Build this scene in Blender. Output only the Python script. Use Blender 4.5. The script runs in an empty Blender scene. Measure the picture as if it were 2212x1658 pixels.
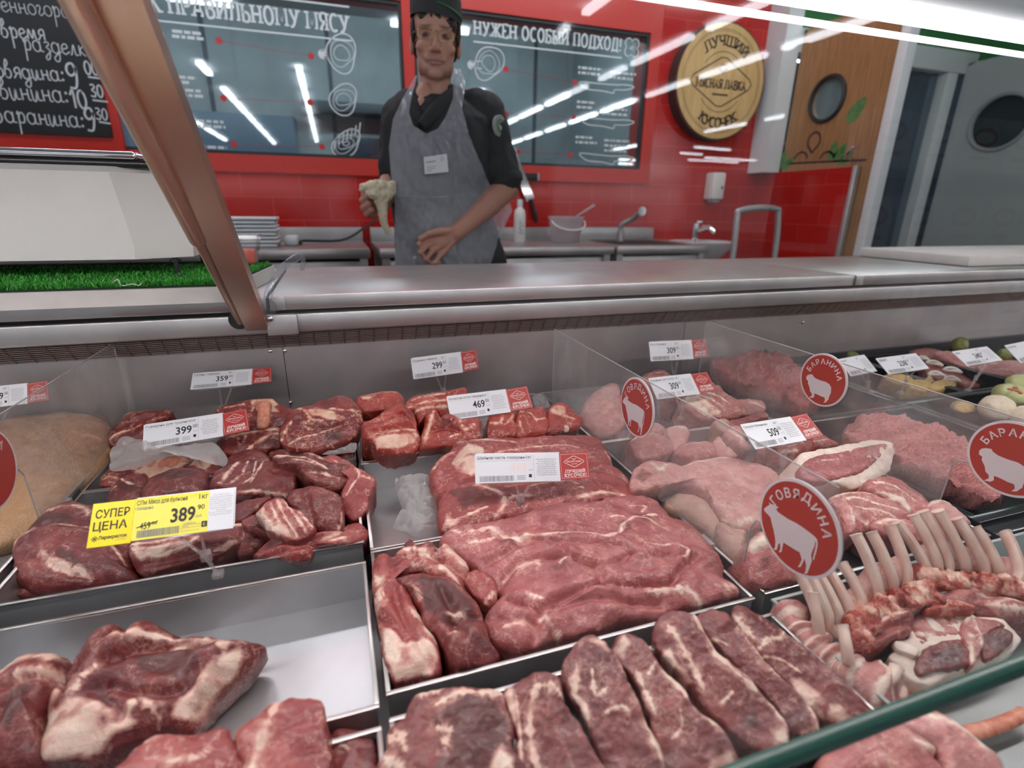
import bpy, bmesh, math, random
import numpy as np
from mathutils import Vector, Matrix, noise
from mathutils.geometry import tessellate_polygon

# ---------------------------------------------------------------- camera, world, exposure
SC = bpy.context.scene
COL = SC.collection
CAMZ = 1.14
F, CX, CY = 1119.13, 1106.0, 829.0
YAW, PITCH, ROLL = 0.32108, 0.32725, 0.0128
_fw = np.array([math.sin(YAW)*math.cos(PITCH), math.cos(YAW)*math.cos(PITCH), -math.sin(PITCH)])
_r0 = np.array([math.cos(YAW), -math.sin(YAW), 0.0]); _u0 = np.cross(_r0, _fw)
_r = _r0*math.cos(ROLL) + _u0*math.sin(ROLL); _u = -_r0*math.sin(ROLL) + _u0*math.cos(ROLL)
cam = bpy.data.cameras.new('camera'); cam_o = bpy.data.objects.new('camera', cam); COL.objects.link(cam_o)
cam_o.matrix_world = Matrix(((_r[0], _u[0], -_fw[0], 0), (_r[1], _u[1], -_fw[1], 0), (_r[2], _u[2], -_fw[2], CAMZ), (0, 0, 0, 1)))
cam.sensor_width = 36.0; cam.lens = F/2212*36.0
cam.clip_start = 0.02; cam.clip_end = 100
cam.dof.use_dof = True; cam.dof.focus_distance = 0.80; cam.dof.aperture_fstop = 3.6
SC.camera = cam_o
SC.view_settings.view_transform = 'Standard'; SC.view_settings.look = 'None'
SC.view_settings.exposure = 0.22; SC.view_settings.gamma = 1.0; SC.view_settings.use_curve_mapping = False
W = bpy.data.worlds.new('world'); SC.world = W; W.use_nodes = True
W.node_tree.nodes['Background'].inputs['Color'].default_value = (0.86, 0.93, 1.0, 1)
W.node_tree.nodes['Background'].inputs['Strength'].default_value = 0.62
LED_STRENGTH = 34.0
TUBE_STRENGTH = 17.0
SC.cycles.max_bounces = 7; SC.cycles.transparent_max_bounces = 24
SC.cycles.caustics_reflective = False; SC.cycles.caustics_refractive = False

# the camera's view of a point: the places of things are measured on real planes (a tray, a wall, the worktop)
O = np.array([0, 0, CAMZ])
def ray(px, py): return _fw*F + _r*(px-CX) - _u*(py-CY)
def pz(px, py, z):
    d = ray(px, py); return O + d*((z-CAMZ)/d[2])
def pY(px, py, Y):
    d = ray(px, py); return O + d*(Y/d[1])
def pX(px, py, X):
    d = ray(px, py); return O + d*(X/d[0])
def pP(px, py, p0, n):
    d = ray(px, py); n = np.asarray(n, float); return O + d*(np.dot(np.asarray(p0)-O, n)/np.dot(d, n))

# ---------------------------------------------------------------- small helpers
def lin(c):
    def f(v):
        v /= 255.0
        return v/12.92 if v <= 0.04045 else ((v+0.055)/1.055)**2.4
    if isinstance(c, str):
        c = c.lstrip('#'); c = [int(c[i:i+2], 16) for i in (0, 2, 4)]
    return (f(c[0]), f(c[1]), f(c[2]), 1.0)
class NT:
    def __init__(s, m):
        s.m = m; s.t = m.node_tree; s.b = s.t.nodes.get('Principled BSDF')
    def n(s, typ, **kw):
        nd = s.t.nodes.new(typ)
        for k, v in kw.items():
            if k.startswith('i_'):
                key = k[2:].replace('_', ' ')
                nd.inputs[key].default_value = v
            elif k.startswith('n_'): nd.inputs[int(k[2:])].default_value = v
            else: setattr(nd, k, v)
        return nd
    def l(s, a, b): s.t.links.new(a, b)
    def coord(s, scale=(1, 1, 1), rot=(0, 0, 0), out='Object'):
        tc = s.n('ShaderNodeTexCoord'); mp = s.n('ShaderNodeMapping'); mp.inputs['Scale'].default_value = scale; mp.inputs['Rotation'].default_value = rot
        s.l(tc.outputs[out], mp.inputs['Vector']); return mp.outputs['Vector']
    def noise(s, vec, scale, detail=4, rough=.55):
        nd = s.n('ShaderNodeTexNoise'); nd.inputs['Scale'].default_value = scale; nd.inputs['Detail'].default_value = detail; nd.inputs['Roughness'].default_value = rough
        s.l(vec, nd.inputs['Vector']); return nd.outputs['Fac']
    def ramp(s, fac, stops, interp='LINEAR'):
        nd = s.n('ShaderNodeValToRGB'); cr = nd.color_ramp; cr.interpolation = interp
        while len(cr.elements) < len(stops): cr.elements.new(0.5)
        for e, (p, c) in zip(cr.elements, stops): e.position = p; e.color = c if len(c) == 4 else (*c, 1)
        s.l(fac, nd.inputs['Fac']); return nd.outputs['Color']
    def mix(s, fac, a, b, typ='MIX'):
        nd = s.n('ShaderNodeMix', data_type='RGBA', blend_type=typ)
        for sock, v in ((nd.inputs[0], fac), (nd.inputs[6], a), (nd.inputs[7], b)):
            if hasattr(v, 'is_linked'): s.l(v, sock)
            elif isinstance(v, (int, float)): sock.default_value = v
            else: sock.default_value = v if len(v) == 4 else (*v, 1)
        return nd.outputs[2]
    def math(s, op, a, b=None, c=None, clamp=False):
        nd = s.n('ShaderNodeMath', operation=op, use_clamp=clamp)
        for sock, v in zip(nd.inputs, (a, b, c)):
            if v is None: continue
            if hasattr(v, 'is_linked'): s.l(v, sock)
            else: sock.default_value = v
        return nd.outputs[0]
    def sstep(s, v, lo, hi):
        nd = s.n('ShaderNodeMapRange', interpolation_type='SMOOTHSTEP'); nd.inputs['From Min'].default_value = lo; nd.inputs['From Max'].default_value = hi
        s.l(v, nd.inputs['Value']); return nd.outputs['Result']
    def bump(s, h, strength=.3, dist=.002):
        nd = s.n('ShaderNodeBump'); nd.inputs['Strength'].default_value = strength; nd.inputs['Distance'].default_value = dist
        s.l(h, nd.inputs['Height']); s.l(nd.outputs['Normal'], s.b.inputs['Normal'])
    def base(s, v): s.l(v, s.b.inputs['Base Color'])
    def attr(s, name):
        nd = s.n('ShaderNodeAttribute', attribute_name=name); return nd.outputs['Fac']
def mat(name, color=(.5, .5, .5), rough=.5, metal=0.0, spec=.5, emit=None, estr=0, coat=0):
    m = bpy.data.materials.new(name); m.use_nodes = True; t = NT(m)
    if isinstance(color, str): color = lin(color)
    t.b.inputs['Base Color'].default_value = color if len(color) == 4 else (*color, 1)
    t.b.inputs['Roughness'].default_value = rough; t.b.inputs['Metallic'].default_value = metal
    t.b.inputs['Specular IOR Level'].default_value = spec; t.b.inputs['Coat Weight'].default_value = coat
    if emit is not None:
        t.b.inputs['Emission Color'].default_value = (*emit[:3], 1); t.b.inputs['Emission Strength'].default_value = estr
    m.diffuse_color = color if len(color) == 4 else (*color, 1)
    return m
def noisy(name, c1, c2, scale=8, rough=.5, metal=0, stretch=(1, 1, 1), bump=0, bdist=.001, detail=4, spec=.5, coat=0, rvar=0):
    m = mat(name, c1, rough, metal, spec, coat=coat); t = NT(m); v = t.coord(stretch)
    f = t.noise(v, scale, detail)
    c = t.ramp(f, [(.3, lin(c1) if isinstance(c1, str) else c1), (.7, lin(c2) if isinstance(c2, str) else c2)]); t.base(c)
    if bump: t.bump(t.noise(v, scale*2.5, detail), bump, bdist)
    if rvar:
        t.l(t.math('MULTIPLY_ADD', f, rvar, rough-rvar/2), t.b.inputs['Roughness'])
    return m
def glassy(name, tint=(1, 1, 1), ior=1.5, haze=0.0, haze_col=(.9, .9, .9), rough=.0, dirt=0.0, boost=1.0):
    """a clear sheet: what passes through it, a mirror reflection by the Fresnel law and a little surface haze"""
    m = bpy.data.materials.new(name); m.use_nodes = True; t = NT(m); t.t.nodes.remove(t.b)
    out = t.t.nodes['Material Output']
    tr = t.n('ShaderNodeBsdfTransparent'); tr.inputs['Color'].default_value = (*tint, 1)
    gl = t.n('ShaderNodeBsdfGlossy'); gl.inputs['Roughness'].default_value = rough
    # Schlick's law on the angle to the sheet, the same from both sides
    ge = t.n('ShaderNodeNewGeometry'); dp = t.n('ShaderNodeVectorMath', operation='DOT_PRODUCT'); t.l(ge.outputs['Incoming'], dp.inputs[0]); t.l(ge.outputs['Normal'], dp.inputs[1])
    r0 = ((ior-1)/(ior+1))**2; om = t.math('SUBTRACT', 1.0, t.math('ABSOLUTE', dp.outputs['Value']), clamp=True)
    fac = t.math('MULTIPLY', t.math('MULTIPLY_ADD', t.math('POWER', om, 5.0), 1-r0, r0), boost, clamp=True)
    mx = t.n('ShaderNodeMixShader'); t.l(fac, mx.inputs['Fac']); t.l(tr.outputs[0], mx.inputs[1]); t.l(gl.outputs[0], mx.inputs[2])
    res = mx.outputs[0]
    if haze > 0:
        df = t.n('ShaderNodeBsdfDiffuse'); df.inputs['Color'].default_value = (*haze_col, 1)
        tl = t.n('ShaderNodeBsdfTranslucent'); tl.inputs['Color'].default_value = (*haze_col, 1)
        hm = t.n('ShaderNodeMixShader'); hm.inputs['Fac'].default_value = .5; t.l(df.outputs[0], hm.inputs[1]); t.l(tl.outputs[0], hm.inputs[2])
        m2 = t.n('ShaderNodeMixShader'); m2.inputs['Fac'].default_value = haze
        if dirt > 0:
            v = t.coord((1, 1, 1)); nz = t.noise(v, 14, 6, .65)
            t.l(t.math('MULTIPLY_ADD', t.sstep(nz, .4, .75), dirt, haze, clamp=True), m2.inputs['Fac'])
        t.l(res, m2.inputs[1]); t.l(hm.outputs[0], m2.inputs[2]); res = m2.outputs[0]
    t.l(res, out.inputs['Surface'])
    m.diffuse_color = (*tint, .3)
    return m

def tag(o, label=None, cat=None, group=None, kind=None):
    if label: o['label'] = label
    if cat: o['category'] = cat
    if group: o['group'] = group
    if kind: o['kind'] = kind
    return o
def thing(name, label, cat, loc=(0, 0, 0), group=None):
    o = bpy.data.objects.new(name, None); COL.objects.link(o); o.location = Vector([float(v) for v in loc]); o.empty_display_size = .03
    return tag(o, label, cat, group)

def catmull(pts, n=8, closed=False):
    P = [np.asarray(p, float) for p in pts]; out = []
    m = len(P)
    if m < 3 and not closed:
        return [P[0] + (P[-1]-P[0])*k/n for k in range(n+1)]
    rng = range(m) if closed else range(m-1)
    for i in rng:
        if closed: a, b, c, d = P[(i-1) % m], P[i], P[(i+1) % m], P[(i+2) % m]
        else: a, b, c, d = P[max(i-1, 0)], P[i], P[i+1], P[min(i+2, m-1)]
        for k in range(n):
            t = k/n
            out.append(.5*((2*b)+(-a+c)*t+(2*a-5*b+4*c-d)*t*t+(-a+3*b-3*c+d)*t**3))
    if not closed: out.append(P[-1])
    return out

class MB:
    """collects shapes in world coordinates; build() links them as one mesh"""
    def __init__(s): s.v = []; s.f = []; s.m = []
    def add(s, verts, faces, mi=0):
        o = len(s.v); s.v += [tuple(float(c) for c in v) for v in verts]; s.f += [tuple(i+o for i in f) for f in faces]; s.m += [mi]*len(faces); return s
    def bm(s, b, mi=0, M=None):
        b.verts.ensure_lookup_table(); b.verts.index_update()
        vs = [(M @ v.co if M else v.co) for v in b.verts]; s.add(vs, [[v.index for v in f.verts] for f in b.faces], mi); b.free(); return s
    def box(s, a, b, bev=0.0, mi=0, M=None, seg=2):
        """an axis-aligned box between corners a and b, its edges rounded by bev"""
        a = np.minimum(a, b).astype(float) if False else np.array(a, float); b = np.array(b, float)
        lo, hi = np.minimum(a, b), np.maximum(a, b)
        q = bmesh.new(); bmesh.ops.create_cube(q, size=1.0)
        for v in q.verts: v.co = Vector([(lo[i]+hi[i])/2 + v.co[i]*(hi[i]-lo[i]) for i in range(3)])
        if bev > 0: bmesh.ops.bevel(q, geom=list(q.edges), offset=bev, segments=seg, profile=.5, affect='EDGES')
        return s.bm(q, mi, M)
    def tube(s, path, rad, seg=10, mi=0, caps=True, flat=1.0, up=None):
        P = [np.asarray(p, float) for p in path]; n = len(P)
        R = rad if hasattr(rad, '__len__') else [rad]*n
        T = [P[min(i+1, n-1)]-P[max(i-1, 0)] for i in range(n)]; T = [t/(np.linalg.norm(t)+1e-12) for t in T]
        ref = np.array(up if up is not None else ((0, 0, 1) if abs(T[0][2]) < .9 else (1, 0, 0)), float)
        A = ref - T[0]*np.dot(ref, T[0]); A /= np.linalg.norm(A)
        vs = []
        for i in range(n):
            A = A - T[i]*np.dot(A, T[i]); A /= (np.linalg.norm(A)+1e-12); B = np.cross(T[i], A)
            for k in range(seg):
                t = 2*math.pi*k/seg; vs.append(P[i] + A*(R[i]*flat*math.cos(t)) + B*(R[i]*math.sin(t)))
        fs = [(i*seg+k, i*seg+(k+1) % seg, (i+1)*seg+(k+1) % seg, (i+1)*seg+k) for i in range(n-1) for k in range(seg)]
        if caps: fs += [tuple(range(seg-1, -1, -1)), tuple((n-1)*seg+k for k in range(seg))]
        return s.add(vs, fs, mi)
    def lathe(s, prof, c=(0, 0, 0), seg=32, mi=0, axis='z', M=None):
        vs = []; n = len(prof)
        for r, h in prof:
            for k in range(seg):
                t = 2*math.pi*k/seg; x, y = r*math.cos(t), r*math.sin(t)
                p = (x, y, h) if axis == 'z' else ((x, -h, y) if axis == 'y' else (h, x, y))
                p = Vector(p)
                if M: p = M @ p
                vs.append((p[0]+c[0], p[1]+c[1], p[2]+c[2]))
        fs = [(i*seg+k, i*seg+(k+1) % seg, (i+1)*seg+(k+1) % seg, (i+1)*seg+k) for i in range(n-1) for k in range(seg)]
        fs += [tuple(range(seg-1, -1, -1)), tuple((n-1)*seg+k for k in range(seg))]
        return s.add(vs, fs, mi)
    def poly(s, pts3, mi=0): return s.add(pts3, [tuple(range(len(pts3)))], mi)
    def extr(s, pts3, vec, mi=0):
        n = len(pts3); P = [np.asarray(p, float) for p in pts3]; Q = [p+np.asarray(vec, float) for p in P]
        return s.add(P+Q, [tuple(range(n-1, -1, -1)), tuple(range(n, 2*n))] + [(i, (i+1) % n, n+(i+1) % n, n+i) for i in range(n)], mi)
    def ell(s, c, r, mi=0, M=None, seg=16, rings=10):
        q = bmesh.new(); bmesh.ops.create_uvsphere(q, u_segments=seg, v_segments=rings, radius=1.0)
        X = Matrix.Translation(Vector([float(x) for x in c])) @ (M.to_4x4() if M else Matrix.Identity(4)) @ Matrix.Diagonal((*[float(x) for x in r], 1))
        return s.bm(q, mi, X)
    def build(s, name, mats, parent=None, smooth=40, loc=None):
        me = bpy.data.meshes.new(name)
        off = np.array(parent.location) if parent is not None else (np.array(loc, float) if loc is not None else None)
        if parent is not None and parent.parent is not None: off = off + np.array(parent.parent.location)
        vs = s.v if off is None else [(x-off[0], y-off[1], z-off[2]) for x, y, z in s.v]
        me.from_pydata(vs, [], s.f)
        for m in (mats if isinstance(mats, (list, tuple)) else [mats]): me.materials.append(m)
        me.polygons.foreach_set('material_index', s.m); me.validate()
        if smooth:
            me.polygons.foreach_set('use_smooth', [True]*len(me.polygons)); me.set_sharp_from_angle(angle=math.radians(smooth))
        me.update()
        o = bpy.data.objects.new(name, me); COL.objects.link(o)
        if parent is not None: o.parent = parent
        elif loc is not None: o.location = Vector([float(v) for v in loc])
        return o
def quat_from(x, z):
    """matrix with local x along x and local z along z (columns)"""
    z = Vector([float(v) for v in z]).normalized(); x = Vector([float(v) for v in x]); x = (x - z*x.dot(z)).normalized(); y = z.cross(x)
    return Matrix((x, y, z)).transposed()

# ---------------------------------------------------------------- lettering
_TX = {}
def text2d(body, bold=0.0, spacing=1.0):
    """outline lettering as 2D triangles, 1 unit high box-normalised: returns (verts, faces, width, height)"""
    k = (body, bold, spacing)
    if k in _TX: return _TX[k]
    cu = bpy.data.curves.new('lettering', 'FONT'); cu.body = body; cu.size = 1.0; cu.offset = bold; cu.resolution_u = 3; cu.space_character = spacing; cu.fill_mode = 'FRONT'
    ob = bpy.data.objects.new('lettering', cu); me = bpy.data.meshes.new_from_object(ob)
    v = np.array([(p.co.x, p.co.y) for p in me.vertices]) if len(me.vertices) else np.zeros((1, 2)); f = [tuple(p.vertices) for p in me.polygons]
    bpy.data.objects.remove(ob); bpy.data.curves.remove(cu); bpy.data.meshes.remove(me)
    lo, hi = v.min(0), v.max(0); v = v-lo
    _TX[k] = (v, f, hi[0]-lo[0], hi[1]-lo[1]); return _TX[k]
class Sheet:
    """a flat printed face: 2D coordinates in metres on a plane; prints float a hair above each other"""
    def __init__(s, mb, o, ex, ey, lift=.00025):
        s.mb = mb; s.o = np.asarray(o, float); s.ex = np.asarray(ex, float)/np.linalg.norm(ex); s.ey = np.asarray(ey, float)/np.linalg.norm(ey); s.n = np.cross(s.ex, s.ey); s.lift = lift
    def P(s, x, y, k=1): return s.o + s.ex*x + s.ey*y + s.n*s.lift*k
    def poly(s, pts, mi, k=1): s.mb.poly([s.P(x, y, k) for x, y in pts], mi)
    def rect(s, x0, y0, x1, y1, mi, k=1): s.poly([(x0, y0), (x1, y0), (x1, y1), (x0, y1)], mi, k)
    def line(s, pts, w, mi, k=1, closed=False):
        P = [np.asarray(p, float) for p in pts]
        if closed: P = P+[P[0]]
        V = []; n = len(P)
        for i, p in enumerate(P):
            if closed and (i == 0 or i == n-1): t = P[1]-P[n-2]
            else: t = P[min(i+1, n-1)]-P[max(i-1, 0)]
            t = t/(np.linalg.norm(t)+1e-12); nn = np.array((-t[1], t[0]))*w/2
            V += [s.P(*(p-nn), k), s.P(*(p+nn), k)]
        s.mb.add(V, [(2*i, 2*i+2, 2*i+3, 2*i+1) for i in range(n-1)], mi)
    def disc(s, c, r, mi, k=1, n=40, ry=None):
        ry = ry or r; s.poly([(c[0]+r*math.cos(2*math.pi*i/n), c[1]+ry*math.sin(2*math.pi*i/n)) for i in range(n)], mi, k)
    def ring(s, c, r, w, mi, k=1, n=48, a0=0, a1=360):
        P = [(c[0]+r*math.cos(math.radians(a0+(a1-a0)*i/n)), c[1]+r*math.sin(math.radians(a0+(a1-a0)*i/n))) for i in range(n+1)]; s.line(P, w, mi, k)
    def text(s, body, x0, y0, x1, y1, mi, k=2, bold=0.0, keep=False, align='L', rot=0):
        v, f, w, h = text2d(body, bold)
        if not f: return
        sx, sy = (x1-x0)/w, (y1-y0)/h
        if keep:
            sx = sy = min(sx, sy)
            if align == 'C': x0 = (x0+x1)/2 - w*sx/2
            if align == 'R': x0 = x1 - w*sx
        s.mb.add([s.P(x0+a*sx, y0+b*sy, k) for a, b in v], f, mi)
    def arc_text(s, body, c, r, a_mid, h, mi, k=2, bold=0.03, up=True, widen=1.0, gap=.25, glyph=None):
        """letters set round a circle, centred on angle a_mid (degrees)"""
        items = []
        for ch in body:
            if glyph: v, f, w, hh = glyph(ch)
            else: v, f, w, hh = text2d(ch, bold) if ch != ' ' else (None, [], .35, .7)
            items.append((v, f, w*h/.73*widen, hh, ch))
        tot = sum(i[2] for i in items)+h*gap*(len(items)-1); pos = -tot/2
        for v, f, w, hh, ch in items:
            mid = pos+w/2
            a = math.radians(a_mid) - mid/r if up else math.radians(a_mid) + mid/r
            er = np.array((math.cos(a), math.sin(a))); et = np.array((math.sin(a), -math.cos(a)))
            if not up: er, et = -er, -et
            base = np.array(c) + (er*r if up else -er*r) 
            if f:
                s.mb.add([s.P(*(base + et*((p[0])*h/.73*widen - w/2) + er*(p[1]*h/.73)), k) for p in v], f, mi)
            pos += w+h*gap
# slab-serif capitals drawn with straight strokes on a 1-high box; each stroke (x0,y0,x1,y1), serifs added at the listed feet
def _arc(cx, cy, rx, ry, a0, a1, n=7): return [(cx+rx*math.cos(math.radians(a0+(a1-a0)*i/n)), cy+ry*math.sin(math.radians(a0+(a1-a0)*i/n))) for i in range(n+1)]
SLAB = {
 'К': (.72, [[(.15, 0), (.15, 1)], [(.15, .5), (.62, 1)], [(.28, .6), (.64, 0)]], [(.15, 0), (.15, 1), (.62, 1), (.64, 0)]),
 'П': (.80, [[(.15, 0), (.15, 1), (.65, 1), (.65, 0)]], [(.15, 0), (.65, 0)]),
 'Р': (.68, [[(.15, 0), (.15, 1), (.4, 1)]+_arc(.4, .75, .2, .25, 90, -90)+[(.15, .5)]], [(.15, 0), (.12, 1)]),
 'А': (.80, [[(.1, 0), (.4, 1), (.7, 0)], [(.2, .33), (.6, .33)]], [(.1, 0), (.7, 0)]),
 'В': (.70, [[(.15, 0), (.15, 1), (.38, 1)]+_arc(.38, .77, .18, .23, 90, -90)+[(.15, .54)], [(.38, .54)]+_arc(.38, .27, .22, .27, 90, -90)+[(.15, 0)]], [(.12, 0), (.12, 1)]),
 'И': (.80, [[(.15, 1), (.15, 0)], [(.15, .1), (.65, .9)], [(.65, 1), (.65, 0)]], [(.15, 0), (.15, 1), (.65, 0), (.65, 1)]),
 'Й': (.80, [[(.15, 1), (.15, 0)], [(.15, .1), (.65, .9)], [(.65, 1), (.65, 0)], _arc(.4, 1.22, .14, .1, 180, 360)], [(.15, 0), (.15, 1), (.65, 0), (.65, 1)]),
 'Л': (.80, [[(.1, 0), (.2, .15), (.27, 1), (.66, 1), (.66, 0)]], [(.1, 0), (.66, 0)]),
 'Ь': (.64, [[(.15, 1), (.15, 0), (.36, 0)]+_arc(.36, .27, .2, .27, -90, 90)+[(.15, .54)]], [(.15, 1), (.12, 0)]),
 'Ы': (.90, [[(.15, 1), (.15, 0), (.33, 0)]+_arc(.33, .27, .18, .27, -90, 90)+[(.15, .54)], [(.75, 0), (.75, 1)]], [(.15, 1), (.12, 0), (.75, 0), (.75, 1)]),
 'Н': (.80, [[(.15, 0), (.15, 1)], [(.15, .5), (.65, .5)], [(.65, 0), (.65, 1)]], [(.15, 0), (.15, 1), (.65, 0), (.65, 1)]),
 'О': (.80, [_arc(.4, .5, .28, .5, 0, 360, 18)], []),
 'М': (.94, [[(.15, 0), (.15, 1), (.47, .25), (.79, 1), (.79, 0)]], [(.15, 0), (.79, 0), (.12, 1), (.82, 1)]),
 'У': (.76, [[(.12, 1), (.4, .38)], [(.66, 1), (.36, .15), (.25, 0), (.1, .02)]], [(.12, 1), (.66, 1)]),
 'Я': (.70, [[(.55, 0), (.55, 1), (.32, 1)]+_arc(.32, .75, .2, .25, 90, 270)+[(.55, .5)], [(.4, .5), (.1, 0)]], [(.55, 0), (.1, 0), (.58, 1)]),
 'С': (.72, [_arc(.4, .5, .28, .5, 50, 310, 14)], []),
 'Ж': (1.04, [[(.52, 0), (.52, 1)], [(.12, 1), (.45, .5), (.1, 0)], [(.92, 1), (.59, .5), (.94, 0)], [(.45, .5), (.6, .5)]], [(.52, 0), (.52, 1), (.12, 1), (.1, 0), (.92, 1), (.94, 0)]),
 'Е': (.68, [[(.56, .85), (.56, 1), (.15, 1), (.15, 0), (.58, 0), (.58, .17)], [(.15, .5), (.44, .5)]], []),
 'Б': (.68, [[(.54, .85), (.54, 1), (.15, 1), (.15, 0), (.36, 0)]+_arc(.36, .28, .2, .28, -90, 90)+[(.15, .56)]], [(.12, 0), (.12, 1)]),
 'Д': (.84, [[(.08, -.15), (.08, 0), (.76, 0), (.76, -.15)], [(.18, 0), (.28, 1), (.65, 1), (.65, 0)]], []),
 'Х': (.76, [[(.12, 0), (.64, 1)], [(.12, 1), (.64, 0)]], [(.12, 0), (.12, 1), (.64, 0), (.64, 1)]),
 'Ш': (1.04, [[(.15, 1), (.15, 0), (.89, 0), (.89, 1)], [(.52, 0), (.52, 1)]], [(.15, 1), (.52, 1), (.89, 1)]),
 'Ч': (.74, [[(.13, 1), (.13, .6), (.22, .42), (.58, .42)], [(.58, 0), (.58, 1)]], [(.13, 1), (.58, 0), (.58, 1)]),
 'Г': (.62, [[(.15, 0), (.15, 1), (.55, 1), (.55, .82)]], [(.15, 0), (.12, 1)]),
 '!': (.34, [[(.17, .34), (.17, 1)], [(.17, .0), (.17, .15)]], []),
 ' ': (.38, [], []),
}
def slab_text(sh, body, x0, y0, x1, h, mi, k=2, w=.17, serif=.11, sw=.11):
    tot = sum(SLAB[c][0] for c in body); sx = (x1-x0)/tot; x = x0
    for c in body:
        adv, strokes, feet = SLAB[c]
        for i, st in enumerate(strokes):
            sh.line([(x+a*sx, y0+b*h) for a, b in st], w*min(h, sx*1.05), mi, k+.12*i)
        for fx, fy in feet:
            yy = y0 + (0 if fy < .5 else h-sw*h)
            sh.rect(x+(fx-serif-w*.4)*sx, yy, x+(fx+serif+w*.4)*sx, yy+sw*h, mi, k+.5)
        x += adv*sx
# ---------------------------------------------------------------- materials of the place
M = {}
def steel(name, col, rough, stretch=(1, 60, 60), var=.12, scale=6, bump=.04, metal=1.0):
    m = mat(name, col, rough, metal); t = NT(m); v = t.coord(stretch); f = t.noise(v, scale, 3)
    t.l(t.math('MULTIPLY_ADD', f, var, rough-var/2), t.b.inputs['Roughness'])
    g = t.noise(t.coord((1, 1, 1)), 9, 5); t.base(t.mix(t.sstep(g, .35, .7), (*[c*.86 for c in col[:3]],), col))
    if bump: t.bump(f, bump, .0006)
    return m
M['steel'] = steel('brushed_steel', (.53, .505, .50), .35, metal=.8)
M['steel_dull'] = steel('dull_steel', (.54, .525, .52), .42, metal=.75)
M['steel_tray'] = steel('tray_steel', (.60, .60, .61), .30, (1, 1, 1), .12, 9, 0, metal=.72)
M['steel_wall'] = steel('case_steel', (.45, .415, .41), .36, (60, 1, 1), .1, 5, metal=.6)
M['chrome'] = mat('chrome', (.8, .8, .82), .08, 1)
M['bronze'] = mat('bronzed_metal', (.68, .50, .39), .34, 1.0)
M['black'] = mat('black_plastic', (.012, .012, .014), .45)
M['black_gloss'] = mat('black_gloss', (.01, .011, .013), .16)
M['dark'] = mat('dark_gap', (.015, .014, .014), .7)
M['white_plastic'] = noisy('white_plastic', '#dcd8d2', '#e6e2dc', 5, .38)
M['white_board'] = noisy('white_board', '#d6d0cb', '#e4dfda', 14, .45, stretch=(1, 1, 1), detail=8)
M['white_paint'] = mat('white_paint', '#dfe3e4', .45)
M['grey_paint'] = mat('grey_paint', (.33, .35, .36), .5)
M['red_flat'] = mat('red_paint', (.55, .024, .014), .35)
M['green_paint'] = mat('green_paint', (.05, .24, .07), .5)
m = mat('red_tiles', (.55, .015, .01), .14); t = NT(m)
tc = t.n('ShaderNodeTexCoord'); sx = t.n('ShaderNodeSeparateXYZ'); cb = t.n('ShaderNodeCombineXYZ'); t.l(tc.outputs['Object'], sx.inputs[0])
t.l(t.math('ADD', sx.outputs[0], sx.outputs[1]), cb.inputs[0]); t.l(sx.outputs[2], cb.inputs[1])
br = t.n('ShaderNodeTexBrick'); br.inputs['Scale'].default_value = 1.0; br.inputs['Brick Width'].default_value = .29; br.inputs['Row Height'].default_value = .118
br.inputs['Mortar Size'].default_value = .0022; br.inputs['Mortar Smooth'].default_value = .3; br.inputs['Bias'].default_value = 0
br.inputs['Color1'].default_value = (.54, .016, .012, 1); br.inputs['Color2'].default_value = (.45, .012, .010, 1); br.inputs['Mortar'].default_value = (.60, .07, .06, 1)
t.l(cb.outputs[0], br.inputs['Vector']); t.base(br.outputs['Color'])
inv = t.math('SUBTRACT', 1.0, br.outputs['Fac']); t.bump(inv, .25, .002)
M['red_tiles'] = m
m = mat('wood_laminate', (.4, .22, .1), .45); t = NT(m); v = t.coord((1, 14, 1.0))
t.base(t.ramp(t.noise(v, 5, 6, .6), [(.25, lin('#8a5f3c')), (.55, lin('#a87a50')), (.8, lin('#b98c60'))])); M['wood'] = m
m = mat('pale_wood', (.6, .42, .2), .5); t = NT(m); v = t.coord((9, 1, 1))
t.base(t.ramp(t.noise(v, 3, 5), [(.3, lin('#c79f63')), (.7, lin('#dcb980'))])); M['pale_wood'] = m
M['sign_dark'] = mat('dark_wood_edge', (.045, .018, .016), .45)
M['sign_ink'] = mat('brown_ink', (.10, .055, .03), .6)
M['window_glass'] = glassy('window_glass', (.90, .96, .97), 1.5, rough=.0, boost=1.6)
M['film_white'] = mat('white_film', (.62, .66, .68), .6)
M['film_white'].blend_method = 'BLEND' if hasattr(M['film_white'], 'blend_method') else None
M['red_dot'] = mat('red_film', (.55, .03, .03), .6)
M['panel_grey'] = noisy('cool_panel', '#8b9a9e', '#9eadb0', 3, .5)
M['panel_seam'] = mat('panel_seam', (.05, .07, .09), .5)
M['blue_door'] = mat('blue_door', (.09, .17, .25), .4)
M['dark_blue'] = mat('dark_blue_sign', (.012, .025, .05), .4)
M['chalkboard'] = noisy('chalkboard', '#121316', '#1b1c20', 4, .55)
M['chalk'] = mat('chalk', (.52, .53, .55), .9)
M['tube'] = mat('tube_light', (.9, .93, 1), .5, emit=(.90, .95, 1.0), estr=TUBE_STRENGTH)
M['led'] = mat('led_light', (1, .95, .95), .5, emit=(1.0, .93, .93), estr=LED_STRENGTH)
M['room_tube'] = mat('workroom_tube', (.9, .95, 1), .5, emit=(.86, .94, 1.0), estr=19)
M['floor'] = noisy('grey_floor', '#77797b', '#8b8d8e', 2, .3)
M['ceiling'] = mat('ceiling_paint', (.55, .57, .58), .8)
M['green_led'] = mat('green_led', (.02, .6, .1), .5, emit=(.02, 1, .15), estr=3)
M['ink'] = mat('black_ink', (.02, .02, .022), .6)
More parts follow.
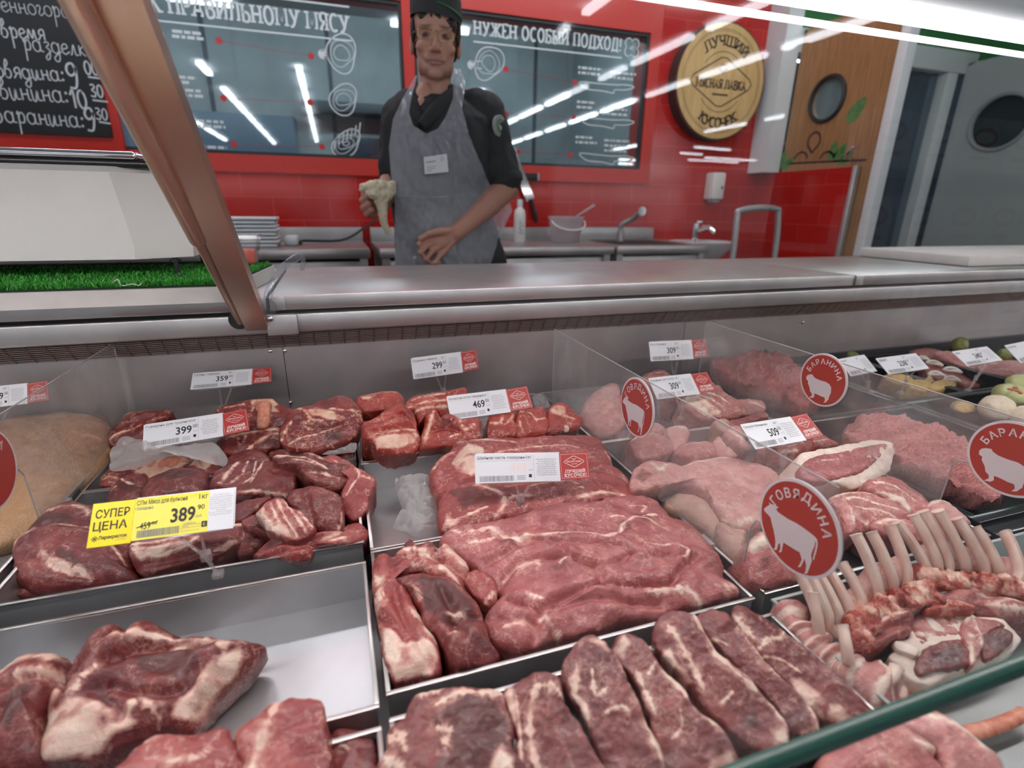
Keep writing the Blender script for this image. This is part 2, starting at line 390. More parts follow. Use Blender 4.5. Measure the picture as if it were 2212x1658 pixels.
M['ink_grey'] = mat('grey_ink', (.26, .26, .27), .6)

YW = 3.2          # the red wall behind the counter
XS = 2.88         # the side wall with the wooden door
CEIL = 3.60
# ---------------------------------------------------------------- the shop: floor, ceiling, walls
mb = MB(); mb.box((-9, -27, -.1), (22, 8, 0)); tag(mb.build('floor', M['floor']), kind='structure')
mb = MB(); mb.box((-9, -27, CEIL), (22, YW, CEIL+.1)); tag(mb.build('ceiling', M['ceiling']), kind='structure')
# window openings: left x -.99...43, right x .48..1.92, z 1.385..2.14
WZ0, WZ1 = 1.385, 2.145
wins = [(-.985, .43), (.487, 1.915)]
mb = MB(); y0, y1 = YW, YW+.16
mb.box((-4, y0, 0), (2.88, y1, 1.30)); mb.box((-4, y0, 2.33), (2.88, y1, CEIL)); mb.box((-4, y0, 1.30), (-1.06, y1, 2.33)); mb.box((1.99, y0, 1.30), (2.88, y1, 2.33))
tag(mb.build('wall_back', M['red_tiles']), kind='structure')
mb = MB()
y0 = YW-.012
mb.box((-1.06, y0, 1.30), (1.99, y1, WZ0)); mb.box((-1.06, y0, WZ1), (1.99, y1, 2.33)); mb.box((-1.06, y0, WZ0), (wins[0][0], y1, WZ1)); mb.box((wins[0][1], y0, WZ0), (wins[1][0], y1, WZ1)); mb.box((wins[1][1], y0, WZ0), (1.99, y1, WZ1))
tag(mb.build('trim_1', M['red_flat']), kind='structure')
M['gasket'] = mat('black_gasket', (.012, .013, .015), .4)
WIN = []
for k, (a, b) in enumerate(wins):
    mb = MB(); g = .016; ya, yb = YW+.0, YW+.03
    mb.box((a, ya, WZ0), (b, yb, WZ0+g)); mb.box((a, ya, WZ1-g), (b, yb, WZ1)); mb.box((a, ya, WZ0+g), (a+g, yb, WZ1-g)); mb.box((b-g, ya, WZ0+g), (b, yb, WZ1-g))
    w = tag(mb.build('window_%d' % (k+1), M['gasket'], loc=((a+b)/2, YW, WZ0)), kind='structure'); WIN.append(w)
    mb = MB(); mb.box((a+g, YW+.010, WZ0+g), (b-g, YW+.016, WZ1-g)); mb.build('pane', M['window_glass'], w)
# printing on the panes (white film): headline, rules, cuts of meat, knives, captions, red dots
def win_px(px, py): p = pY(px, py, YW+.009); return np.array((p[0], p[2]))
def pane_print(w, fn):
    mb = MB(); sh = Sheet(mb, (0, YW+.0092, 0), (1, 0, 0), (0, 0, 1)); fn(sh); return mb.build('window_lettering', [M['film_white'], M['red_dot']], w, smooth=0)
def swirl(sh, px, py, rx, ry, rings=3, ang=0, tail=None, w=.006):
    c = win_px(px, py)
    for i in range(rings):
        k = 1-i*.27; P = []
        for j in range(29):
            a = 2*math.pi*j/28; r = 1+.12*math.sin(2*a+i)+.07*math.sin(3*a+2*i)
            x, y = rx*k*r*math.cos(a), ry*k*r*math.sin(a); ca, sa = math.cos(ang), math.sin(ang)
            P.append((c[0]+x*ca-y*sa, c[1]+x*sa+y*ca))
        sh.line(P, w if i == 0 else w*.6, 0)
    if tail is not None:
        q = win_px(*tail[0]); e = win_px(*tail[1]); d = (e-q); n = np.array((-d[1], d[0]))/np.linalg.norm(d)*.018
        sh.line([q+n, e+n*.8], w, 0); sh.line([q-n, e-n*.8], w, 0); sh.disc(e, .022, 0); 
def captions(sh, px, py, wpx, lines, rnd=random.Random(3)):
    for i in range(lines):
        a = win_px(px, py+i*11); b = win_px(px+wpx*(.7+.3*rnd.random()), py+i*11)
        x = a[0]
        while x < b[0]:
            ww = .012+.03*rnd.random(); sh.rect(x, a[1], min(x+ww, b[0]), a[1]+.013, 0); x += ww+.008
def dotted(sh, p, q):
    a, b = win_px(*p), win_px(*q); sh.disc(a, .015, 1); sh.disc(b, .015, 1); n = 34
    for i in range(1, n): sh.disc(a+(b-a)*i/n, .0028, 1, n=6)
def lw(sh):
    a = win_px(322, 16); b = win_px(752, 50); zb = win_px(560, 47)[1]
    slab_text(sh, 'К ПРАВИЛЬНОМУ МЯСУ', win_px(322, 16)[0], zb-.006, win_px(754, 50)[0], .074, 0)
    for zz, x0 in ((zb-.040, -.96), (zb+.108, -.96)): sh.rect(x0, zz-.004, win_px(757, 50)[0], zz+.004, 0)
    swirl(sh, 738, 115, .075, .085, 3, .3, ((705, 115), (697, 117))); swirl(sh, 742, 215, .075, .068, 3, .4); swirl(sh, 748, 310, .085, .055, 4, .5)
    for k in range(7): 
        c = win_px(722+9*k, 322-6*k); sh.line([c, c+np.array((.01, .05))], .006, 0)
    dotted(sh, (473, 88), (672, 121)); dotted(sh, (483, 212), (670, 221)); dotted(sh, (505, 311), (696, 317))
    for (x, y, wd, n) in ((300, 62, 60, 2), (372, 70, 80, 2), (330, 165, 110, 2), (360, 195, 80, 2), (395, 262, 105, 2), (390, 318, 110, 2)): captions(sh, x, y, wd, n)
def rw(sh):
    zb = win_px(1180, 85)[1]
    slab_text(sh, 'НУЖЕН ОСОБЫЙ ПОДХОД!', win_px(1022, 75)[0], zb-.016, win_px(1343, 110)[0], .064, 0)
    for zz in (zb-.050, zb+.082): sh.rect(win_px(1022, 70)[0], zz-.004, win_px(1345, 100)[0], zz+.004, 0)
    c = win_px(1365, 103)
    for i in range(4): a = math.pi/2*i+.78; sh.ring(c+np.array((math.cos(a), math.sin(a)))*.032, .024, .006, 0, n=16)
    swirl(sh, 1056, 136, .075, .09, 3, -.4, ((1040, 140), (1018, 140)))
    dotted(sh, (1093, 150), (1242, 178)); dotted(sh, (1092, 245), (1240, 253)); dotted(sh, (1120, 328), (1232, 334))
    for y in (186, 262, 340):
        P = [win_px(*q) for q in ((1252, y-9), (1268, y+6), (1300, y+10), (1325, y+15), (1328, y+8), (1352, y+8), (1370, y+2), (1352, y-3), (1325, y-3), (1290, y-6))]
        sh.line(catmull(P, 5, True), .006, 0, closed=True)
    for (x, y, wd, n) in ((1249, 148, 52, 2), (1318, 158, 58, 2), (1246, 222, 42, 2), (1302, 236, 60, 2), (1243, 298, 52, 2), (1305, 305, 60, 3)): captions(sh, x, y, wd, n)
pane_print(WIN[0], lw); pane_print(WIN[1], rw)
# the workroom seen through the windows
mb = MB(); mb.box((-4, 6.5, 0), (4.2, 6.6, 3.1)); 
for x in (-3.4, -2.2, -1.05, .1, 1.25, 2.4, 3.4): mb.box((x-.02, 6.488, 0), (x+.02, 6.5, 3.0), mi=1)
for x in np.arange(-3.8, 4, .3): mb.box((x-.004, 6.494, 0), (x+.004, 6.5, 3.0), mi=2)
tag(mb.build('wall_workroom_back', [M['panel_grey'], M['panel_seam'], M['grey_paint']], smooth=0), kind='structure')
mb = MB(); mb.box((-4.1, YW+.16, 0), (-4, 6.6, 3.1)); tag(mb.build('wall_workroom_left', M['panel_grey']), kind='structure')
mb = MB(); mb.box((2.88, YW+.16, 0), (2.98, 6.6, 3.1)); tag(mb.build('wall_workroom_right', M['panel_grey']), kind='structure')
mb = MB(); mb.box((-4, YW+.16, 3.0), (2.98, 6.6, 3.1)); tag(mb.build('ceiling_workroom', M['grey_paint']), kind='structure')
d = tag(MB().box((-1.32, 6.44, 0), (-.30, 6.49, 2.02), .01).build('door_1', M['blue_door'], loc=(-.8, 6.46, 0)), kind='structure')
MB().box((-.5, 6.40, 1.0), (-.42, 6.445, 1.03), .005).build('handle', M['chrome'], d)
d = tag(MB().box((-2.5, 6.44, 0), (-1.62, 6.49, 2.05), .01).build('door_2', M['blue_door'], loc=(-2, 6.46, 0)), kind='structure')
MB().box((-1.75, 6.40, 1.0), (-1.68, 6.445, 1.03), .005).build('handle', M['chrome'], d)
mb = MB(); mb.box((-.2, 6.25, 2.06), (2.0, 6.49, 2.16), .01); tag(mb.build('trim_2', M['panel_seam']), kind='structure')
o = MB().box((.12, 6.43, 1.55), (.62, 6.46, 1.85), .004).build('wall_notice', M['dark_blue'], loc=(.37, 6.46, 1.7)); tag(o, 'dark blue notice board on the workroom wall behind the left window', 'notice')
for k, x in enumerate((-2.9, -1.3, .35, 1.95)):  # hidden above the windows, added only to light the workroom
    th = thing('ceiling_light', ['tube light on the workroom ceiling, seen at the top left behind the slanted post', 'tube light on the workroom ceiling under the headline of the left window', 'tube light on the workroom ceiling, seen just beside the cap of the butcher', 'tube light on the workroom ceiling behind the right window'][k], 'light', (x, 5.2, 2.82), 'workroom tube lights')
    MB().box((x-.62, 5.14, 2.86), (x+.62, 5.26, 2.90), .01).build('housing', M['white_paint'], th)
    MB().box((x-.6, 5.15, 2.80), (x+.6, 5.25, 2.855), .012).build('diffuser', M['room_tube'], th)
    for s in (-.4, .4): MB().tube([(x+s, 5.2, 2.9), (x+s, 5.2, 3.0)], .008).build('rod', M['grey_paint'], th)
# steel table and a person working in the workroom (blurred shapes behind the right window)
th = thing('work_table', 'steel table in the workroom behind the right window', 'table', (1.2, 5.4, 0))
MB().box((.4, 5.0, .86), (2.0, 5.8, .9), .005).build('tabletop', M['steel'], th)
for sx_ in (.45, 1.95):
    for sy_ in (5.05, 5.75): MB().box((sx_-.02, sy_-.02, 0), (sx_+.02, sy_+.02, .86)).build('leg', M['steel_dull'], th)
th = thing('band_saw', 'dark machine standing on the workroom table behind the right window', 'machine', (1.62, 5.4, .9))
MB().box((1.45, 5.25, .9), (1.8, 5.6, 1.35), .02).build('base', M['grey_paint'], th); MB().box((1.55, 5.35, 1.35), (1.68, 5.5, 1.75), .02).build('column', M['panel_seam'], th)
MB().lathe([(0, 0), (.11, 0), (.11, .1), (0, .1)], (1.62, 5.42, 1.72), axis='y').build('wheel_guard', M['panel_seam'], th)

# ---------------------------------------------------------------- ceiling tubes of the sales floor (they mirror in the glass)
TUBES = []
zt = CEIL-.02
def row(x, ys):
    for a, b in ys: TUBES.append(((x, a), (x, b)))
row(5.22, [(-8.87, -7.23), (-6.85, -5.6), (-10.1, -9.15), (-11.92, -10.75), (-14, -12.5)])
row(6.92, [(-11.13, -9.64), (-9.23, -7.61), (-7.22, -5.7), (-13.2, -11.6), (-15.15, -13.6)])
row(3.35, [(-6.9, -5.9), (-9, -7.5)])
row(-3.8, [(-11.2, -9.7), (-12.9, -11.5), (-14.6, -13.2), (-16.6, -15), (-18.6, -17)])
row(-2.05, [(-6.4, -5.5), (-9.3, -7.8), (-11, -9.6), (-12.8, -11.4), (-14.6, -13.2), (-16.6, -15), (-19, -17.2)])
row(-.36, [(-5.6, -5.2), (-7.2, -5.9), (-9.1, -7.6), (-11, -9.5), (-13, -11.5), (-15, -13.5), (-17.5, -15.5)])
row(15.3, [(-12.5, -10.1), (-13.9, -12.8)]); row(19.3, [(-15.3, -12.85), (-12.5, -11.15)]); row(11.7, [(-15.3, -13.5), (-12.7, -11.2)])
TUBES += [((14.1, -19.1), (16.1, -19.4)), ((17.3, -23.9), (20.5, -24.1)), ((17.3, -22.6), (20.5, -22.8)), ((15.0, -21.3), (16.2, -21.4))]
TUBES += [((-1.72, -2.1), (-.98, -2.1)), ((1.0, -2.1), (2.1, -2.1)), ((-5.2, -2.1), (-3.6, -2.1))]
for k, (a, b) in enumerate(TUBES):
    a = np.array(a); b = np.array(b); d = b-a; L = np.linalg.norm(d); d /= L; n = np.array((-d[1], d[0]))*.055
    mb = MB(); P = [(*(a-n), zt-.06), (*(b-n), zt-.06), (*(b+n), zt-.06), (*(a+n), zt-.06)]
    mb.extr(P, (0, 0, .06))
    o = mb.build('ceiling_tube', M['tube'], smooth=0, loc=(*((a+b)/2), zt))
    tag(o, 'ceiling tube lamp of the sales floor, a bright stripe mirrored in the glass', 'light', 'ceiling tubes mirrored in the glass')

# lamps over the butchers' floor, above the frame
for k, x in enumerate((-2.2, -.4, 1.4, 3.2)):
    o = MB().box((x-.75, 2.28, 2.66), (x+.75, 2.36, 2.71), .01).build('hanging_tube', M['tube'], loc=(x, 2.3, 2.7)); tag(o, 'ceiling tube lamp over the working aisle behind the counter, above the photo', 'light', 'ceiling tubes over the aisle')
# ---------------------------------------------------------------- right side: low red wall, wooden door with porthole, doorway
yE = 2.46
mb = MB(); zt_ = pX(1750, 367, XS)[2]
mb.box((XS, yE, 0), (XS+.022, YW, zt_)); tag(mb.build('wall_side_low', M['red_tiles']), kind='structure')
mb = MB(); mb.box((XS-.01, yE-.03, 0), (XS+.024, yE, zt_+.005), .004); tag(mb.build('trim_3', M['steel_dull']), kind='structure')
mb = MB(); mb.box((2.78, YW-.16, zt_), (XS+.02, YW, 2.42)); tag(mb.build('trim_4', M['white_paint']), kind='structure')
# wooden leaf
def yz(px, py): p = pX(px, py, XS+.03); return (p[1], p[2])
ytrim = pX(1900, 300, XS+.03)[1]
dl = thing('porthole_door', 'wooden swing door with a round porthole and leaf decals, right of the round sign', 'door', (XS+.05, 2.7, 0))
mb = MB(); pc = pX(1787, 214, XS+.03); pr_y, pr_z = .115, .118
# leaf with a round hole: ring of quads from the hole to the border
N = 48; ya, yb, za, zb = ytrim, YW-.17, .02, pX(1705, 78, XS+.03)[2]-.0
inn = [(pc[1]+pr_y*math.cos(2*math.pi*i/N), pc[2]+pr_z*math.sin(2*math.pi*i/N)) for i in range(N)]
out = []
for y, z in inn:
    dy, dz = y-pc[1], z-pc[2]; s_ = min((((yb if dy > 0 else ya)-pc[1])/dy) if abs(dy) > 1e-6 else 1e9, (((zb if dz > 0 else za)-pc[2])/dz) if abs(dz) > 1e-6 else 1e9); out.append((pc[1]+dy*s_, pc[2]+dz*s_))
for X_ in (XS+.03, XS+.07):
    vs = [(X_, y, z) for y, z in inn]+[(X_, y, z) for y, z in out]
    mb.add(vs, [(i, (i+1) % N, N+(i+1) % N, N+i) for i in range(N)])
mb.add([(XS+.03, y, z) for y, z in inn]+[(XS+.07, y, z) for y, z in inn], [(i, (i+1) % N, N+(i+1) % N, N+i) for i in range(N)])
for (p, q) in (((ya, za), (yb, za)), ((ya, zb), (yb, zb)), ((ya, za), (ya, zb)), ((yb, za), (yb, zb))): mb.add([(XS+.03, *p), (XS+.03, *q), (XS+.07, *q), (XS+.07, *p)], [(0, 1, 2, 3)])
mb.build('leaf', M['wood'], dl, smooth=0)
mb = MB(); P = [(XS+.026, pc[1]+(pr_y+.004)*math.cos(a), pc[2]+(pr_z+.004)*math.sin(a)) for a in np.linspace(0, 2*math.pi, 41)]
mb.tube(P, .013, 8, caps=False); mb.build('porthole_ring', M['gasket'], dl)
mb = MB(); mb.poly([(XS+.05, y, z) for y, z in inn]); mb.build('porthole_glass', glassy('porthole_glass', (.75, .85, .88), 1.5, haze=.45, haze_col=(.40, .50, .52), rough=.25, boost=.25), dl)
mb = MB(); mb.box((XS+.015, ytrim-.055, .02), (XS+.08, ytrim, 2.36), .004); mb.build('edge_trim', M['white_paint'], dl)
# decals: leaves and a brown knot
M['leaf_decal'] = noisy('leaf_decal', '#3f6f3d', '#6d9a5c', 20, .5); M['knot_decal'] = mat('knot_decal', (.045, .025, .03), .5)
mb = MB(); sh = Sheet(mb, (XS+.0298, 0, 0), (0, -1, 0), (0, 0, 1)); 
def dpx(px, py): p = pX(px, py, XS+.03); return np.array((-p[1], p[2]))
def leaf(px, py, L, W, a):
    c = dpx(px, py); P = []
    for i in range(25):
        t_ = i/24*2*math.pi; x = L*math.cos(t_); y = W*math.sin(t_)*(1-.3*math.cos(t_)); P.append((c[0]+x*math.cos(a)-y*math.sin(a), c[1]+x*math.sin(a)+y*math.cos(a)))
    sh.poly(P, 0)
for q in ((1850, 238, .075, .04, .9), (1672, 350, .05, .03, 1.7), (1690, 345, .06, .028, 1.2), (1703, 352, .05, .025, .7), (1800, 325, .055, .03, 1.3), (1815, 330, .06, .03, 1.0), (1828, 340, .05, .028, .7)): leaf(*q)
c = dpx(1757, 312); sh.line([c+np.array((.0, -.05))]+[c+np.array((.045*math.cos(a), .02+.05*math.sin(a))) for a in np.linspace(-1.1, 4.25, 20)]+[c+np.array((.0, -.05))], .014, 1)
for s in (-1, 1): 
    c2 = dpx(1757+s*28, 345); sh.line([c2+np.array((.05*math.cos(a), .045*math.sin(a))) for a in np.linspace(.1, 3.0, 14)], .013, 1)
sh.line([dpx(1705, 353), dpx(1872, 345)], .012, 1)
mb.build('decal', [M['leaf_decal'], M['knot_decal']], dl, smooth=0)
mb = MB(); hp = pX(1850, 330, XS+.02); mb.tube(catmull([(XS+.02, hp[1]+.02, hp[2]-.03), (XS-.03, hp[1]+.02, hp[2]-.02), (XS-.035, hp[1]-.01, hp[2]+.02), (XS-.03, hp[1]-.05, hp[2]+.03)], 6), .009, 8); mb.build('handle', M['chrome'], dl)
# upper green band and the wall above
mb = MB(); mb.box((XS, ytrim-.03, 2.36), (XS+.1, YW, CEIL)); tag(mb.build('wall_side_upper', M['green_paint']), kind='structure')
# doorway beyond: dark room, white frame, plastic strips
def yw(px, py): return pY(px, py, 3.6)
YD = 3.6
mb = MB(); hL, hR = yw(1945, 110), yw(2092, 118)
zh = hR[2]-.02; xr = yw(2036, 160)[0]
mb.box((XS+.1, YD, zh), (6.6, YD+.12, CEIL)); tag(mb.build('wall_right_upper', M['green_paint']), kind='structure')
mb = MB(); mb.box((XS+.1, YD-.06, zh-.14), (xr+.3, YD+.1, zh+.02), .006); mb.box((xr, YD-.05, 0), (xr+.12, YD+.1, zh-.14), .006); tag(mb.build('trim_5', M['white_paint']), kind='structure')
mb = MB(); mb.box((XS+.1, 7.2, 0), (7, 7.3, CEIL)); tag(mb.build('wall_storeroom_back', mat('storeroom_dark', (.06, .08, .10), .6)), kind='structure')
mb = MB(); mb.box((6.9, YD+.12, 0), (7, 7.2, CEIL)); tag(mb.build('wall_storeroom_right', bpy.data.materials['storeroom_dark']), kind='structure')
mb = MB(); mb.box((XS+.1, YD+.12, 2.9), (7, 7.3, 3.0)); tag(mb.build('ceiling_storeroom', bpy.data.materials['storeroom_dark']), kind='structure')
M['strip'] = glassy('strip_plastic', (.45, .52, .58), 1.45, haze=.16, haze_col=(.4, .48, .55), rough=.1)
sc = thing('strip_curtain', 'dark plastic strip curtain hanging in the doorway beside the wooden door', 'curtain', (4.2, YD+.02, zh-.14))
x = XS+.25
while x < xr-.02:
    mb = MB(); P = [(x+.17*i/6, YD+.03+.012*math.sin(i*1.2), 0) for i in range(7)]
    mb.add([(a, b, .03) for a, b, _ in P]+[(a, b, zh-.14) for a, b, _ in P], [(i, i+1, 8+i, 7+i) for i in range(6)]); mb.build('strip', M['strip'], sc); x += .155
# cold-looking lit patch of shelving in the storeroom
th = thing('storage_rack', 'grey metal storage rack in the dark room behind the strip curtain', 'rack', (5, 6.6, 0))
for zz in (.4, .95, 1.5, 2.05): MB().box((4.2, 6.4, zz), (6.3, 6.9, zz+.03)).build('shelf', M['grey_paint'], th)
for xx in (4.22, 6.28):
    for yy in (6.42, 6.88): MB().box((xx-.02, yy-.02, 0), (xx+.02, yy+.02, 2.3)).build('post', M['grey_paint'], th)
th = thing('storeroom_lamp', 'bluish lit lamp panel high in the storeroom doorway', 'light', (5.2, 5.5, 2.75)); MB().box((4.9, 5.4, 2.8), (5.9, 5.6, 2.86), .01).build('diffuser', mat('store_lamp', (.7, .8, 1), .5, emit=(.6, .78, 1), estr=14), th); MB().box((4.88, 5.38, 2.86), (5.92, 5.62, 2.9)).build('housing', M['white_paint'], th)
mb = MB()
for px in (1913, 1924): p = pY(px, 313, YD-.07); mb.ell(p, (.018, .012, .018))
p = pY(1918, 313, YD-.07); mb.box((p[0]-.05, YD-.065, p[2]-.03), (p[0]+.05, YD-.05, p[2]+.03), .004, mi=1)
tag(mb.build('door_controller', [M['green_led'], M['grey_paint']], loc=p), 'small door controller with two green lights beside the strip curtain', 'controller')
# grey swing leaf with porthole on the far right
XG = xr+.18
M['door_grey'] = mat('light_grey_door', (.48, .50, .50), .4)
gl = thing('grey_door', 'grey swing door with a dark round porthole at the right edge of the photo', 'door', (XG, 2.4, 0))
pg = pX(2160, 264, XG); ztop = pX(2140, 126, XG)[2]; N = 48; ry, rz = .21, .2
inn = [(pg[1]+ry*math.cos(2*math.pi*i/N), pg[2]+rz*math.sin(2*math.pi*i/N)) for i in range(N)]; ya, yb, za, zb = 1.4, YD-.06, .02, ztop
out = []
for y, z in inn:
    dy, dz = y-pg[1], z-pg[2]; s_ = min((((yb if dy > 0 else ya)-pg[1])/dy) if abs(dy) > 1e-6 else 1e9, (((zb if dz > 0 else za)-pg[2])/dz) if abs(dz) > 1e-6 else 1e9); out.append((pg[1]+dy*s_, pg[2]+dz*s_))
mb = MB()
for X_ in (XG, XG+.05): mb.add([(X_, y, z) for y, z in inn]+[(X_, y, z) for y, z in out], [(i, (i+1) % N, N+(i+1) % N, N+i) for i in range(N)])
mb.add([(XG, y, z) for y, z in inn]+[(XG+.05, y, z) for y, z in inn], [(i, (i+1) % N, N+(i+1) % N, N+i) for i in range(N)])
mb.add([(XG, ya, zb), (XG, yb, zb), (XG+.05, yb, zb), (XG+.05, ya, zb)], [(0, 1, 2, 3)]); mb.build('leaf', M['door_grey'], gl, smooth=0)
mb = MB(); mb.tube([(XG-.004, pg[1]+(ry+.005)*math.cos(a), pg[2]+(rz+.005)*math.sin(a)) for a in np.linspace(0, 2*math.pi, 41)], .016, 8, caps=False); mb.build('porthole_ring', M['grey_paint'], gl)
mb = MB(); mb.poly([(XG+.03, y, z) for y, z in inn]); mb.build('porthole_glass', mat('dark_porthole', (.02, .035, .04), .05), gl)
mb = MB(); mb.box((XG+.3, .5, 0), (XG+.4, 3.6, CEIL)); tag(mb.build('wall_right', M['green_paint']), kind='structure')

# ---------------------------------------------------------------- wall things
# round wooden sign
c = (pY(1555, 178, YW-.05)); R_ = .335
sg = thing('round_sign', 'round pale wooden sign on the red wall with dark lettering', 'sign', (c[0]-.02, YW, c[2]))
cc = (pY(1558, 178, YW-.085))
MB().lathe([(0, 0), (R_, 0), (R_, .08), (0, .08)], (cc[0], YW-.001, cc[2]), 64, axis='y').build('rim', M['sign_dark'], sg)
mb = MB(); mb.lathe([(0, 0), (R_*.965, 0), (R_*.965, .006), (0, .006)], (cc[0], YW-.081, cc[2]), 64, axis='y')
sh = Sheet(mb, (cc[0], YW-.0872, cc[2]), (1, 0, 0), (0, 0, 1))
def slab_glyph(ch):
    q = MB(); s2 = Sheet(q, (0, 0, 0), (1, 0, 0), (0, 1, 0), 0); slab_text(s2, ch, 0, 0, SLAB[ch][0], .73/.73*.73, 0, 0, w=.24); v = np.array([(a[0], a[1]) for a in q.v]); return v, q.f, SLAB[ch][0]*.73, .73
sh.arc_text('ЛУЧШИЙ', (0, 0), R_*.60, 90, .055, 1, glyph=slab_glyph, gap=.12); sh.arc_text('КУСОЧЕК', (0, 0), R_*.77, -90, .055, 1, up=False, glyph=slab_glyph, gap=.1)
slab_text(sh, 'МЯСНАЯ ЛАВКА', -.19, -.035, .19, .05, 1, w=.24)
D = [(-.23, 0), (-.21, .03), (-.02, .135), (.02, .135), (.21, .03), (.23, 0), (.21, -.03), (.02, -.135), (-.02, -.135), (-.21, -.03)]
sh.line(D, .008, 1, closed=True); sh.ring((0, 0), R_*.86, .003, 1); sh.ring((0, .0), R_*.83, .002, 1); sh.ring((0, 0), R_*.5, .004, 1, a0=35, a1=145); sh.ring((0, 0), R_*.5, .004, 1, a0=215, a1=325)
sh.line([(-.03, .08), (0, .05), (.03, .08)], .012, 1); sh.line([(-.02, .09), (0, .10), (.02, .09)], .008, 1); sh.rect(-.06, -.075, .06, -.063, 1)
mb.build('face', [M['pale_wood'], M['sign_ink']], sg, smooth=30)
# soap dispenser
p = pY(1545, 402, YW-.05); ds = thing('soap_dispenser', 'small white dispenser fixed to the red tiles above the wash basin', 'dispenser', (p[0], YW, p[2]))
MB().box((p[0]-.05, YW-.09, p[2]-.085), (p[0]+.05, YW, p[2]+.085), .012).build('case', M['white_plastic'], ds); MB().box((p[0]+.02, YW-.095, p[2]-.02), (p[0]+.03, YW-.088, p[2]), .002).build('level_window', M['ink'], ds); MB().box((p[0]-.03, YW-.08, p[2]-.105), (p[0]+.03, YW-.02, p[2]-.085), .006).build('lever', M['grey_paint'], ds)
# knife on a magnetic rail
rl = thing('knife_rail', 'short black magnetic rail on the red tiles beside the butcher', 'rail', pY(1140, 381, YW)); p = pY(1132, 381, YW-.02)
MB().box((p[0]-.22, YW-.025, p[2]-.02), (pY(1160, 381, YW)[0], YW, p[2]+.02), .004).build('bar', M['black'], rl)
MB().box((pY(1158, 381, YW)[0], YW-.027, p[2]-.022), (pY(1161, 381, YW)[0]+.004, YW, p[2]+.022), .003).build('end_cap', M['grey_paint'], rl)
kn = thing('butcher_knife', 'long steel knife with a black handle hanging on the rail beside the butcher', 'knife', pY(1140, 420, YW-.03))
a, b, c3 = pY(1100, 305, YW-.035), pY(1146, 432, YW-.035), pY(1153, 475, YW-.035); dv = (b-a)/np.linalg.norm(b-a); nv = np.array((dv[2], 0, -dv[0]))
mb = MB(); mb.extr([a, a+dv*.03+nv*.022, b+nv*.03, b-nv*.028, a+dv*.05-nv*.018], (0, .003, 0)); mb.build('blade', M['chrome'], kn, smooth=0)
mb = MB(); mb.tube(catmull([b-dv*.005, b+dv*.03, b+dv*.08+nv*.006, b+dv*.135+nv*.014], 5), [.021, .02, .019, .019, .018, .018, .018, .019, .02, .021, .021, .021, .02, .02, .018, .014], 10, flat=.65); mb.build('handle', M['black'], kn)
# chalkboard
xr_, zb_ = pY(235, 297, YW-.03)[0], pY(235, 297, YW-.03)[2]
cb_ = thing('chalkboard', 'black chalkboard with handwritten cutting times at the top left on the red wall', 'chalkboard', (xr_-.5, YW, zb_))
def cpx(px, py): p = pY(px, py, YW-.045); return np.array((p[0], p[2]))
q0, q1 = cpx(247, 297), cpx(190, 30)
MB().box((xr_-1.2, YW-.03, zb_-.13), (cpx(247, 297)[0]+.03, YW, 2.6), .004).build('frame', M['red_flat'], cb_)
MB().box((xr_-1.16, YW-.044, zb_), (cpx(243, 297)[0], YW-.03, 2.56), .002).build('slate', M['chalkboard'], cb_)
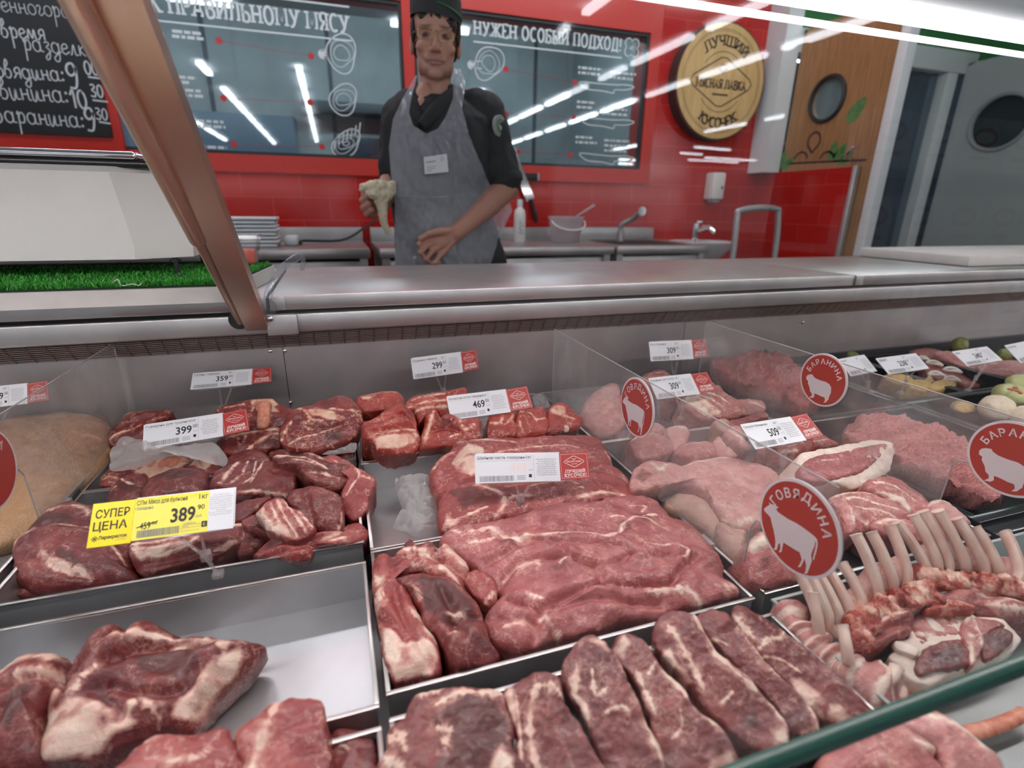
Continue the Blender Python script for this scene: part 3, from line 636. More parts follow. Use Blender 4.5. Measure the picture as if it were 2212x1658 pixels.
# chalk handwriting
def E_(cx, cy, rx, ry): return [(cx+rx*math.cos(a), cy+ry*math.sin(a)) for a in np.linspace(1.0, 7.5, 14)]
HW = {'а': (.95, [E_(.35, .5, .32, .5), [(.68, 1), (.66, .15), (.92, .05)]]), 'о': (.8, [E_(.38, .5, .34, .5)]),
 'в': (.8, [[(.05, .2), (.2, 1.2), (.4, 1.8), (.48, 1.4), (.18, .9), (.5, .85), (.62, .4), (.4, 0), (.1, .1)]]), 'е': (.75, [[(.05, .45), (.55, .65), (.4, 1), (.1, .8), (.05, .3), (.3, 0), (.72, .3)]]),
 'н': (.85, [[(.1, 1), (.1, 0)], [(.1, .5), (.6, .55)], [(.6, 1), (.6, .1), (.82, .05)]]), 'г': (.7, [[(.05, .8), (.25, 1), (.4, .75), (.2, .2), (.4, 0), (.66, .3)]]),
 'р': (.85, [[(.08, .8), (.2, 1), (.12, -1)], [(.15, .5), (.4, 1), (.65, .7), (.55, .1), (.22, .1)]]), 'з': (.7, [[(.1, .9), (.4, 1), (.5, .75), (.25, .5), (.5, .2), (.4, -.5), (.15, -.7), (.1, -.4), (.65, .2)]]),
 'у': (.75, [[(.1, 1), (.15, .4), (.5, .35)], [(.6, 1), (.5, -.3), (.25, -.8), (.1, -.5), (.7, .1)]]), 'м': (.95, [[(0, 0), (.2, 1), (.42, .1), (.68, 1), (.74, .1), (.92, .05)]]),
 'я': (.8, [[(.6, 0), (.62, 1), (.25, .95), (.2, .55), (.6, .5)], [(.35, .5), (.02, 0)]]), 'д': (.9, [E_(.35, .5, .32, .5), [(.67, 1), (.6, -.5), (.3, -.8), (.15, -.4), (.85, .2)]]),
 'л': (.8, [[(0, .05), (.15, .1), (.38, 1), (.5, .05), (.76, .1)]]), 'к': (.7, [[(.1, 1), (.1, 0)], [(.5, 1), (.15, .5), (.6, 0)]]), 'и': (.85, [[(.05, 1), (.1, .1), (.3, 0), (.52, .95), (.52, .1), (.82, .1)]]),
 'б': (.85, [E_(.38, .45, .34, .45), [(.06, .6), (.2, 1.3), (.72, 1.7)]]), 'Б': (1.0, [[(.75, 1.7), (.15, 1.6), (.1, 0), (.6, 0), (.75, .5), (.55, .9), (.15, .8)]]), ':': (.4, [E_(.15, .15, .05, .07), E_(.2, .85, .05, .07)]),
 '9': (.8, [[(.6, 1.1), (.45, 1.5), (.15, 1.4), (.05, 1.0), (.25, .7), (.55, .9), (.62, 1.3), (.6, .5), (.45, -.1), (.1, -.1)]]), '0': (.75, [E_(.35, .7, .28, .7)]), '1': (.5, [[(.05, 1.0), (.3, 1.4), (.28, 0)]]),
 '3': (.75, [[(.1, 1.3), (.4, 1.4), (.55, 1.1), (.25, .75), (.6, .45), (.45, 0), (.05, .1)]]), ' ': (.5, [])}
mb = MB(); sh = Sheet(mb, (0, YW-.0445, 0), (1, 0, 0), (0, 0, 1)); k_ = 1
def hand(word, p0, p1, w):
    global k_
    a, b = cpx(*p0), cpx(*p1); d = b-a; L = np.linalg.norm(d); d /= L; u = np.array((-d[1], d[0])); tot = sum(HW[c][0] for c in word); sc = L/tot; x = 0
    for c in word:
        adv, st = HW[c]
        for s in st: sh.line(catmull([a+d*(x+q[0])*sc+u*q[1]*sc*1.0 for q in s], 4), w*.8, 0, k_); k_ += .02
        x += adv
for a in (('венногоразу', (-14, 23), (188, 43), .004), ('время', (4, 80), (102, 88), .0065), ('разделки', (52, 108), (208, 124), .0055), ('овядина:', (-8, 166), (143, 176), .0065), ('9', (148, 185), (176, 188), .011), ('00', (184, 160), (216, 163), .008),
          ('винина:', (2, 213), (152, 222), .0065), ('10', (156, 233), (193, 235), .010), ('30', (196, 208), (226, 211), .008), ('Баранина:', (-14, 262), (186, 276), .0065), ('9', (186, 277), (212, 280), .011), ('30', (207, 257), (235, 260), .007)): hand(*a)
for p, q in (((190, 166), (222, 170)), ((200, 216), (233, 220)), ((214, 263), (239, 267))): sh.line([cpx(*p), cpx(*q)], .007, 0, 3)
mb.build('handwriting', M['chalk'], cb_, smooth=0)

# ---------------------------------------------------------------- back work counters along the red wall
def back_counter(x0, x1, label, group='steel back counters', sink=False, z=.952, y0=2.58):
    th = thing('work_counter', label, 'counter', ((x0+x1)/2, y0+.3, 0), group)
    MB().box((x0, y0, z-.045), (x1, YW-.012, z), .004).build('worktop', M['steel'], th)
    MB().box((x0, YW-.03, z), (x1, YW-.004, z+.075), .004).build('backsplash', M['steel_dull'], th)
    MB().box((x0+.02, y0+.04, z-.30), (x1-.02, YW-.04, z-.06), .004).build('drawer_box', M['steel_dull'], th)
    for xx in (x0+.03, x1-.03):
        for yy in (y0+.04, YW-.06): MB().box((xx-.018, yy-.018, 0), (xx+.018, yy+.018, z-.045)).build('leg', M['steel_dull'], th)
    MB().box((x0+.03, y0+.06, .2), (x1-.03, YW-.05, .22)).build('shelf', M['steel_dull'], th)
    return th
xa = pY(805, 540, 2.58)[0]; xb = pY(1330, 560, 2.58)[0]; xc = pY(1545, 560, 2.58)[0]-.05
back_counter(-1.6, xa-.012, 'long steel work counter behind the clear tub and the slanted post')
back_counter(xa+.03, xb-.012, 'steel work counter behind the butcher, carrying the white bottle and bucket')
th = back_counter(xb+.006, xc, 'steel sink counter with the grey tap, right of the white bucket')
xs = (xb+xc)/2
mb = MB(); mb.box((xb+.06, 2.66, .951), (xc-.1, 3.05, .9535)); mb.build('sink_bowl', M['dark'], th)
MB().box((xb+.0, YW-.06, .952), (xc-.05, YW-.004, 1.03), .01).build('upstand', M['steel_dull'], th)
# tap on sink
p = pY(1345, 515, 2.95); tp = thing('kitchen_tap', 'grey lever tap on the steel sink counter right of the white bucket', 'tap', (p[0], 2.98, .952))
p1, p2 = pY(1350, 485, 2.95), pY(1385, 456, 2.8)
MB().tube([(p[0], 2.98, .952), (p[0], 2.98, 1.01)], .024, 14).build('base', M['steel_dull'], tp)
mb = MB(); mb.tube(catmull([(p[0], 2.98, 1.0), (p[0], 2.97, p1[2]), (p[0]+.04, 2.9, p1[2]+.04), (p2[0], 2.8, p2[2])], 6), .016, 10); mb.build('spout', M['steel_dull'], tp)
MB().lathe([(0, -.012), (.024, -.012), (.026, .012), (0, .012)], p2, 16, axis='y').build('nozzle', M['chrome'], tp)
# wash basin and mixer
p = pY(1560, 525, 2.9); wb = thing('wash_basin', 'white wash basin hanging on the red wall right of the sink counter', 'basin', (p[0]+.0, 3.0, .80))
bx = pY(1535, 525, 2.85)[0]
prof = [(0, -.17), (.09, -.165), (.17, -.12), (.235, -.05), (.26, 0), (.245, .004), (.22, -.02), (.15, -.09), (0, -.12)]
mb = MB(); mb.lathe(prof, (0, 0, 0), 40, M=Matrix.Diagonal((.86, .76, .8)))
zb_r = pY(1560, 526, 2.75)[2]
mb.v = [(x+bx, y+2.95, z+zb_r) for x, y, z in mb.v]; mb.build('bowl', mat('ceramic', '#cfcfcf', .15), wb)
MB().box((bx-.2, 3.05, zb_r-.1), (bx+.2, YW-.002, zb_r-.004), .02).build('bracket', bpy.data.materials['ceramic'], wb)
MB().tube([(bx, 3.02, 0), (bx, 3.02, zb_r-.12)], .035, 12).build('drain_pipe', M['white_plastic'], wb)
mx = thing('basin_mixer', 'small chrome mixer tap standing on the white wash basin', 'tap', (pY(1503, 515, 3.08)[0], 3.10, zb_r))
q = pY(1500, 520, 3.08); 
MB().tube([(q[0], 3.08, zb_r-.01), (q[0], 3.08, zb_r+.11)], .028, 14).build('body', M['chrome'], mx); mb = MB(); mb.tube(catmull([(q[0], 3.08, zb_r+.06), (q[0]+.03, 3.0, zb_r+.09), (q[0]+.05, 2.95, zb_r+.06)], 6), .016, 10); mb.build('spout', M['chrome'], mx); MB().box((q[0]-.02, 3.05, zb_r+.112), (q[0]+.06, 3.1, zb_r+.13), .006).build('lever', M['chrome'], mx)
# cart handle
ch_ = thing('hand_truck', 'grey tubular cart handle standing in front of the low red wall', 'cart', (pY(1640, 560, 2.5)[0], 2.5, 0))
a, b, c3, d3 = pY(1582, 560, 2.5), pY(1594, 455, 2.5), pY(1682, 452, 2.5), pY(1672, 560, 2.5)
a0 = a.copy(); a0[2] = .05; d0 = d3.copy(); d0[2] = .05
mb = MB(); mb.tube(catmull([a0, a, b+(a-b)*.12, b+np.array((.015, 0, .0)), (b+c3)/2+np.array((0, 0, .012)), c3-np.array((.015, 0, 0)), c3+(d3-c3)*.12, d3, d0], 7), .017, 10); mb.build('handle', M['steel_dull'], ch_)
MB().box((a0[0]-.05, 2.3, .03), (d0[0]+.05, 2.75, .055), .005).build('deck', M['steel_dull'], ch_)
for xx in (a0[0], d0[0]): MB().lathe([(0, -.02), (.05, -.02), (.05, .02), (0, .02)], (xx, 2.6, .05), 20, axis='x').build('wheel', M['black'], ch_)
# bottle
p = pY(1122, 518, 3.0); bt = thing('spray_bottle', 'white plastic bottle on the steel counter just right of the butcher', 'bottle', (p[0], 3.0, .952)); k = .068/.05
MB().lathe([(0, 0), (.032, 0), (.034, .01), (.034, .15), (.03, .175), (.016, .19), (.014, .2), (0, .2)], (p[0], 3.0, .952), 24).build('body', M['white_plastic'], bt)
MB().lathe([(0, .2), (.017, .2), (.016, .235), (0, .237)], (p[0], 3.0, .952), 18).build('cap', M['white_paint'], bt)
mb = MB(); 
for i in range(6): mb.box((p[0]-.018+(i % 2)*.004, 3.0-.0352, 1.0+i*.014), (p[0]+.012-(i % 3)*.006, 3.0-.0342, 1.004+i*.014))
mb.build('label_print', M['ink_grey'], bt)
# bucket with brush
p = pY(1221, 515, 2.95); bk = thing('plastic_bucket', 'translucent white bucket on the steel counter right of the bottle', 'bucket', (p[0], 2.95, .952))
M['milky'] = glassy('milky_plastic', (.95, .92, .93), 1.4, haze=.62, haze_col=(.75, .68, .70), rough=.2)
MB().lathe([(0, 0), (.085, 0), (.1, .13), (.106, .13), (.106, .145), (.098, .145), (.084, .006), (0, .006)], (p[0], 2.95, .952), 28).build('tub', M['milky'], bk)
mb = MB(); mb.tube([(p[0]+.104*math.cos(a), 2.95-.03-.08*abs(math.sin(a)), .952+.12-.05*math.sin(a)) for a in np.linspace(0, math.pi, 16)], .005, 8); mb.build('handle', M['white_plastic'], bk)
q = pY(1283, 443, 2.95); mb = MB(); mb.tube([(p[0]+.02, 2.95, .98), (p[0]+.07, 2.95, 1.10), q], [.008, .009, .016], 8, flat=.5); o = mb.build('brush', M['milky'], loc=(p[0]+.02, 2.95, .98)); tag(o, 'clear plastic scoop leaning out of the white bucket', 'scoop')
# stack of foam trays and wrap boxes at the left
M['foam'] = mat('white_foam', '#dadcdf', .6)
xk = pY(545, 520, 2.8)[0]
for i in range(8):
    z0 = .953+i*.017; mb = MB()
    mb.add([(xk-.11+sx_*.012, 2.72+sy_*.01, z0) for sx_, sy_ in ()], []) if False else None
    mb.box((xk-.125+.004*(i % 3), 2.72, z0), (xk+.115+.004*((i*2) % 3), 2.9, z0+.014), .006); o = mb.build('foam_tray', M['foam'], loc=(xk, 2.8, z0))
    tag(o, 'white foam tray in the stack on the steel counter behind the clear tub', 'tray', 'foam trays stacked on the back counter')
o = MB().box((xk+.14, 2.78, .953), (xk+.2, 2.92, 1.0), .01).build('white_packet', M['foam'], loc=(xk+.17, 2.85, .953)); tag(o, 'small white packet lying right of the foam tray stack', 'packet')
mb = MB(); mb.tube(catmull([(xk+.21, 2.85, .96), pY(655, 520, 2.95)-np.array((0, 0, .0)), pY(740, 518, 3.0), pY(790, 490, 3.1), pY(815, 472, 3.15)], 8), .007, 8); o = mb.build('power_cable', M['black'], loc=(xk+.2, 2.9, .96)); tag(o, 'black cable curving over the steel counter left of the butcher', 'cable')

# ---------------------------------------------------------------- the display counter
ZR = .72           # tray rims
ZF = .668          # tray floors
ZT = CAMZ-.168     # worktop
YB = 1.14          # inner back wall of the case
def run(name, label, cat, x0, x1, parts, group=None):
    th = thing(name, label, cat, ((x0+x1)/2, 1.35, ZT), group); return th
seams = [-2.4, -.137, 1.392, 4.6]
L_ = ['steel worktop section under the white board and the scale', 'long steel worktop section in front of the butcher', 'steel worktop section at the right end with the pale board on it']
for i in range(3):
    a, b = seams[i]+.003, seams[i+1]-.003
    th = thing('worktop_section', L_[i], 'worktop', ((a+b)/2, 1.35, ZT))
    MB().box((a, 1.11, ZT-.030), (b, 1.62, ZT), .003).build('top', M['steel'], th)
    if i: MB().box((a-.0, 1.1085, ZT-.029), (a+.028, 1.11, ZT-.002), .0005).build('end_cap', M['steel_dull'], th)
# case body
th = thing('display_case', 'refrigerated steel meat counter holding all the trays', 'counter', (1, .6, 0))
MB().box((-2.4, 1.10, ZT-.073), (4.6, 1.17, ZT-.036), .003).build('fascia', M['steel'], th)
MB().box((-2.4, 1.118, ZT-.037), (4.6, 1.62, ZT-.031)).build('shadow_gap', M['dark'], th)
mb = MB(); 
for a, b in ((-2.4, -.125), (-.1235, .86), (.8615, 2.6), (2.6015, 4.6)): mb.box((a, YB, .58), (b, YB+.012, ZT-.108))
mb.build('inner_wall', M['steel_wall'], th)
MB().box((-2.4, YB+.012, .3), (4.6, 1.6, ZT-.037)).build('rear_body', M['steel_dull'], th)
MB().box((-2.4, .10, .60), (4.6, YB, .635)).build('deck', M['steel_dull'], th)
MB().box((-2.4, .055, 0), (4.6, .10, .665), .004).build('front_panel', M['steel_dull'], th)
MB().box((-2.4, .10, 0), (4.6, 1.6, .60)).build('plinth', M['dark'], th)
# grille: dark slot behind a wire lattice, tilted
ga, gb = np.array((0, 1.108, ZT-.073)), np.array((0, YB-.001, ZT-.111))
mb = MB(); mb.add([(-2.4, ga[1]+.006, ga[2]), (4.6, ga[1]+.006, ga[2]), (4.6, gb[1]+.006, gb[2]), (-2.4, gb[1]+.006, gb[2])], [(0, 1, 2, 3)]); mb.build('vent_slot', M['dark'], th)
mb = MB(); M['grille'] = mat('grille_metal', (.22, .16, .145), .45, .7)
for i in range(9):
    q = ga+(gb-ga)*(.04+.92*i/8); mb.box((-2.4, q[1]-.001, q[2]-.001), (4.6, q[1]+.001, q[2]+.001))
x = -2.4
while x < 4.6:
    mb.add([(x-.0012, ga[1]-.002, ga[2]), (x+.0012, ga[1]-.002, ga[2]), (x+.0012, gb[1]-.002, gb[2]), (x-.0012, gb[1]-.002, gb[2])], [(0, 1, 2, 3)]); x += .030
mb.build('vent_grille', M['grille'], th, smooth=0)
for px, py in ((584, 758), (615, 757), (628, 869), (1735, 695)):
    p = pY(px, py, YB-.002); mb = MB(); mb.ell(p, (.004, .003, .004), seg=10, rings=6); mb.build('bolt', M['chrome'], th)
# canopy: housing, lamp and the lower profile
th = thing('canopy_lamp', 'bright LED lamp strip running along the top right of the counter', 'light', (1, .45, 1.32))
MB().box((-2.4, .10, 1.350), (4.6, .470, 1.50), .004).build('canopy', M['grey_paint'], th)
MB().box((-2.4, .435, 1.3195), (4.6, .459, 1.3265), .002).build('diffuser', M['led'], th)
MB().box((-2.4, .438, 1.3265), (4.6, .456, 1.350), .001).build('housing', M['grey_paint'], th)
M['led_soft'] = mat('led_profile', (.9, .88, .9), .4, emit=(1, .95, .97), estr=2.2)  # no lamp: the glow paints lamp light onto the profile
MB().box((-2.4, .489, 1.3205), (4.6, .497, 1.3245), .001).build('lens_strip', M['led_soft'], th)
for x_ in (-2.3, -.9, .2, 1.6, 3.0, 4.5): MB().box((x_-.01, .455, 1.360), (x_+.01, .497, 1.372)).build('strip_bracket', M['grey_paint'], th); MB().box((x_-.002, .491, 1.3245), (x_+.002, .495, 1.362)).build('strip_hanger', M['grey_paint'], th)
# slanted post and the thinner gas strut beside it
pb = pY(553, 690, 1.098); X0 = pb[0]; yt, zt2 = .585, 1.415
th = thing('canopy_post', 'slanted bronze metal post holding up the canopy at the left', 'post', (X0, 1.1, .93))
def at(px, py): return pX(px, py, X0)
b0, b1 = np.array((X0, 1.105, .918)), at(262, 0); dv = b1-b0; dv /= np.linalg.norm(dv); nrm = np.cross(dv, (1, 0, 0)); nrm /= np.linalg.norm(nrm)
e1 = b0+dv*((1.512-b0[2])/dv[2])
mb = MB(); w, t_ = .020, .026
P = []
for c in (b0, e1):
    for sx_, sy_ in ((-1, -1), (1, -1), (1, 1), (-1, 1)): P.append(c+np.array((sx_*w, 0, 0))+nrm*sy_*t_*.5)
mb.add(P, [(3, 2, 1, 0), (4, 5, 6, 7), (0, 1, 5, 4), (1, 2, 6, 5), (2, 3, 7, 6), (3, 0, 4, 7)]); mb.build('bar', M['bronze'], th, smooth=0)
MB().box((X0+.018, 1.088, .896), (X0+.075, 1.101, .938), .004).build('hinge_plate', M['steel_dull'], th)
mb = MB(); q = pY(583, 688, 1.085); mb.ell(q, (.006, .004, .006)); mb.build('bolt', M['chrome'], th)
th = thing('gas_strut', 'thin round metal strut running beside the slanted post', 'strut', (X0-.035, 1.1, .93))
s0 = pY(519, 694, 1.095); Xs = s0[0]; s1 = pX(160, 0, Xs); sd = (s1-s0)/np.linalg.norm(s1-s0); s1 = s0+sd*((1.512-s0[2])/sd[2]); sm = s0+(s1-s0)*.28
mb = MB(); mb.tube([s0, sm], .0075, 14); mb.build('rod', M['bronze'], th); mb = MB(); mb.tube([sm, s1], .0115, 16); mb.build('cylinder', M['bronze'], th)
mb = MB(); mb.lathe([(0, -.001), (.019, -.001), (.019, .001), (0, .001)], (s0[0]-.002, 1.0985, s0[2]+.003), 20, axis='y'); mb.build('socket', M['black'], th)
# front glass pane: upright, its green edge runs low across the right corner
th = thing('front_glass', 'upright front glass of the counter with a green lower edge at the bottom right', 'glass', (2.3, .17, .82))
M['front_glass'] = glassy('front_glass', (.985, .99, .988), 1.52, haze=.0, rough=0)
zg = CAMZ-1.925*.17
# one sheet, cut short at its left end so no lamps mirror there
mb = MB(); mb.add([(.07, .17, zg+.006), (4.6, .17, zg+.006), (4.6, .17, 1.349), (.07, .17, 1.349)], [(0, 1, 2, 3)]); mb.build('pane', M['front_glass'], th, smooth=0)
M['glass_edge'] = mat('green_glass_edge', (.018, .075, .055), .25)
MB().box((.07, .163, zg-.005), (4.6, .173, zg+.007), .002).build('lower_edge', M['glass_edge'], th)
MB().box((4.575, .160, .66), (4.6, .176, 1.349), .003).build('end_post', M['steel_dull'], th)

# ---------------------------------------------------------------- things on the worktop
th = thing('cutting_board', 'thick white plastic board lying under the green mat', 'board', (-.9, 1.2, ZT)); bx1 = -.158
mb = MB(); mb.extr([(-2.0, 1.045, ZT+.001), (-.190, 1.045, ZT+.001), (-.146, 1.385, ZT+.001), (-2.0, 1.385, ZT+.001)], (0, 0, .029)); mb.build('slab', M['white_board'], th)
# artificial grass mat
gm = thing('grass_mat', 'bright green artificial grass mat under the white scale', 'mat', (-.9, 1.2, ZT+.038))
zm = ZT+.0305
mb = MB(); mb.extr([(-2.0, 1.042, zm), (-.193, 1.042, zm), (-.150, 1.384, zm), (-2.0, 1.384, zm)], (0, 0, .003)); mb.build('backing', mat('mat_backing', (.01, .03, .012), .9), gm)
m = mat('grass_blade', (.05, .35, .05), .45); t = NT(m); g = t.attr('tone'); t.base(t.ramp(g, [(0, (.012, .12, .012)), (.5, (.03, .33, .03)), (.9, (.10, .55, .05)), (1, (.30, .62, .14))])); M['grass'] = m
rg = np.random.default_rng(5); n = 26000
gy = 1.043+rg.random(n)*.34; gy[:7000] = 1.043+rg.random(7000)**2*.06; gx = -1.15+rg.random(n)*(.957+(gy-1.042)*.126)
V = []; Fc = []; tone = []
for i in range(n):
    a = rg.random()*6.28; l = .007+.006*rg.random(); le = (rg.random(2)-.5)*.011; w = .0011; x, y = gx[i], gy[i]
    V += [(x-w*math.cos(a), y-w*math.sin(a), zm+.002), (x+w*math.cos(a), y+w*math.sin(a), zm+.002), (x+le[0]+w*.5*math.cos(a), y+le[1]+w*.5*math.sin(a), zm+l), (x+le[0]-w*.5*math.cos(a), y+le[1]-w*.5*math.sin(a), zm+l)]
    Fc.append((4*i, 4*i+1, 4*i+2, 4*i+3)); tone.append(rg.random())
mb = MB(); mb.add(V, Fc); o = mb.build('pile', M['grass'], gm, smooth=0); at_ = o.data.attributes.new('tone', 'FLOAT', 'FACE'); at_.data.foreach_set('value', tone[:len(o.data.polygons)]); o['kind'] = 'stuff'
mb = MB(); q = np.array((pz(285, 614, zm)[0], 1.046, zm+.006)); mb.tube(catmull([q+np.array((-.01, 0, .004)), q+np.array((.0, -.004, .01)), q+np.array((.004, -.006, 0)), q+np.array((.02, -.006, .002)), q+np.array((.03, -.01, .0)), q+np.array((.034, -.008, .004))], 5), .0009, 5); o = mb.build('loose_thread', M['white_board'], loc=q); tag(o, 'loose pale thread hanging on the front edge of the grass mat', 'thread')
# scale
sc = thing('weighing_scale', 'big white weighing scale with a steel pan on the grass mat', 'scale', (-.6, 1.3, zm+.003))
xR, yF = -.297, 1.15; zb0 = CAMZ-.098; z1_ = CAMZ+.052
mb = MB()
def ring_(x1, y0, y1, z, ch): return [(-1.3, y0, z), (x1-ch, y0, z), (x1, y0+ch*.55, z), (x1, y1, z), (-1.3, y1, z)]
R0, R1, R2, R3 = ring_(xR+.028, yF-.004, 1.50, zb0, .085), ring_(xR+.03, yF-.002, 1.50, zb0+.022, .085), ring_(xR-.004, yF+.012, 1.48, z1_, .07), ring_(xR-.016, yF+.022, 1.47, z1_+.010, .065)
allv = R0+R1+R2+R3
fs = [(4, 3, 2, 1, 0), (15, 16, 17, 18, 19)]
for k in range(3): fs += [(5*k+i, 5*k+(i+1) % 5, 5*k+5+(i+1) % 5, 5*k+5+i) for i in range(5)]
mb.add(allv, fs); mb.build('body', M['white_plastic'], sc, smooth=20)
MB().box((-1.3, yF+.03, z1_+.008), (xR-.014, 1.45, CAMZ+.0742), .003).build('collar', M['black_gloss'], sc)
mb = MB(); zp = CAMZ+.066
mb.box((-1.3, yF+.012, zp+.008), (xR-.028, 1.48, zp+.021), .007, seg=3); mb.box((-1.28, yF+.04, zp), (xR-.06, 1.44, zp+.009)); mb.build('pan', M['chrome'], sc)
for fx, fy in ((-.285, 1.175), (-.295, 1.44), (-1.2, 1.2), (-1.2, 1.44)):
    mb = MB(); mb.tube([(fx-.012, fy, zm+.004), (fx-.012, fy, zb0)], .005, 10); mb.lathe([(0, 0), (.017, 0), (.014, .004), (0, .006)], (fx-.012, fy, zm+.004), 18); mb.lathe([(0, 0), (.010, 0), (.010, .005), (0, .005)], (fx-.012, fy, zb0-.008), 6); mb.build('foot', M['black'], sc)
# clear tub of pink mince behind the post
p = pz(510, 548, zm+.012); ty = 1.33; tx = pY(500, 530, 1.33)[0]
tb = thing('clear_tub', 'small clear plastic tub behind the slanted post on the grass mat', 'tub', (tx, ty, zm+.008))
M['clear'] = glassy('clear_plastic', (.95, .96, .97), 1.45, haze=.07, haze_col=(.9, .9, .9), rough=.05)
z0 = zm+.009
def sq(h, w, d): return [(tx-w, ty-d, z0+h), (tx+w, ty-d, z0+h), (tx+w, ty+d, z0+h), (tx-w, ty+d, z0+h)]
A = sq(0, .046, .03)+sq(.062, .058, .04)
mb = MB(); mb.add(A, [(3, 2, 1, 0)]+[(i, (i+1) % 4, 4+(i+1) % 4, 4+i) for i in range(4)]); mb.build('shell', M['clear'], tb, smooth=0)
mb = MB(); mb.tube(sq(.063, .059, .041)+[sq(.063, .059, .041)[0]], .002, 6); mb.build('rim', M['clear'], tb)
mb = MB(); mb.box((tx-.046, ty-.03, z0+.003), (tx+.047, ty+.03, z0+.034), .008, seg=3); o = mb.build('red_filling', noisy('coral_mince', '#d8483a', '#e8705c', 60, .4, bump=.5), loc=(tx, ty, z0)); tag(o, 'coral red filling inside the small clear tub', 'food')
# ladle-like clear acrylic handle on the front ledge
a = pY(575, 668, 1.085); lb = thing('acrylic_handle', 'curved clear acrylic handle with a faceted knob beside the foot of the post', 'handle', a)
M['acrylic'] = glassy('acrylic', (.90, .93, .96), 1.5, haze=.07, haze_col=(.8, .8, .85), rough=.02, boost=1.4)
c = pY(574, 665, 1.08); mb = MB(); mb.ell(c, (.021, .012, .018), seg=8, rings=5); mb.build('knob', M['acrylic'], lb, smooth=0)
ps = [pY(578, 645, 1.085), pY(583, 625, 1.09), pY(598, 598, 1.10), pY(618, 573, 1.12), pY(640, 556, 1.14), pY(650, 552, 1.15), pY(655, 560, 1.155), pY(653, 582, 1.158)]
mb = MB(); mb.tube(catmull(ps, 6), .008, 12, flat=.55, up=(0, 1, 0)); mb.build('arm', M['acrylic'], lb)
# pale board on the right end of the worktop
q0 = pz(2010, 556, ZT+.02); MBo = MB().box((q0[0], 1.2, ZT+.001), (4.4, 1.6, ZT+.036), .006).build('pale_board', M['white_board'], loc=(3.2, 1.4, ZT)); tag(MBo, 'pale cutting board lying on the right end of the worktop', 'board')
# ---------------------------------------------------------------- trays in the case
def tray(name, label, x0, x1, y0, y1, m, zr=ZR, zf=ZF, lip=.0022, group=None, flange=.0):
    t_ = .0018; mb = MB()
    mb.box((x0, y0, zf-.002), (x1, y1, zf))
    for a, b in (((x0, y0, zf), (x1, y0+t_, zr)), ((x0, y1-t_, zf), (x1, y1, zr)), ((x0, y0+t_, zf), (x0+t_, y1-t_, zr)), ((x1-t_, y0+t_, zf), (x1, y1-t_, zr))): mb.box(a, b)
    th = thing(name, label, 'tray', ((x0+x1)/2, (y0+y1)/2, zf-.002), group)
    mb.build('pan', m, th, smooth=30)
    mb = MB(); l = lip
    for a, b in (((x0-l, y0-l, zr-.002), (x1+l, y0+l, zr+.0012)), ((x0-l, y1-l, zr-.002), (x1+l, y1+l, zr+.0012)), ((x0-l, y0+l, zr-.002), (x0+l, y1-l, zr+.0012)), ((x1-l, y0+l, zr-.002), (x1+l, y1-l, zr+.0012))): mb.box(a, b, .0008)
    mb.build('rim', M['rim_steel'] if m is M['steel_tray'] else m, th); return th
M['rim_steel'] = mat('rim_steel', (.62, .60, .58), .3, 1.0)
M['pale_tray'] = noisy('film_lined_tray', '#8f9694', '#a9b0ae', 7, .38)
xL0, xL1, xM0, xM1, xR0, xR1 = -.402, -.002, .009, .418, .438, .822
TG = 'steel trays in the meat case'
tray('steel_tray', 'steel tray at the back left holding the shank slices on the bone', xL0, xL1, .868, 1.09, M['steel_tray'], group=TG)
tray('steel_tray', 'steel tray under the yellow price card, heaped with dark beef chunks', xL0, xL1, .612, .862, M['steel_tray'], group=TG)
tray('steel_tray', 'nearly empty shiny steel tray with the big cut on its left side', xL0, xL1, .362, .568, M['steel_tray'], group=TG)
tray('steel_tray', 'steel tray in the bottom left corner under the square-cut beef pieces', xL0, xL1, .125, .340, M['steel_tray'], group=TG)
tray('steel_tray', 'steel tray at the back holding the beef ribs under the 469 card', xM0, xM1, .845, 1.09, M['steel_tray'], group=TG)
tray('steel_tray', 'steel tray with the neck cut and the crumpled clear bag', xM0, xM1, .592, .838, M['steel_tray'], group=TG)
tray('steel_tray', 'steel tray in the middle holding the broad flat slabs of beef', xM0, xM1, .372, .586, M['steel_tray'], group=TG)
tray('steel_tray', 'steel tray at the bottom holding the row of standing steaks', xM0, xM1, .125, .345, M['steel_tray'], group=TG)
tray('steel_tray', 'steel tray at the back right holding the lamb ribs behind the clear divider', xR0, xR1, .800, 1.09, M['steel_tray'], group=TG)
tray('steel_tray', 'steel tray under the 509 card holding the lamb leg pieces', xR0, xR1, .590, .795, M['steel_tray'], group=TG)
tray('steel_tray', 'steel tray with pale pink cuts behind the large cow disc', xR0, xR1, .374, .585, M['steel_tray'], group=TG)
tray('steel_tray', 'wide steel tray at the bottom right under the racks of lamb', xR0, 1.10, .12, .362, M['pale_tray'], group=TG)
tray('steel_tray', 'steel tray at the left edge under the pale tan pork, behind the left divider', -.82, -.418, .60, 1.09, M['steel_tray'], group=TG)
tray('steel_tray', 'steel tray low at the left edge in front of the pale tan pork', -.82, -.418, .125, .59, M['steel_tray'], group=TG)
BG = 'black plastic trays'
tray('black_tray', 'black plastic tray at the back with the reddish minced meat', .85, 1.215, .775, 1.12, M['black_gloss'], lip=.008, group=BG)
tray('black_tray', 'black plastic tray with the pink minced meat beside the sheep discs', .85, 1.215, .405, .765, M['black_gloss'], lip=.008, group=BG)
tray('black_tray', 'empty-looking black plastic tray right of the lamb racks', .85, 1.42, .372, .398, M['black_gloss'], zr=.71, lip=.006, group=BG) if False else None
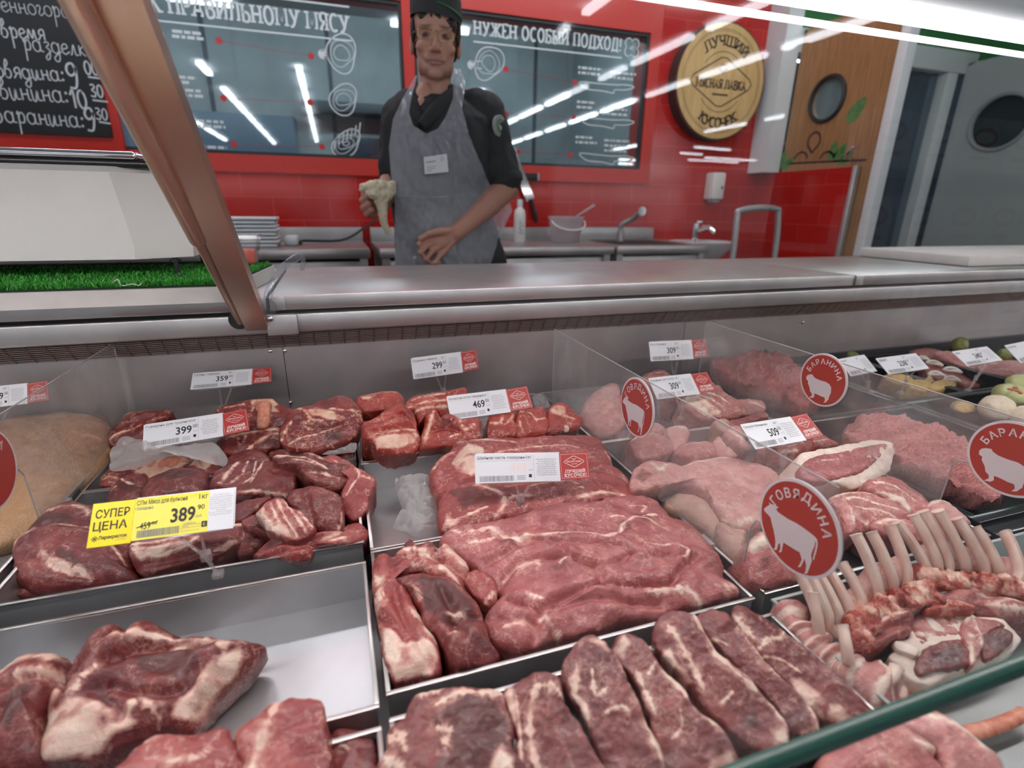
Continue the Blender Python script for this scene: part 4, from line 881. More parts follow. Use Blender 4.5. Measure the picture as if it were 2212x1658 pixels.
tray('black_tray', 'black plastic tray at the far back holding breaded schnitzels', 1.235, 1.45, .80, 1.12, M['black_gloss'], lip=.007, group=BG)
tray('black_tray', 'black plastic tray at the far back with onion rings on meat', 1.465, 1.68, .80, 1.12, M['black_gloss'], lip=.007, group=BG)
tray('black_tray', 'black plastic tray at the far back with pale pink fillets', 1.695, 1.93, .80, 1.12, M['black_gloss'], lip=.007, group=BG)
tray('black_tray', 'black plastic tray with stuffed green rolls at the right edge', 1.235, 1.95, .46, .785, M['black_gloss'], lip=.007, group=BG)
o = MB().box((1.12, .12, .655), (2.2, .455, .672), .004).build('black_liner', M['black_gloss'], loc=(1.6, .3, .66)); tag(o, 'black glossy floor liner right of the lamb racks', 'liner')
o = MB().box((.845, .372, .66), (1.22, .402, .715), .004).build('black_spacer', M['black_gloss'], loc=(1.03, .387, .66)); tag(o, 'black spacer bar in front of the pink mince tray', 'spacer')

# ---------------------------------------------------------------- clear dividers with round discs
M['plexi'] = glassy('plexi', (.95, .94, .94), 1.49, haze=.13, haze_col=(.80, .74, .74), rough=.07, dirt=.14, boost=2.6)
M['plexi_edge'] = mat('plexi_edge', (.36, .34, .34), .3)
M['disc_red'] = mat('disc_red', '#a93a30', .42); M['disc_white'] = mat('disc_white', '#d2c9cb', .5)
COW = [(651,297),(657,290),(668,282),(680,275),(674,262),(686,273),(700,276),(714,283),(722,290),(710,294),(716,308),(735,322),(770,345),(805,362),(840,385),(870,407),(893,425),(905,440),(908,460),(903,490),(896,515),(889,540),(884,530),(890,505),(897,480),(900,455),(895,447),(893,470),(882,495),(876,512),(880,540),(868,575),(858,600),(842,602),(850,590),(853,560),(846,530),(838,548),(826,570),(812,570),(822,558),(832,535),(828,520),(822,500),(808,493),(775,473),(745,455),(742,470),(735,500),(722,501),(730,485),(728,458),(720,462),(712,490),(695,488),(704,478),(706,450),(703,425),(697,395),(690,370),(682,335),(670,322),(655,308)]
SHEEP = [(950,690),(957,680),(968,676),(985,677),(990,688),(1005,700),(1030,710),(1060,718),(1080,732),(1090,750),(1088,780),(1078,800),(1075,815),(1060,832),(1045,835),(1055,822),(1052,805),(1035,800),(1015,790),(995,782),(995,800),(985,808),(966,806),(980,795),(980,782),(970,770),(968,750),(958,725),(960,712),(950,705)]
XD = (-.41, .4326, .812)
def trace(poly, sc, ox, oy, X, c): 
    out = []
    for x, y in poly:
        p = pX(ox+x/sc, oy+y/sc, X); out.append((-(p[1]-c[1]), p[2]-c[2]))
    return out
c_cow = pX(1730, 1137, XD[1]); c_shp = pX(1782, 820, XD[2])
COW2 = trace(COW, 2.446, 1400, 980, XD[1], c_cow); SHEEP2 = trace(SHEEP, 2.724, 1400, 560, XD[2], c_shp)
def flat_poly(sh, pts, mi, k):
    tr = tessellate_polygon([[Vector((x, y, 0)) for x, y in pts]]); sh.mb.add([sh.P(x, y, k) for x, y in pts], [tuple(t) for t in tr], mi)
def disc(X, px, py, R, word, shape, label, flip=False):
    c = pX(px, py, X); th = thing('label_disc', label, 'sign', (X, c[1], c[2]), 'round discs on the clear dividers')
    s = 1 if X < 0 else -1; ex = (0, s, 0)
    mb = MB(); mb.lathe([(0, -.0012), (R, -.0012), (R, .0012), (0, .0012)], (X+s*.0042, c[1], c[2]), 56, axis='x')
    sh = Sheet(mb, (X+s*.0055, c[1], c[2]), ex, (0, 0, 1), .00015)
    sh.disc((0, 0), R*.935, 1, 1, 56)
    sh.arc_text(word, (0, 0), R*.60, 90, R*.20, 0, 2, bold=.02, gap=.16)
    if shape is not None: flat_poly(sh, [(x*R/.0425*.93, y*R/.0425*.93) for x, y in shape], 0, 2)
    mb.build('print', [M['disc_white'], M['disc_red']], th, smooth=30)
    mb = MB(); mb.box((X+s*.0005, c[1]-.006, c[2]-.008), (X+s*.003, c[1]+.006, c[2]+.008)); mb.build('sticky_pad', M['disc_white'], th)
    return th
zd0, zd1 = .7225, CAMZ-.247
DC = [tuple(pX(x, y, X)[1:]) for X, x, y in ((XD[0], -32, 1015), (XD[1], 1730, 1137), (XD[2], 2187, 992))]
for i, (X, ya, yb, lab) in enumerate(((XD[0], .30, 1.12, 'clear plastic divider at the left edge of the case, before the pale tan pork'), (XD[1], .398, 1.012, 'clear hazy plastic divider carrying the two cow discs'), (XD[2], .385, 1.0, 'clear hazy plastic divider carrying the two sheep discs'))):
    th = thing('clear_divider', lab, 'divider', (X, (ya+yb)/2, zd0), 'clear dividers between the meats')
    yc, zc = DC[i]; P = [(yc+.064, zd0), (yc+.062, zc-.040), (yc+.056, zc-.028), (yc+.044, zc-.026), (yc+.030, zc-.012), (yc, zc), (yc-.030, zc+.025), (yc-.036, zd1-.010), (yc-.030, zd1), (yb, zd1), (yb, zd0)]
    tr = tessellate_polygon([[Vector((y, z, 0)) for y, z in P]]); mb = MB(); mb.add([(X, y, z) for y, z in P], [(tuple(t_) if X < 0 else tuple(reversed(t_))) for t_ in tr]); mb.build('sheet', M['plexi'], th, smooth=0)
    mb = MB(); e = .0010
    for q in (P[0:4], [P[8], P[9], P[10]]): mb.tube([(X, y, z) for y, z in q], e, 6)
    mb.build('edge', M['plexi_edge'], th, smooth=0); ya = yc+.07
    mb = MB()
    for yy in (ya+.06, yb-.06): mb.box((X-.005, yy-.012, .640), (X+.005, yy+.012, zd0+.004), .001)
    mb.build('foot', M['plexi_edge'], th)
disc(XD[1], 1381, 879, .0480, 'ГОВЯДИНА', COW2, 'round red disc with a cow and the word beef, farther back on the divider')
disc(XD[1], 1730, 1137, .0510, 'ГОВЯДИНА', COW2, 'large round red disc with a white cow right in front of the lamb racks')
disc(XD[2], 1782, 820, .0480, 'БАРАНИНА', SHEEP2, 'round red disc with a sheep beside the reddish mince')
disc(XD[2], 2190, 990, .0500, 'БАРАНИНА', SHEEP2, 'red disc with a sheep cut off by the right edge of the photo')
disc(XD[0], -32, 1015, .0490, 'СВИНИНА', None, 'red disc cut off by the left edge of the photo')

# ---------------------------------------------------------------- price cards
M['card'] = mat('white_card', '#dfe0e4', .3); M['card_yellow'] = mat('yellow_card', '#f2dc00', .35); M['card_yellow2'] = mat('pale_yellow_card', '#efe35a', .35)
M['card_red'] = mat('red_card', '#b03a35', .4); M['card_line'] = mat('card_line', '#e8d7d3', .5); M['clear_stand'] = glassy('clear_stand', (.93, .90, .90), 1.5, haze=.20, haze_col=(.88, .80, .79), rough=.05, boost=1.3)
RN = random.Random(11)
TAGM = lambda: [M['card'], M['ink'], M['ink_grey'], M['card_yellow'], M['card_yellow2'], M['card_red'], M['card_line']]
def fit_plane(q, P0):
    best = None
    for t_ in np.radians(np.arange(12, 66, 2)):
        n = np.array((0, -math.cos(t_), math.sin(t_))); TL, TR, BR, BL = [pP(*c, P0, n) for c in q]
        ex = (BR-BL)+(TR-TL); ey = (TL-BL)+(TR-BR); s = abs(np.dot(ex, ey))/np.linalg.norm(ex)/np.linalg.norm(ey)
        if best is None or s < best[0]: best = (s, n, t_)
    return best[1]
def brand(mb, o, ex, ey, w, h):
    sh = Sheet(mb, o, ex, ey, .0002); sh.rect(0, 0, w, h, 5, 0); m_ = .05*w
    sh.line([(m_, m_), (w-m_, m_), (w-m_, h-m_), (m_, h-m_)], .012*w, 6, 1, closed=True)
    c = (w*.5, h*.66); a, b = w*.34, h*.20
    sh.line([(c[0]-a, c[1]), (c[0]-a*.9, c[1]+b*.2), (c[0]-a*.1, c[1]+b), (c[0]+a*.1, c[1]+b), (c[0]+a*.9, c[1]+b*.2), (c[0]+a, c[1]), (c[0]+a*.9, c[1]-b*.2), (c[0]+a*.1, c[1]-b), (c[0]-a*.1, c[1]-b), (c[0]-a*.9, c[1]-b*.2)], .018*w, 6, 1, closed=True)
    sh.line([(c[0]-.06*w, c[1]+b*.55), (c[0], c[1]+b*.35), (c[0]+.06*w, c[1]+b*.55)], .02*w, 6, 1); sh.text('МЯСНАЯ ЛАВКА', c[0]-a*.75, c[1]-h*.03, c[0]+a*.75, c[1]+h*.035, 6, 1, .02); sh.rect(c[0]-a*.3, c[1]-b*.5, c[0]+a*.3, c[1]-b*.42, 6)
    slab_text(sh, 'ЛУЧШИЙ', w*.16, h*.25, w*.86, h*.11, 6, 1, w=.25); slab_text(sh, 'КУСОЧЕК!', w*.13, h*.10, w*.90, h*.11, 6, 1, w=.25)
def price_card(name, label, q, foot, title, price, kop, brand_w=0, kind='white', fz=ZR, unit='1кг', sub='', back=True, glare=False, stand=True, nb=9):
    P0 = pz(*foot, fz); P0[1] = min(P0[1], 1.075); mid = ((q[2][0]+q[3][0])/2, (q[2][1]+q[3][1])/2); Pm = pY(*mid, P0[1]-.004)
    n = fit_plane(q, Pm); TL, TR, BR, BL = [pP(*c, Pm, n) for c in q]
    ex = (BR-BL); w = (np.linalg.norm(BR-BL)+np.linalg.norm(TR-TL))/2; ex = ex/np.linalg.norm(ex)+(TR-TL)/np.linalg.norm(TR-TL); ex /= np.linalg.norm(ex); ey = np.cross(n, ex); h = (np.dot(TL-BL, ey)+np.dot(TR-BR, ey))/2
    th = thing('price_card', label, 'price tag', P0, 'price cards of the meat case')
    mb = MB(); R = quat_from(ex, n).to_4x4(); o = BL
    def slab3(x0, y0, x1, y1, d0, d1, mi=0):
        c = [o+ex*x+ey*y+n*d for d in (d0, d1) for x, y in ((x0, y0), (x1, y0), (x1, y1), (x0, y1))]
        mb.add(c, [(3, 2, 1, 0), (4, 5, 6, 7), (0, 1, 5, 4), (1, 2, 6, 5), (2, 3, 7, 6), (3, 0, 4, 7)], mi)
    slab3(0, 0, w, h, -.0012, 0); 
    if back: slab3(w*.02, h*.05, w*1.012, h*1.035, -.0022, -.0014)
    sh = Sheet(mb, o, ex, ey, .00025)
    k = 1
    if kind == 'yellow':
        sh.rect(0, 0, w*.74, h, 4, 1); sh.rect(0, h*.9, w*.74, h, 3, 1.5); k = 2
        sw = w*.385; 
        c = [o+ex*x+ey*y+n*d for d in (-.0022, .0009) for x, y in ((-sw, -h*.035), (0.008*w, -h*.035), (0.008*w, h*.99), (-sw, h*.99))]; mb.add(c, [(3, 2, 1, 0), (4, 5, 6, 7), (0, 1, 5, 4), (1, 2, 6, 5), (2, 3, 7, 6), (3, 0, 4, 7)], 3)
        s2 = Sheet(mb, o+n*.0009, ex, ey, .0002)
        s2.text('СУПЕР', -sw*.90, h*.62, -sw*.08, h*.83, 1, 1, .015); s2.text('ЦЕНА', -sw*.92, h*.29, -sw*.10, h*.54, 1, 1, .015)
        for a in range(4): s2.ring((-sw*.84+.035*sw*math.cos(a*math.pi/2), h*.15+.035*sw*math.sin(a*math.pi/2)), .034*sw, .014*sw, 1, n=14)
        s2.text('Перекресток', -sw*.74, h*.10, -sw*.07, h*.205, 1, 1, .03); s2.text('супермаркет', -sw*.36, h*.055, -sw*.08, h*.085, 2, 1)
        sh.text(title, w*.03, h*.80, w*.52, h*.95, 1, 3); sh.text(unit, w*.64, h*.82, w*.73, h*.95, 1, 3); sh.text('говядина', w*.02, h*.70, w*.19, h*.78, 2, 3)
        sh.text(price, w*.37, h*.31, w*.61, h*.66, 1, 3, .02); sh.text(kop, w*.63, h*.56, w*.70, h*.68, 1, 3); sh.text('руб.', w*.62, h*.36, w*.68, h*.44, 2, 3)
        sh.text('459', w*.08, h*.24, w*.18, h*.40, 1, 3); sh.text('00', w*.19, h*.33, w*.24, h*.40, 1, 3); sh.line([(w*.05, h*.29), (w*.25, h*.40)], .0008, 1, 4)
        x = w*.06
        while x < w*.46:
            ww = RN.choice((.002, .004, .006))*w; sh.rect(x, h*.05, x+ww, h*.22, 2, 3); x += ww+RN.choice((.002, .004))*w
        sh.rect(w*.68, h*.12, w*.735, h*.26, 1, 3); sh.text('с', w*.695, h*.15, w*.72, h*.22, 4, 4)
        for y in (.08, .15, .22): sh.line([(w*.48, h*y), (w*.67, h*y)], .0003, 2, 3)
        sh.text('02.08.2014', w*.50, h*.235, w*.62, h*.275, 2, 3); sh.text('6010', w*.5, h*.165, w*.55, h*.20, 2, 3)
        lines = ['Полуфабрикат мясной', 'крупнокусковой охлажденный', 'Категория А, охлажденный.', 'Состав: говядина голяшка.', 'Срок годности 48 часов, при t', '+2°C +6°C. Употребить после', 'термической обработки. АО', 'Торговый дом', 'Юр.адр. г.Москва ул.Средняя', 'Калитниковская д.28 стр.4']
        for i, l in enumerate(lines): ww = min(.235, .0088*len(l)); sh.text(l, w*(.867-ww/2), h*(.86-.055*i), w*(.867+ww/2), h*(.895-.055*i), 2, 3)
    else:
        sh.text(title, w*.03, h*.80, w*.03+w*min(.56, .03*len(title)), h*.93, 1, k); sh.text(unit, w*.60, h*.82, w*.66, h*.93, 1, k)
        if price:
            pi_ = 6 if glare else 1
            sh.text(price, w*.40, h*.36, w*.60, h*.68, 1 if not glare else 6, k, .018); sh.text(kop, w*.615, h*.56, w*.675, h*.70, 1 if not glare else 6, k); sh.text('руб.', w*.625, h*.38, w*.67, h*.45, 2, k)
        x = w*.05
        while x < w*.44:
            ww = RN.choice((.003, .005, .007))*w; sh.rect(x, h*.05, x+ww, h*.24, 2, k); x += ww+RN.choice((.003, .006))*w
        sh.rect(w*.62, h*.16, w*.655, h*.27, 1, k)
        for y in (.09, .15, .21): sh.rect(w*.48, h*y, w*.58, h*(y+.02), 2, k)
        for i in range(nb):
            ww = w*(.09+.035*RN.random()); cx_ = w*.835; y = h*(.78-.07*i); x = cx_-ww
            while x < cx_+ww:
                l = w*(.012+.03*RN.random()); sh.rect(x, y, min(x+l, cx_+ww), y+h*.018, 2, k); x += l+w*.006
        sh.line([(w*.685, h*.03), (w*.685, h*.97)], .0003, 2, k)
        sh.line([(w*.03, h*.76), (w*.66, h*.76)], .0002, 2, k)
    mb.build('card', TAGM(), th, smooth=0)
    if brand_w:
        mb = MB(); bw = w*brand_w; bh = h*.97; ang = math.radians(RN.uniform(1, 4)); ex2 = ex*math.cos(ang)+ey*math.sin(ang); ey2 = np.cross(n, ex2); o2 = o+ex*(w*1.005)+ey*(h*.03)-n*.0010
        c = [o2+ex2*x+ey2*y+n*d for d in (-.0006, 0) for x, y in ((-.004, 0), (bw, 0), (bw, bh), (-.004, bh))]; mb.add(c, [(3, 2, 1, 0), (0, 1, 5, 4), (1, 2, 6, 5), (2, 3, 7, 6), (3, 0, 4, 7)], 5)
        brand(mb, o2+n*.0001, ex2, ey2, bw, bh); mb.build('brand_card', TAGM(), th, smooth=0)
    if stand:
        # clear plastic fork: a foot, a stem and two arms spreading up to the card
        cm = o+ex*w*.56 - n*.004; up = cm+ey*.006
        st = P0+np.array((0, 0, .001)); fk = st+(cm-st)*.42
        mb = MB(); mb.tube([st, fk], [.0025, .0035], 8, flat=.6); 
        for s in (-1, 1): mb.tube([fk, cm+ex*s*.011, up+ex*s*.013], [.0026, .0024, .0024], 8, flat=.7)
        mb.box(st-np.array((.006, .006, .002)), st+np.array((.006, .006, .005)), .0015); mb.box(fk-np.array((.006, .0018, .004)), fk+np.array((.006, .0018, .012)), .001)
        rail = [o+ex*w*.1-n*.0026, o+ex*w*.9-n*.0026]; mb.tube(rail, .002, 8); mb.build('stand', M['clear_stand'], th)
    return th
price_card('price_card', 'yellow discount price card reading 389 on the dark beef chunks', [(291, 1078), (507, 1054), (503, 1140), (280, 1169)], (472, 1243), 'СПм Мясо для бульона', '389', '90', kind='yellow')
price_card('price_card', 'white price card reading 399 over the clear bag at the back left', [(312, 921), (480, 892), (484, 945), (308, 970)], (443, 1018), 'Говядина для тушения', '399', '00', .345)
price_card('price_card', 'white price card reading 359 against the steel back wall', [(417, 803), (545, 796), (543, 827), (411, 841)], (502, 876), 'Голень говяжья', '359', '00', .34)
price_card('price_card', 'white price card reading 299 against the steel back wall', [(888, 777), (995, 761), (1001, 806), (893, 819)], (957, 868), 'Грудинка говяжья', '299', '00', .34)
price_card('price_card', 'white price card reading 469 in front of the beef ribs', [(965, 857), (1092, 841), (1104, 890), (974, 907)], (1044, 955), 'Котлета на кости говядина', '469', '00', .40)
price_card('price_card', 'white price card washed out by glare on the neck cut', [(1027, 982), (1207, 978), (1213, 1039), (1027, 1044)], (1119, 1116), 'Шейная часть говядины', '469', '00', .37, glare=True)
price_card('price_card', 'small white price card reading 309, the upper of two', [(1403, 741), (1493, 735), (1500, 777), (1406, 780)], (1455, 835), 'Рагу баранье', '309', '00', .37)
price_card('price_card', 'white price card reading 309, the lower of two', [(1398, 818), (1492, 807), (1510, 851), (1420, 862)], (1470, 905), 'Баранина для плова', '309', '00', .42)
price_card('price_card', 'white price card reading 509 above the lamb leg', [(1600, 917), (1708, 900), (1743, 950), (1632, 970)], (1690, 1030), 'Окорок баранина', '509', '00', .38)
price_card('price_card', 'blank-looking white price card just behind the sheep disc', [(1815, 778), (1868, 766), (1899, 803), (1838, 812)], (1880, 850), 'Шницель', '', '', fz=ZR)
price_card('price_card', 'white price card reading 238 beside the onion rings', [(1892, 776), (1978, 763), (2008, 797), (1920, 808)], (1945, 850), 'Шашлык', '238', '00')
price_card('price_card', 'white price card reading 240 near the right end of the case', [(2058, 758), (2132, 748), (2168, 776), (2090, 790)], (2090, 845), 'Филе', '240', '00')
price_card('price_card', 'white price card cut off by the right edge of the photo', [(2175, 746), (2250, 730), (2290, 765), (2205, 784)], (2180, 830), 'Голубцы', '210', '00')
price_card('price_card', 'white price card cut off by the left edge of the photo', [(-70, 838), (58, 828), (62, 868), (-72, 886)], (0, 960), 'Свинина', '279', '00', .36)
# ---------------------------------------------------------------- meat
def meat_mat(name, c0, c1, c2, fat1='#d9b3a2', fat2='#e6cdbb', vein=.5, rough=.33, fibre=.30, dark='#4a2a24', bump=.5):
    m = mat(name, c1, rough); t = NT(m); v = t.coord()
    oi = t.n('ShaderNodeObjectInfo'); vm = t.n('ShaderNodeVectorMath', operation='ADD'); cb = t.n('ShaderNodeCombineXYZ')
    r10 = t.math('MULTIPLY', oi.outputs['Random'], 9.0); t.l(r10, cb.inputs[0]); t.l(r10, cb.inputs[1]); t.l(v, vm.inputs[0]); t.l(cb.outputs[0], vm.inputs[1]); vv = vm.outputs[0]
    big = t.noise(vv, 22, 4, .6); base = t.ramp(big, [(.28, lin(c0)), (.5, lin(c1)), (.74, lin(c2))])
    mp = t.n('ShaderNodeMapping'); mp.inputs['Scale'].default_value = (60, 620, 300); mp.inputs['Rotation'].default_value = (0, 0, .5); t.l(vv, mp.inputs['Vector'])
    fib = t.noise(mp.outputs['Vector'], 1.0, 3, .6)
    base = t.mix(t.math('MULTIPLY', t.sstep(fib, .5, .75), fibre), base, lin(c2))
    base = t.mix(t.math('MULTIPLY', t.sstep(fib, .5, .25), fibre*1.2), base, lin(c0))
    mid = t.noise(vv, 75, 5, .65); base = t.mix(t.math('MULTIPLY', t.sstep(mid, .52, .34), .55), base, lin(c0)); grain = t.noise(vv, 420, 2, .7); base = t.mix(t.math('MULTIPLY', t.sstep(grain, .50, .72), .30), base, lin(c2))
    n3 = t.noise(vv, 13, 6, .68); r3 = t.math('SUBTRACT', 1.0, t.sstep(t.math('ABSOLUTE', t.math('SUBTRACT', n3, .5)), .003, .014)); base = t.mix(t.math('MULTIPLY', t.math('MULTIPLY', r3, t.sstep(mid, .40, .56)), vein*.8), base, lin(fat1))
    # fine marbling: thin ridges of a warped noise
    n1 = t.noise(vv, 34, 5, .62); rid = t.math('ABSOLUTE', t.math('SUBTRACT', n1, .5)); ridm = t.math('SUBTRACT', 1.0, t.sstep(rid, .004, .018))
    gate = t.sstep(t.noise(vv, 17, 2), .5, .66)
    base = t.mix(t.math('MULTIPLY', t.math('MULTIPLY', ridm, gate), vein), base, lin(fat1))
    # drawn features: fat seams and darker, drier patches
    wob = t.noise(vv, 150, 4, .6); wob2 = t.noise(vv, 45, 3, .6)
    dk = t.attr('dark'); dm = t.sstep(t.math('ADD', dk, t.math('MULTIPLY_ADD', wob2, .9, -.45)), .25, .7); base = t.mix(t.math('MULTIPLY', dm, .85), base, t.mix(t.sstep(fib, .35, .65), lin(dark), lin(c0)))
    ft = t.attr('fat'); f0 = t.math('ADD', ft, t.math('ADD', t.math('MULTIPLY_ADD', wob, .5, -.25), t.math('MULTIPLY_ADD', wob2, .6, -.30)))
    pink = t.mix(.45, lin(c2), lin(fat1)); base = t.mix(t.sstep(f0, .18, .42), base, pink)
    fm = t.sstep(f0, .38, .62); fcol = t.mix(t.sstep(wob2, .35, .68), lin(fat1), lin(fat2)); base = t.mix(fm, base, fcol)
    t.base(base)
    t.l(t.math('MULTIPLY_ADD', wob, .24, rough-.12), t.b.inputs['Roughness'])
    t.b.inputs['Specular IOR Level'].default_value = .5; t.b.inputs['Coat Weight'].default_value = .22; t.b.inputs['Coat Roughness'].default_value = .16
    t.b.inputs['Subsurface Weight'].default_value = .18; t.b.inputs['Subsurface Radius'].default_value = (1, .28, .18); t.b.inputs['Subsurface Scale'].default_value = .0035
    t.bump(t.math('ADD', t.math('MULTIPLY_ADD', fib, .8, t.math('MULTIPLY', mid, 1.1)), t.math('ADD', t.math('MULTIPLY_ADD', grain, .45, wob), t.math('MULTIPLY', ridm, -.25))), bump, .0018)
    return m
M['beef_dark'] = meat_mat('dark_beef', '#561e22', '#77302f', '#964a45', vein=.35)
M['beef'] = meat_mat('beef', '#7a2c2d', '#984240', '#b4605a', vein=.6)
M['beef_pink'] = meat_mat('pink_beef', '#8c4246', '#a65a58', '#bd7a76', '#dfb4a6', '#ecd2c5', vein=.55)
M['steak'] = meat_mat('steak_beef', '#602a2b', '#7c3a39', '#9a524d', vein=.36, fibre=.36)
M['shank'] = meat_mat('shank_beef', '#5a1c20', '#7a2a2b', '#a4493f', '#d8a48a', '#e6c6ad', vein=1.0)
M['lamb'] = meat_mat('lamb', '#93494a', '#b26a66', '#c98a80', '#dfc2b0', '#eddccb', vein=.6, dark='#6e4440')
M['pale_lamb'] = meat_mat('pale_lamb', '#b06e6c', '#c98d88', '#dba9a0', '#e3c8b6', '#efdfd0', vein=.5)
M['veal'] = meat_mat('pale_pork', '#a47c6c', '#b98f7e', '#cda895', '#e0c6b4', '#ecd9c8', vein=.3)
M['red_rib'] = meat_mat('red_rib_meat', '#7e2420', '#a33a30', '#bd5748', '#dca894', '#e8c9b4', vein=.8)
M['bone'] = noisy('rib_bone', '#d6b0a0', '#ead8ca', 45, .36, stretch=(1, 1, .35), bump=.25, bdist=.0008)
M['bone_red'] = noisy('bone_marrow', '#b5604c', '#d99a80', 120, .45, bump=.4)
M['tendon'] = noisy('white_fat', '#dcc4b4', '#ece0d2', 60, .4, bump=.4)
m = mat('mince', '#c07e78', .45); t = NT(m); v = t.coord((1, 2.6, 1)); f = t.noise(v, 170, 3, .6); t.base(t.ramp(f, [(.3, lin('#a35a58')), (.55, lin('#c27d78')), (.75, lin('#d9a29a'))])); t.bump(f, .8, .004); M['mince'] = m
m = mat('red_mince', '#a8524c', .45); t = NT(m); v = t.coord((1, 2.6, 1)); f = t.noise(v, 170, 3, .6); t.base(t.ramp(f, [(.3, lin('#8c3f3b')), (.55, lin('#ac5852')), (.75, lin('#c98078'))])); t.bump(f, .8, .004); M['red_mince'] = m
m = mat('pork_skin', '#c69c74', .42); t = NT(m); v = t.coord(); f = t.noise(v, 9, 3); t.base(t.ramp(f, [(.3, lin('#b58560')), (.7, lin('#d0a880'))])); vo = t.n('ShaderNodeTexVoronoi'); vo.inputs['Scale'].default_value = 330; t.l(v, vo.inputs['Vector']); t.bump(vo.outputs['Distance'], .5, .0015); M['skin_pork'] = m

CROP = {'A': (400, 820, 4.144), 'B': (0, 820, 4.144), 'C': (0, 980, 2.445), 'D': (760, 980, 2.4456), 'E': (1400, 980, 2.446), 'F': (760, 840, 4.096), 'G': (0, 1320, 3.687),
        'H': (780, 1100, 2.572), 'I': (1640, 1060, 3.767), 'J': (1240, 880, 3.948), 'L': (1700, 700, 4.32), 'S': (1400, 560, 2.724), '1': (0, 0, 1)}
def seg_dist(P, a, b):
    d = b-a; t_ = np.clip(((P-a)@d)/(d@d+1e-12), 0, 1); return np.linalg.norm(P-(a+t_[:, None]*d), axis=1)
def pl_dist(P, L):
    r = np.full(len(P), 1e9)
    for a, b in zip(L[:-1], L[1:]): r = np.minimum(r, seg_dist(P, a, b))
    return r
def pl_near(P, L):
    """distance to a line and how far along it the nearest place is (0..1)"""
    L = [np.asarray(q) for q in L]; ln = [np.linalg.norm(b-a)+1e-12 for a, b in zip(L[:-1], L[1:])]; tot = sum(ln); r = np.full(len(P), 1e9); s = np.zeros(len(P)); acc = 0
    for a, b, l in zip(L[:-1], L[1:], ln):
        d = b-a; t_ = np.clip(((P-a)@d)/(d@d+1e-12), 0, 1); q = np.linalg.norm(P-(a+t_[:, None]*d), axis=1); m_ = q < r; r = np.where(m_, q, r); s = np.where(m_, (acc+t_*l)/tot, s); acc += l
    return r, s
def inside(P, poly):
    x, y = P[:, 0], P[:, 1]; r = np.zeros(len(P), bool); n = len(poly)
    for i in range(n):
        a, b = poly[i], poly[i-1]
        c = ((a[1] > y) != (b[1] > y)) & (x < (b[0]-a[0])*(y-a[1])/(b[1]-a[1]+1e-12)+a[0]); r ^= c
    return r
SEED = [0]; FN = [0]
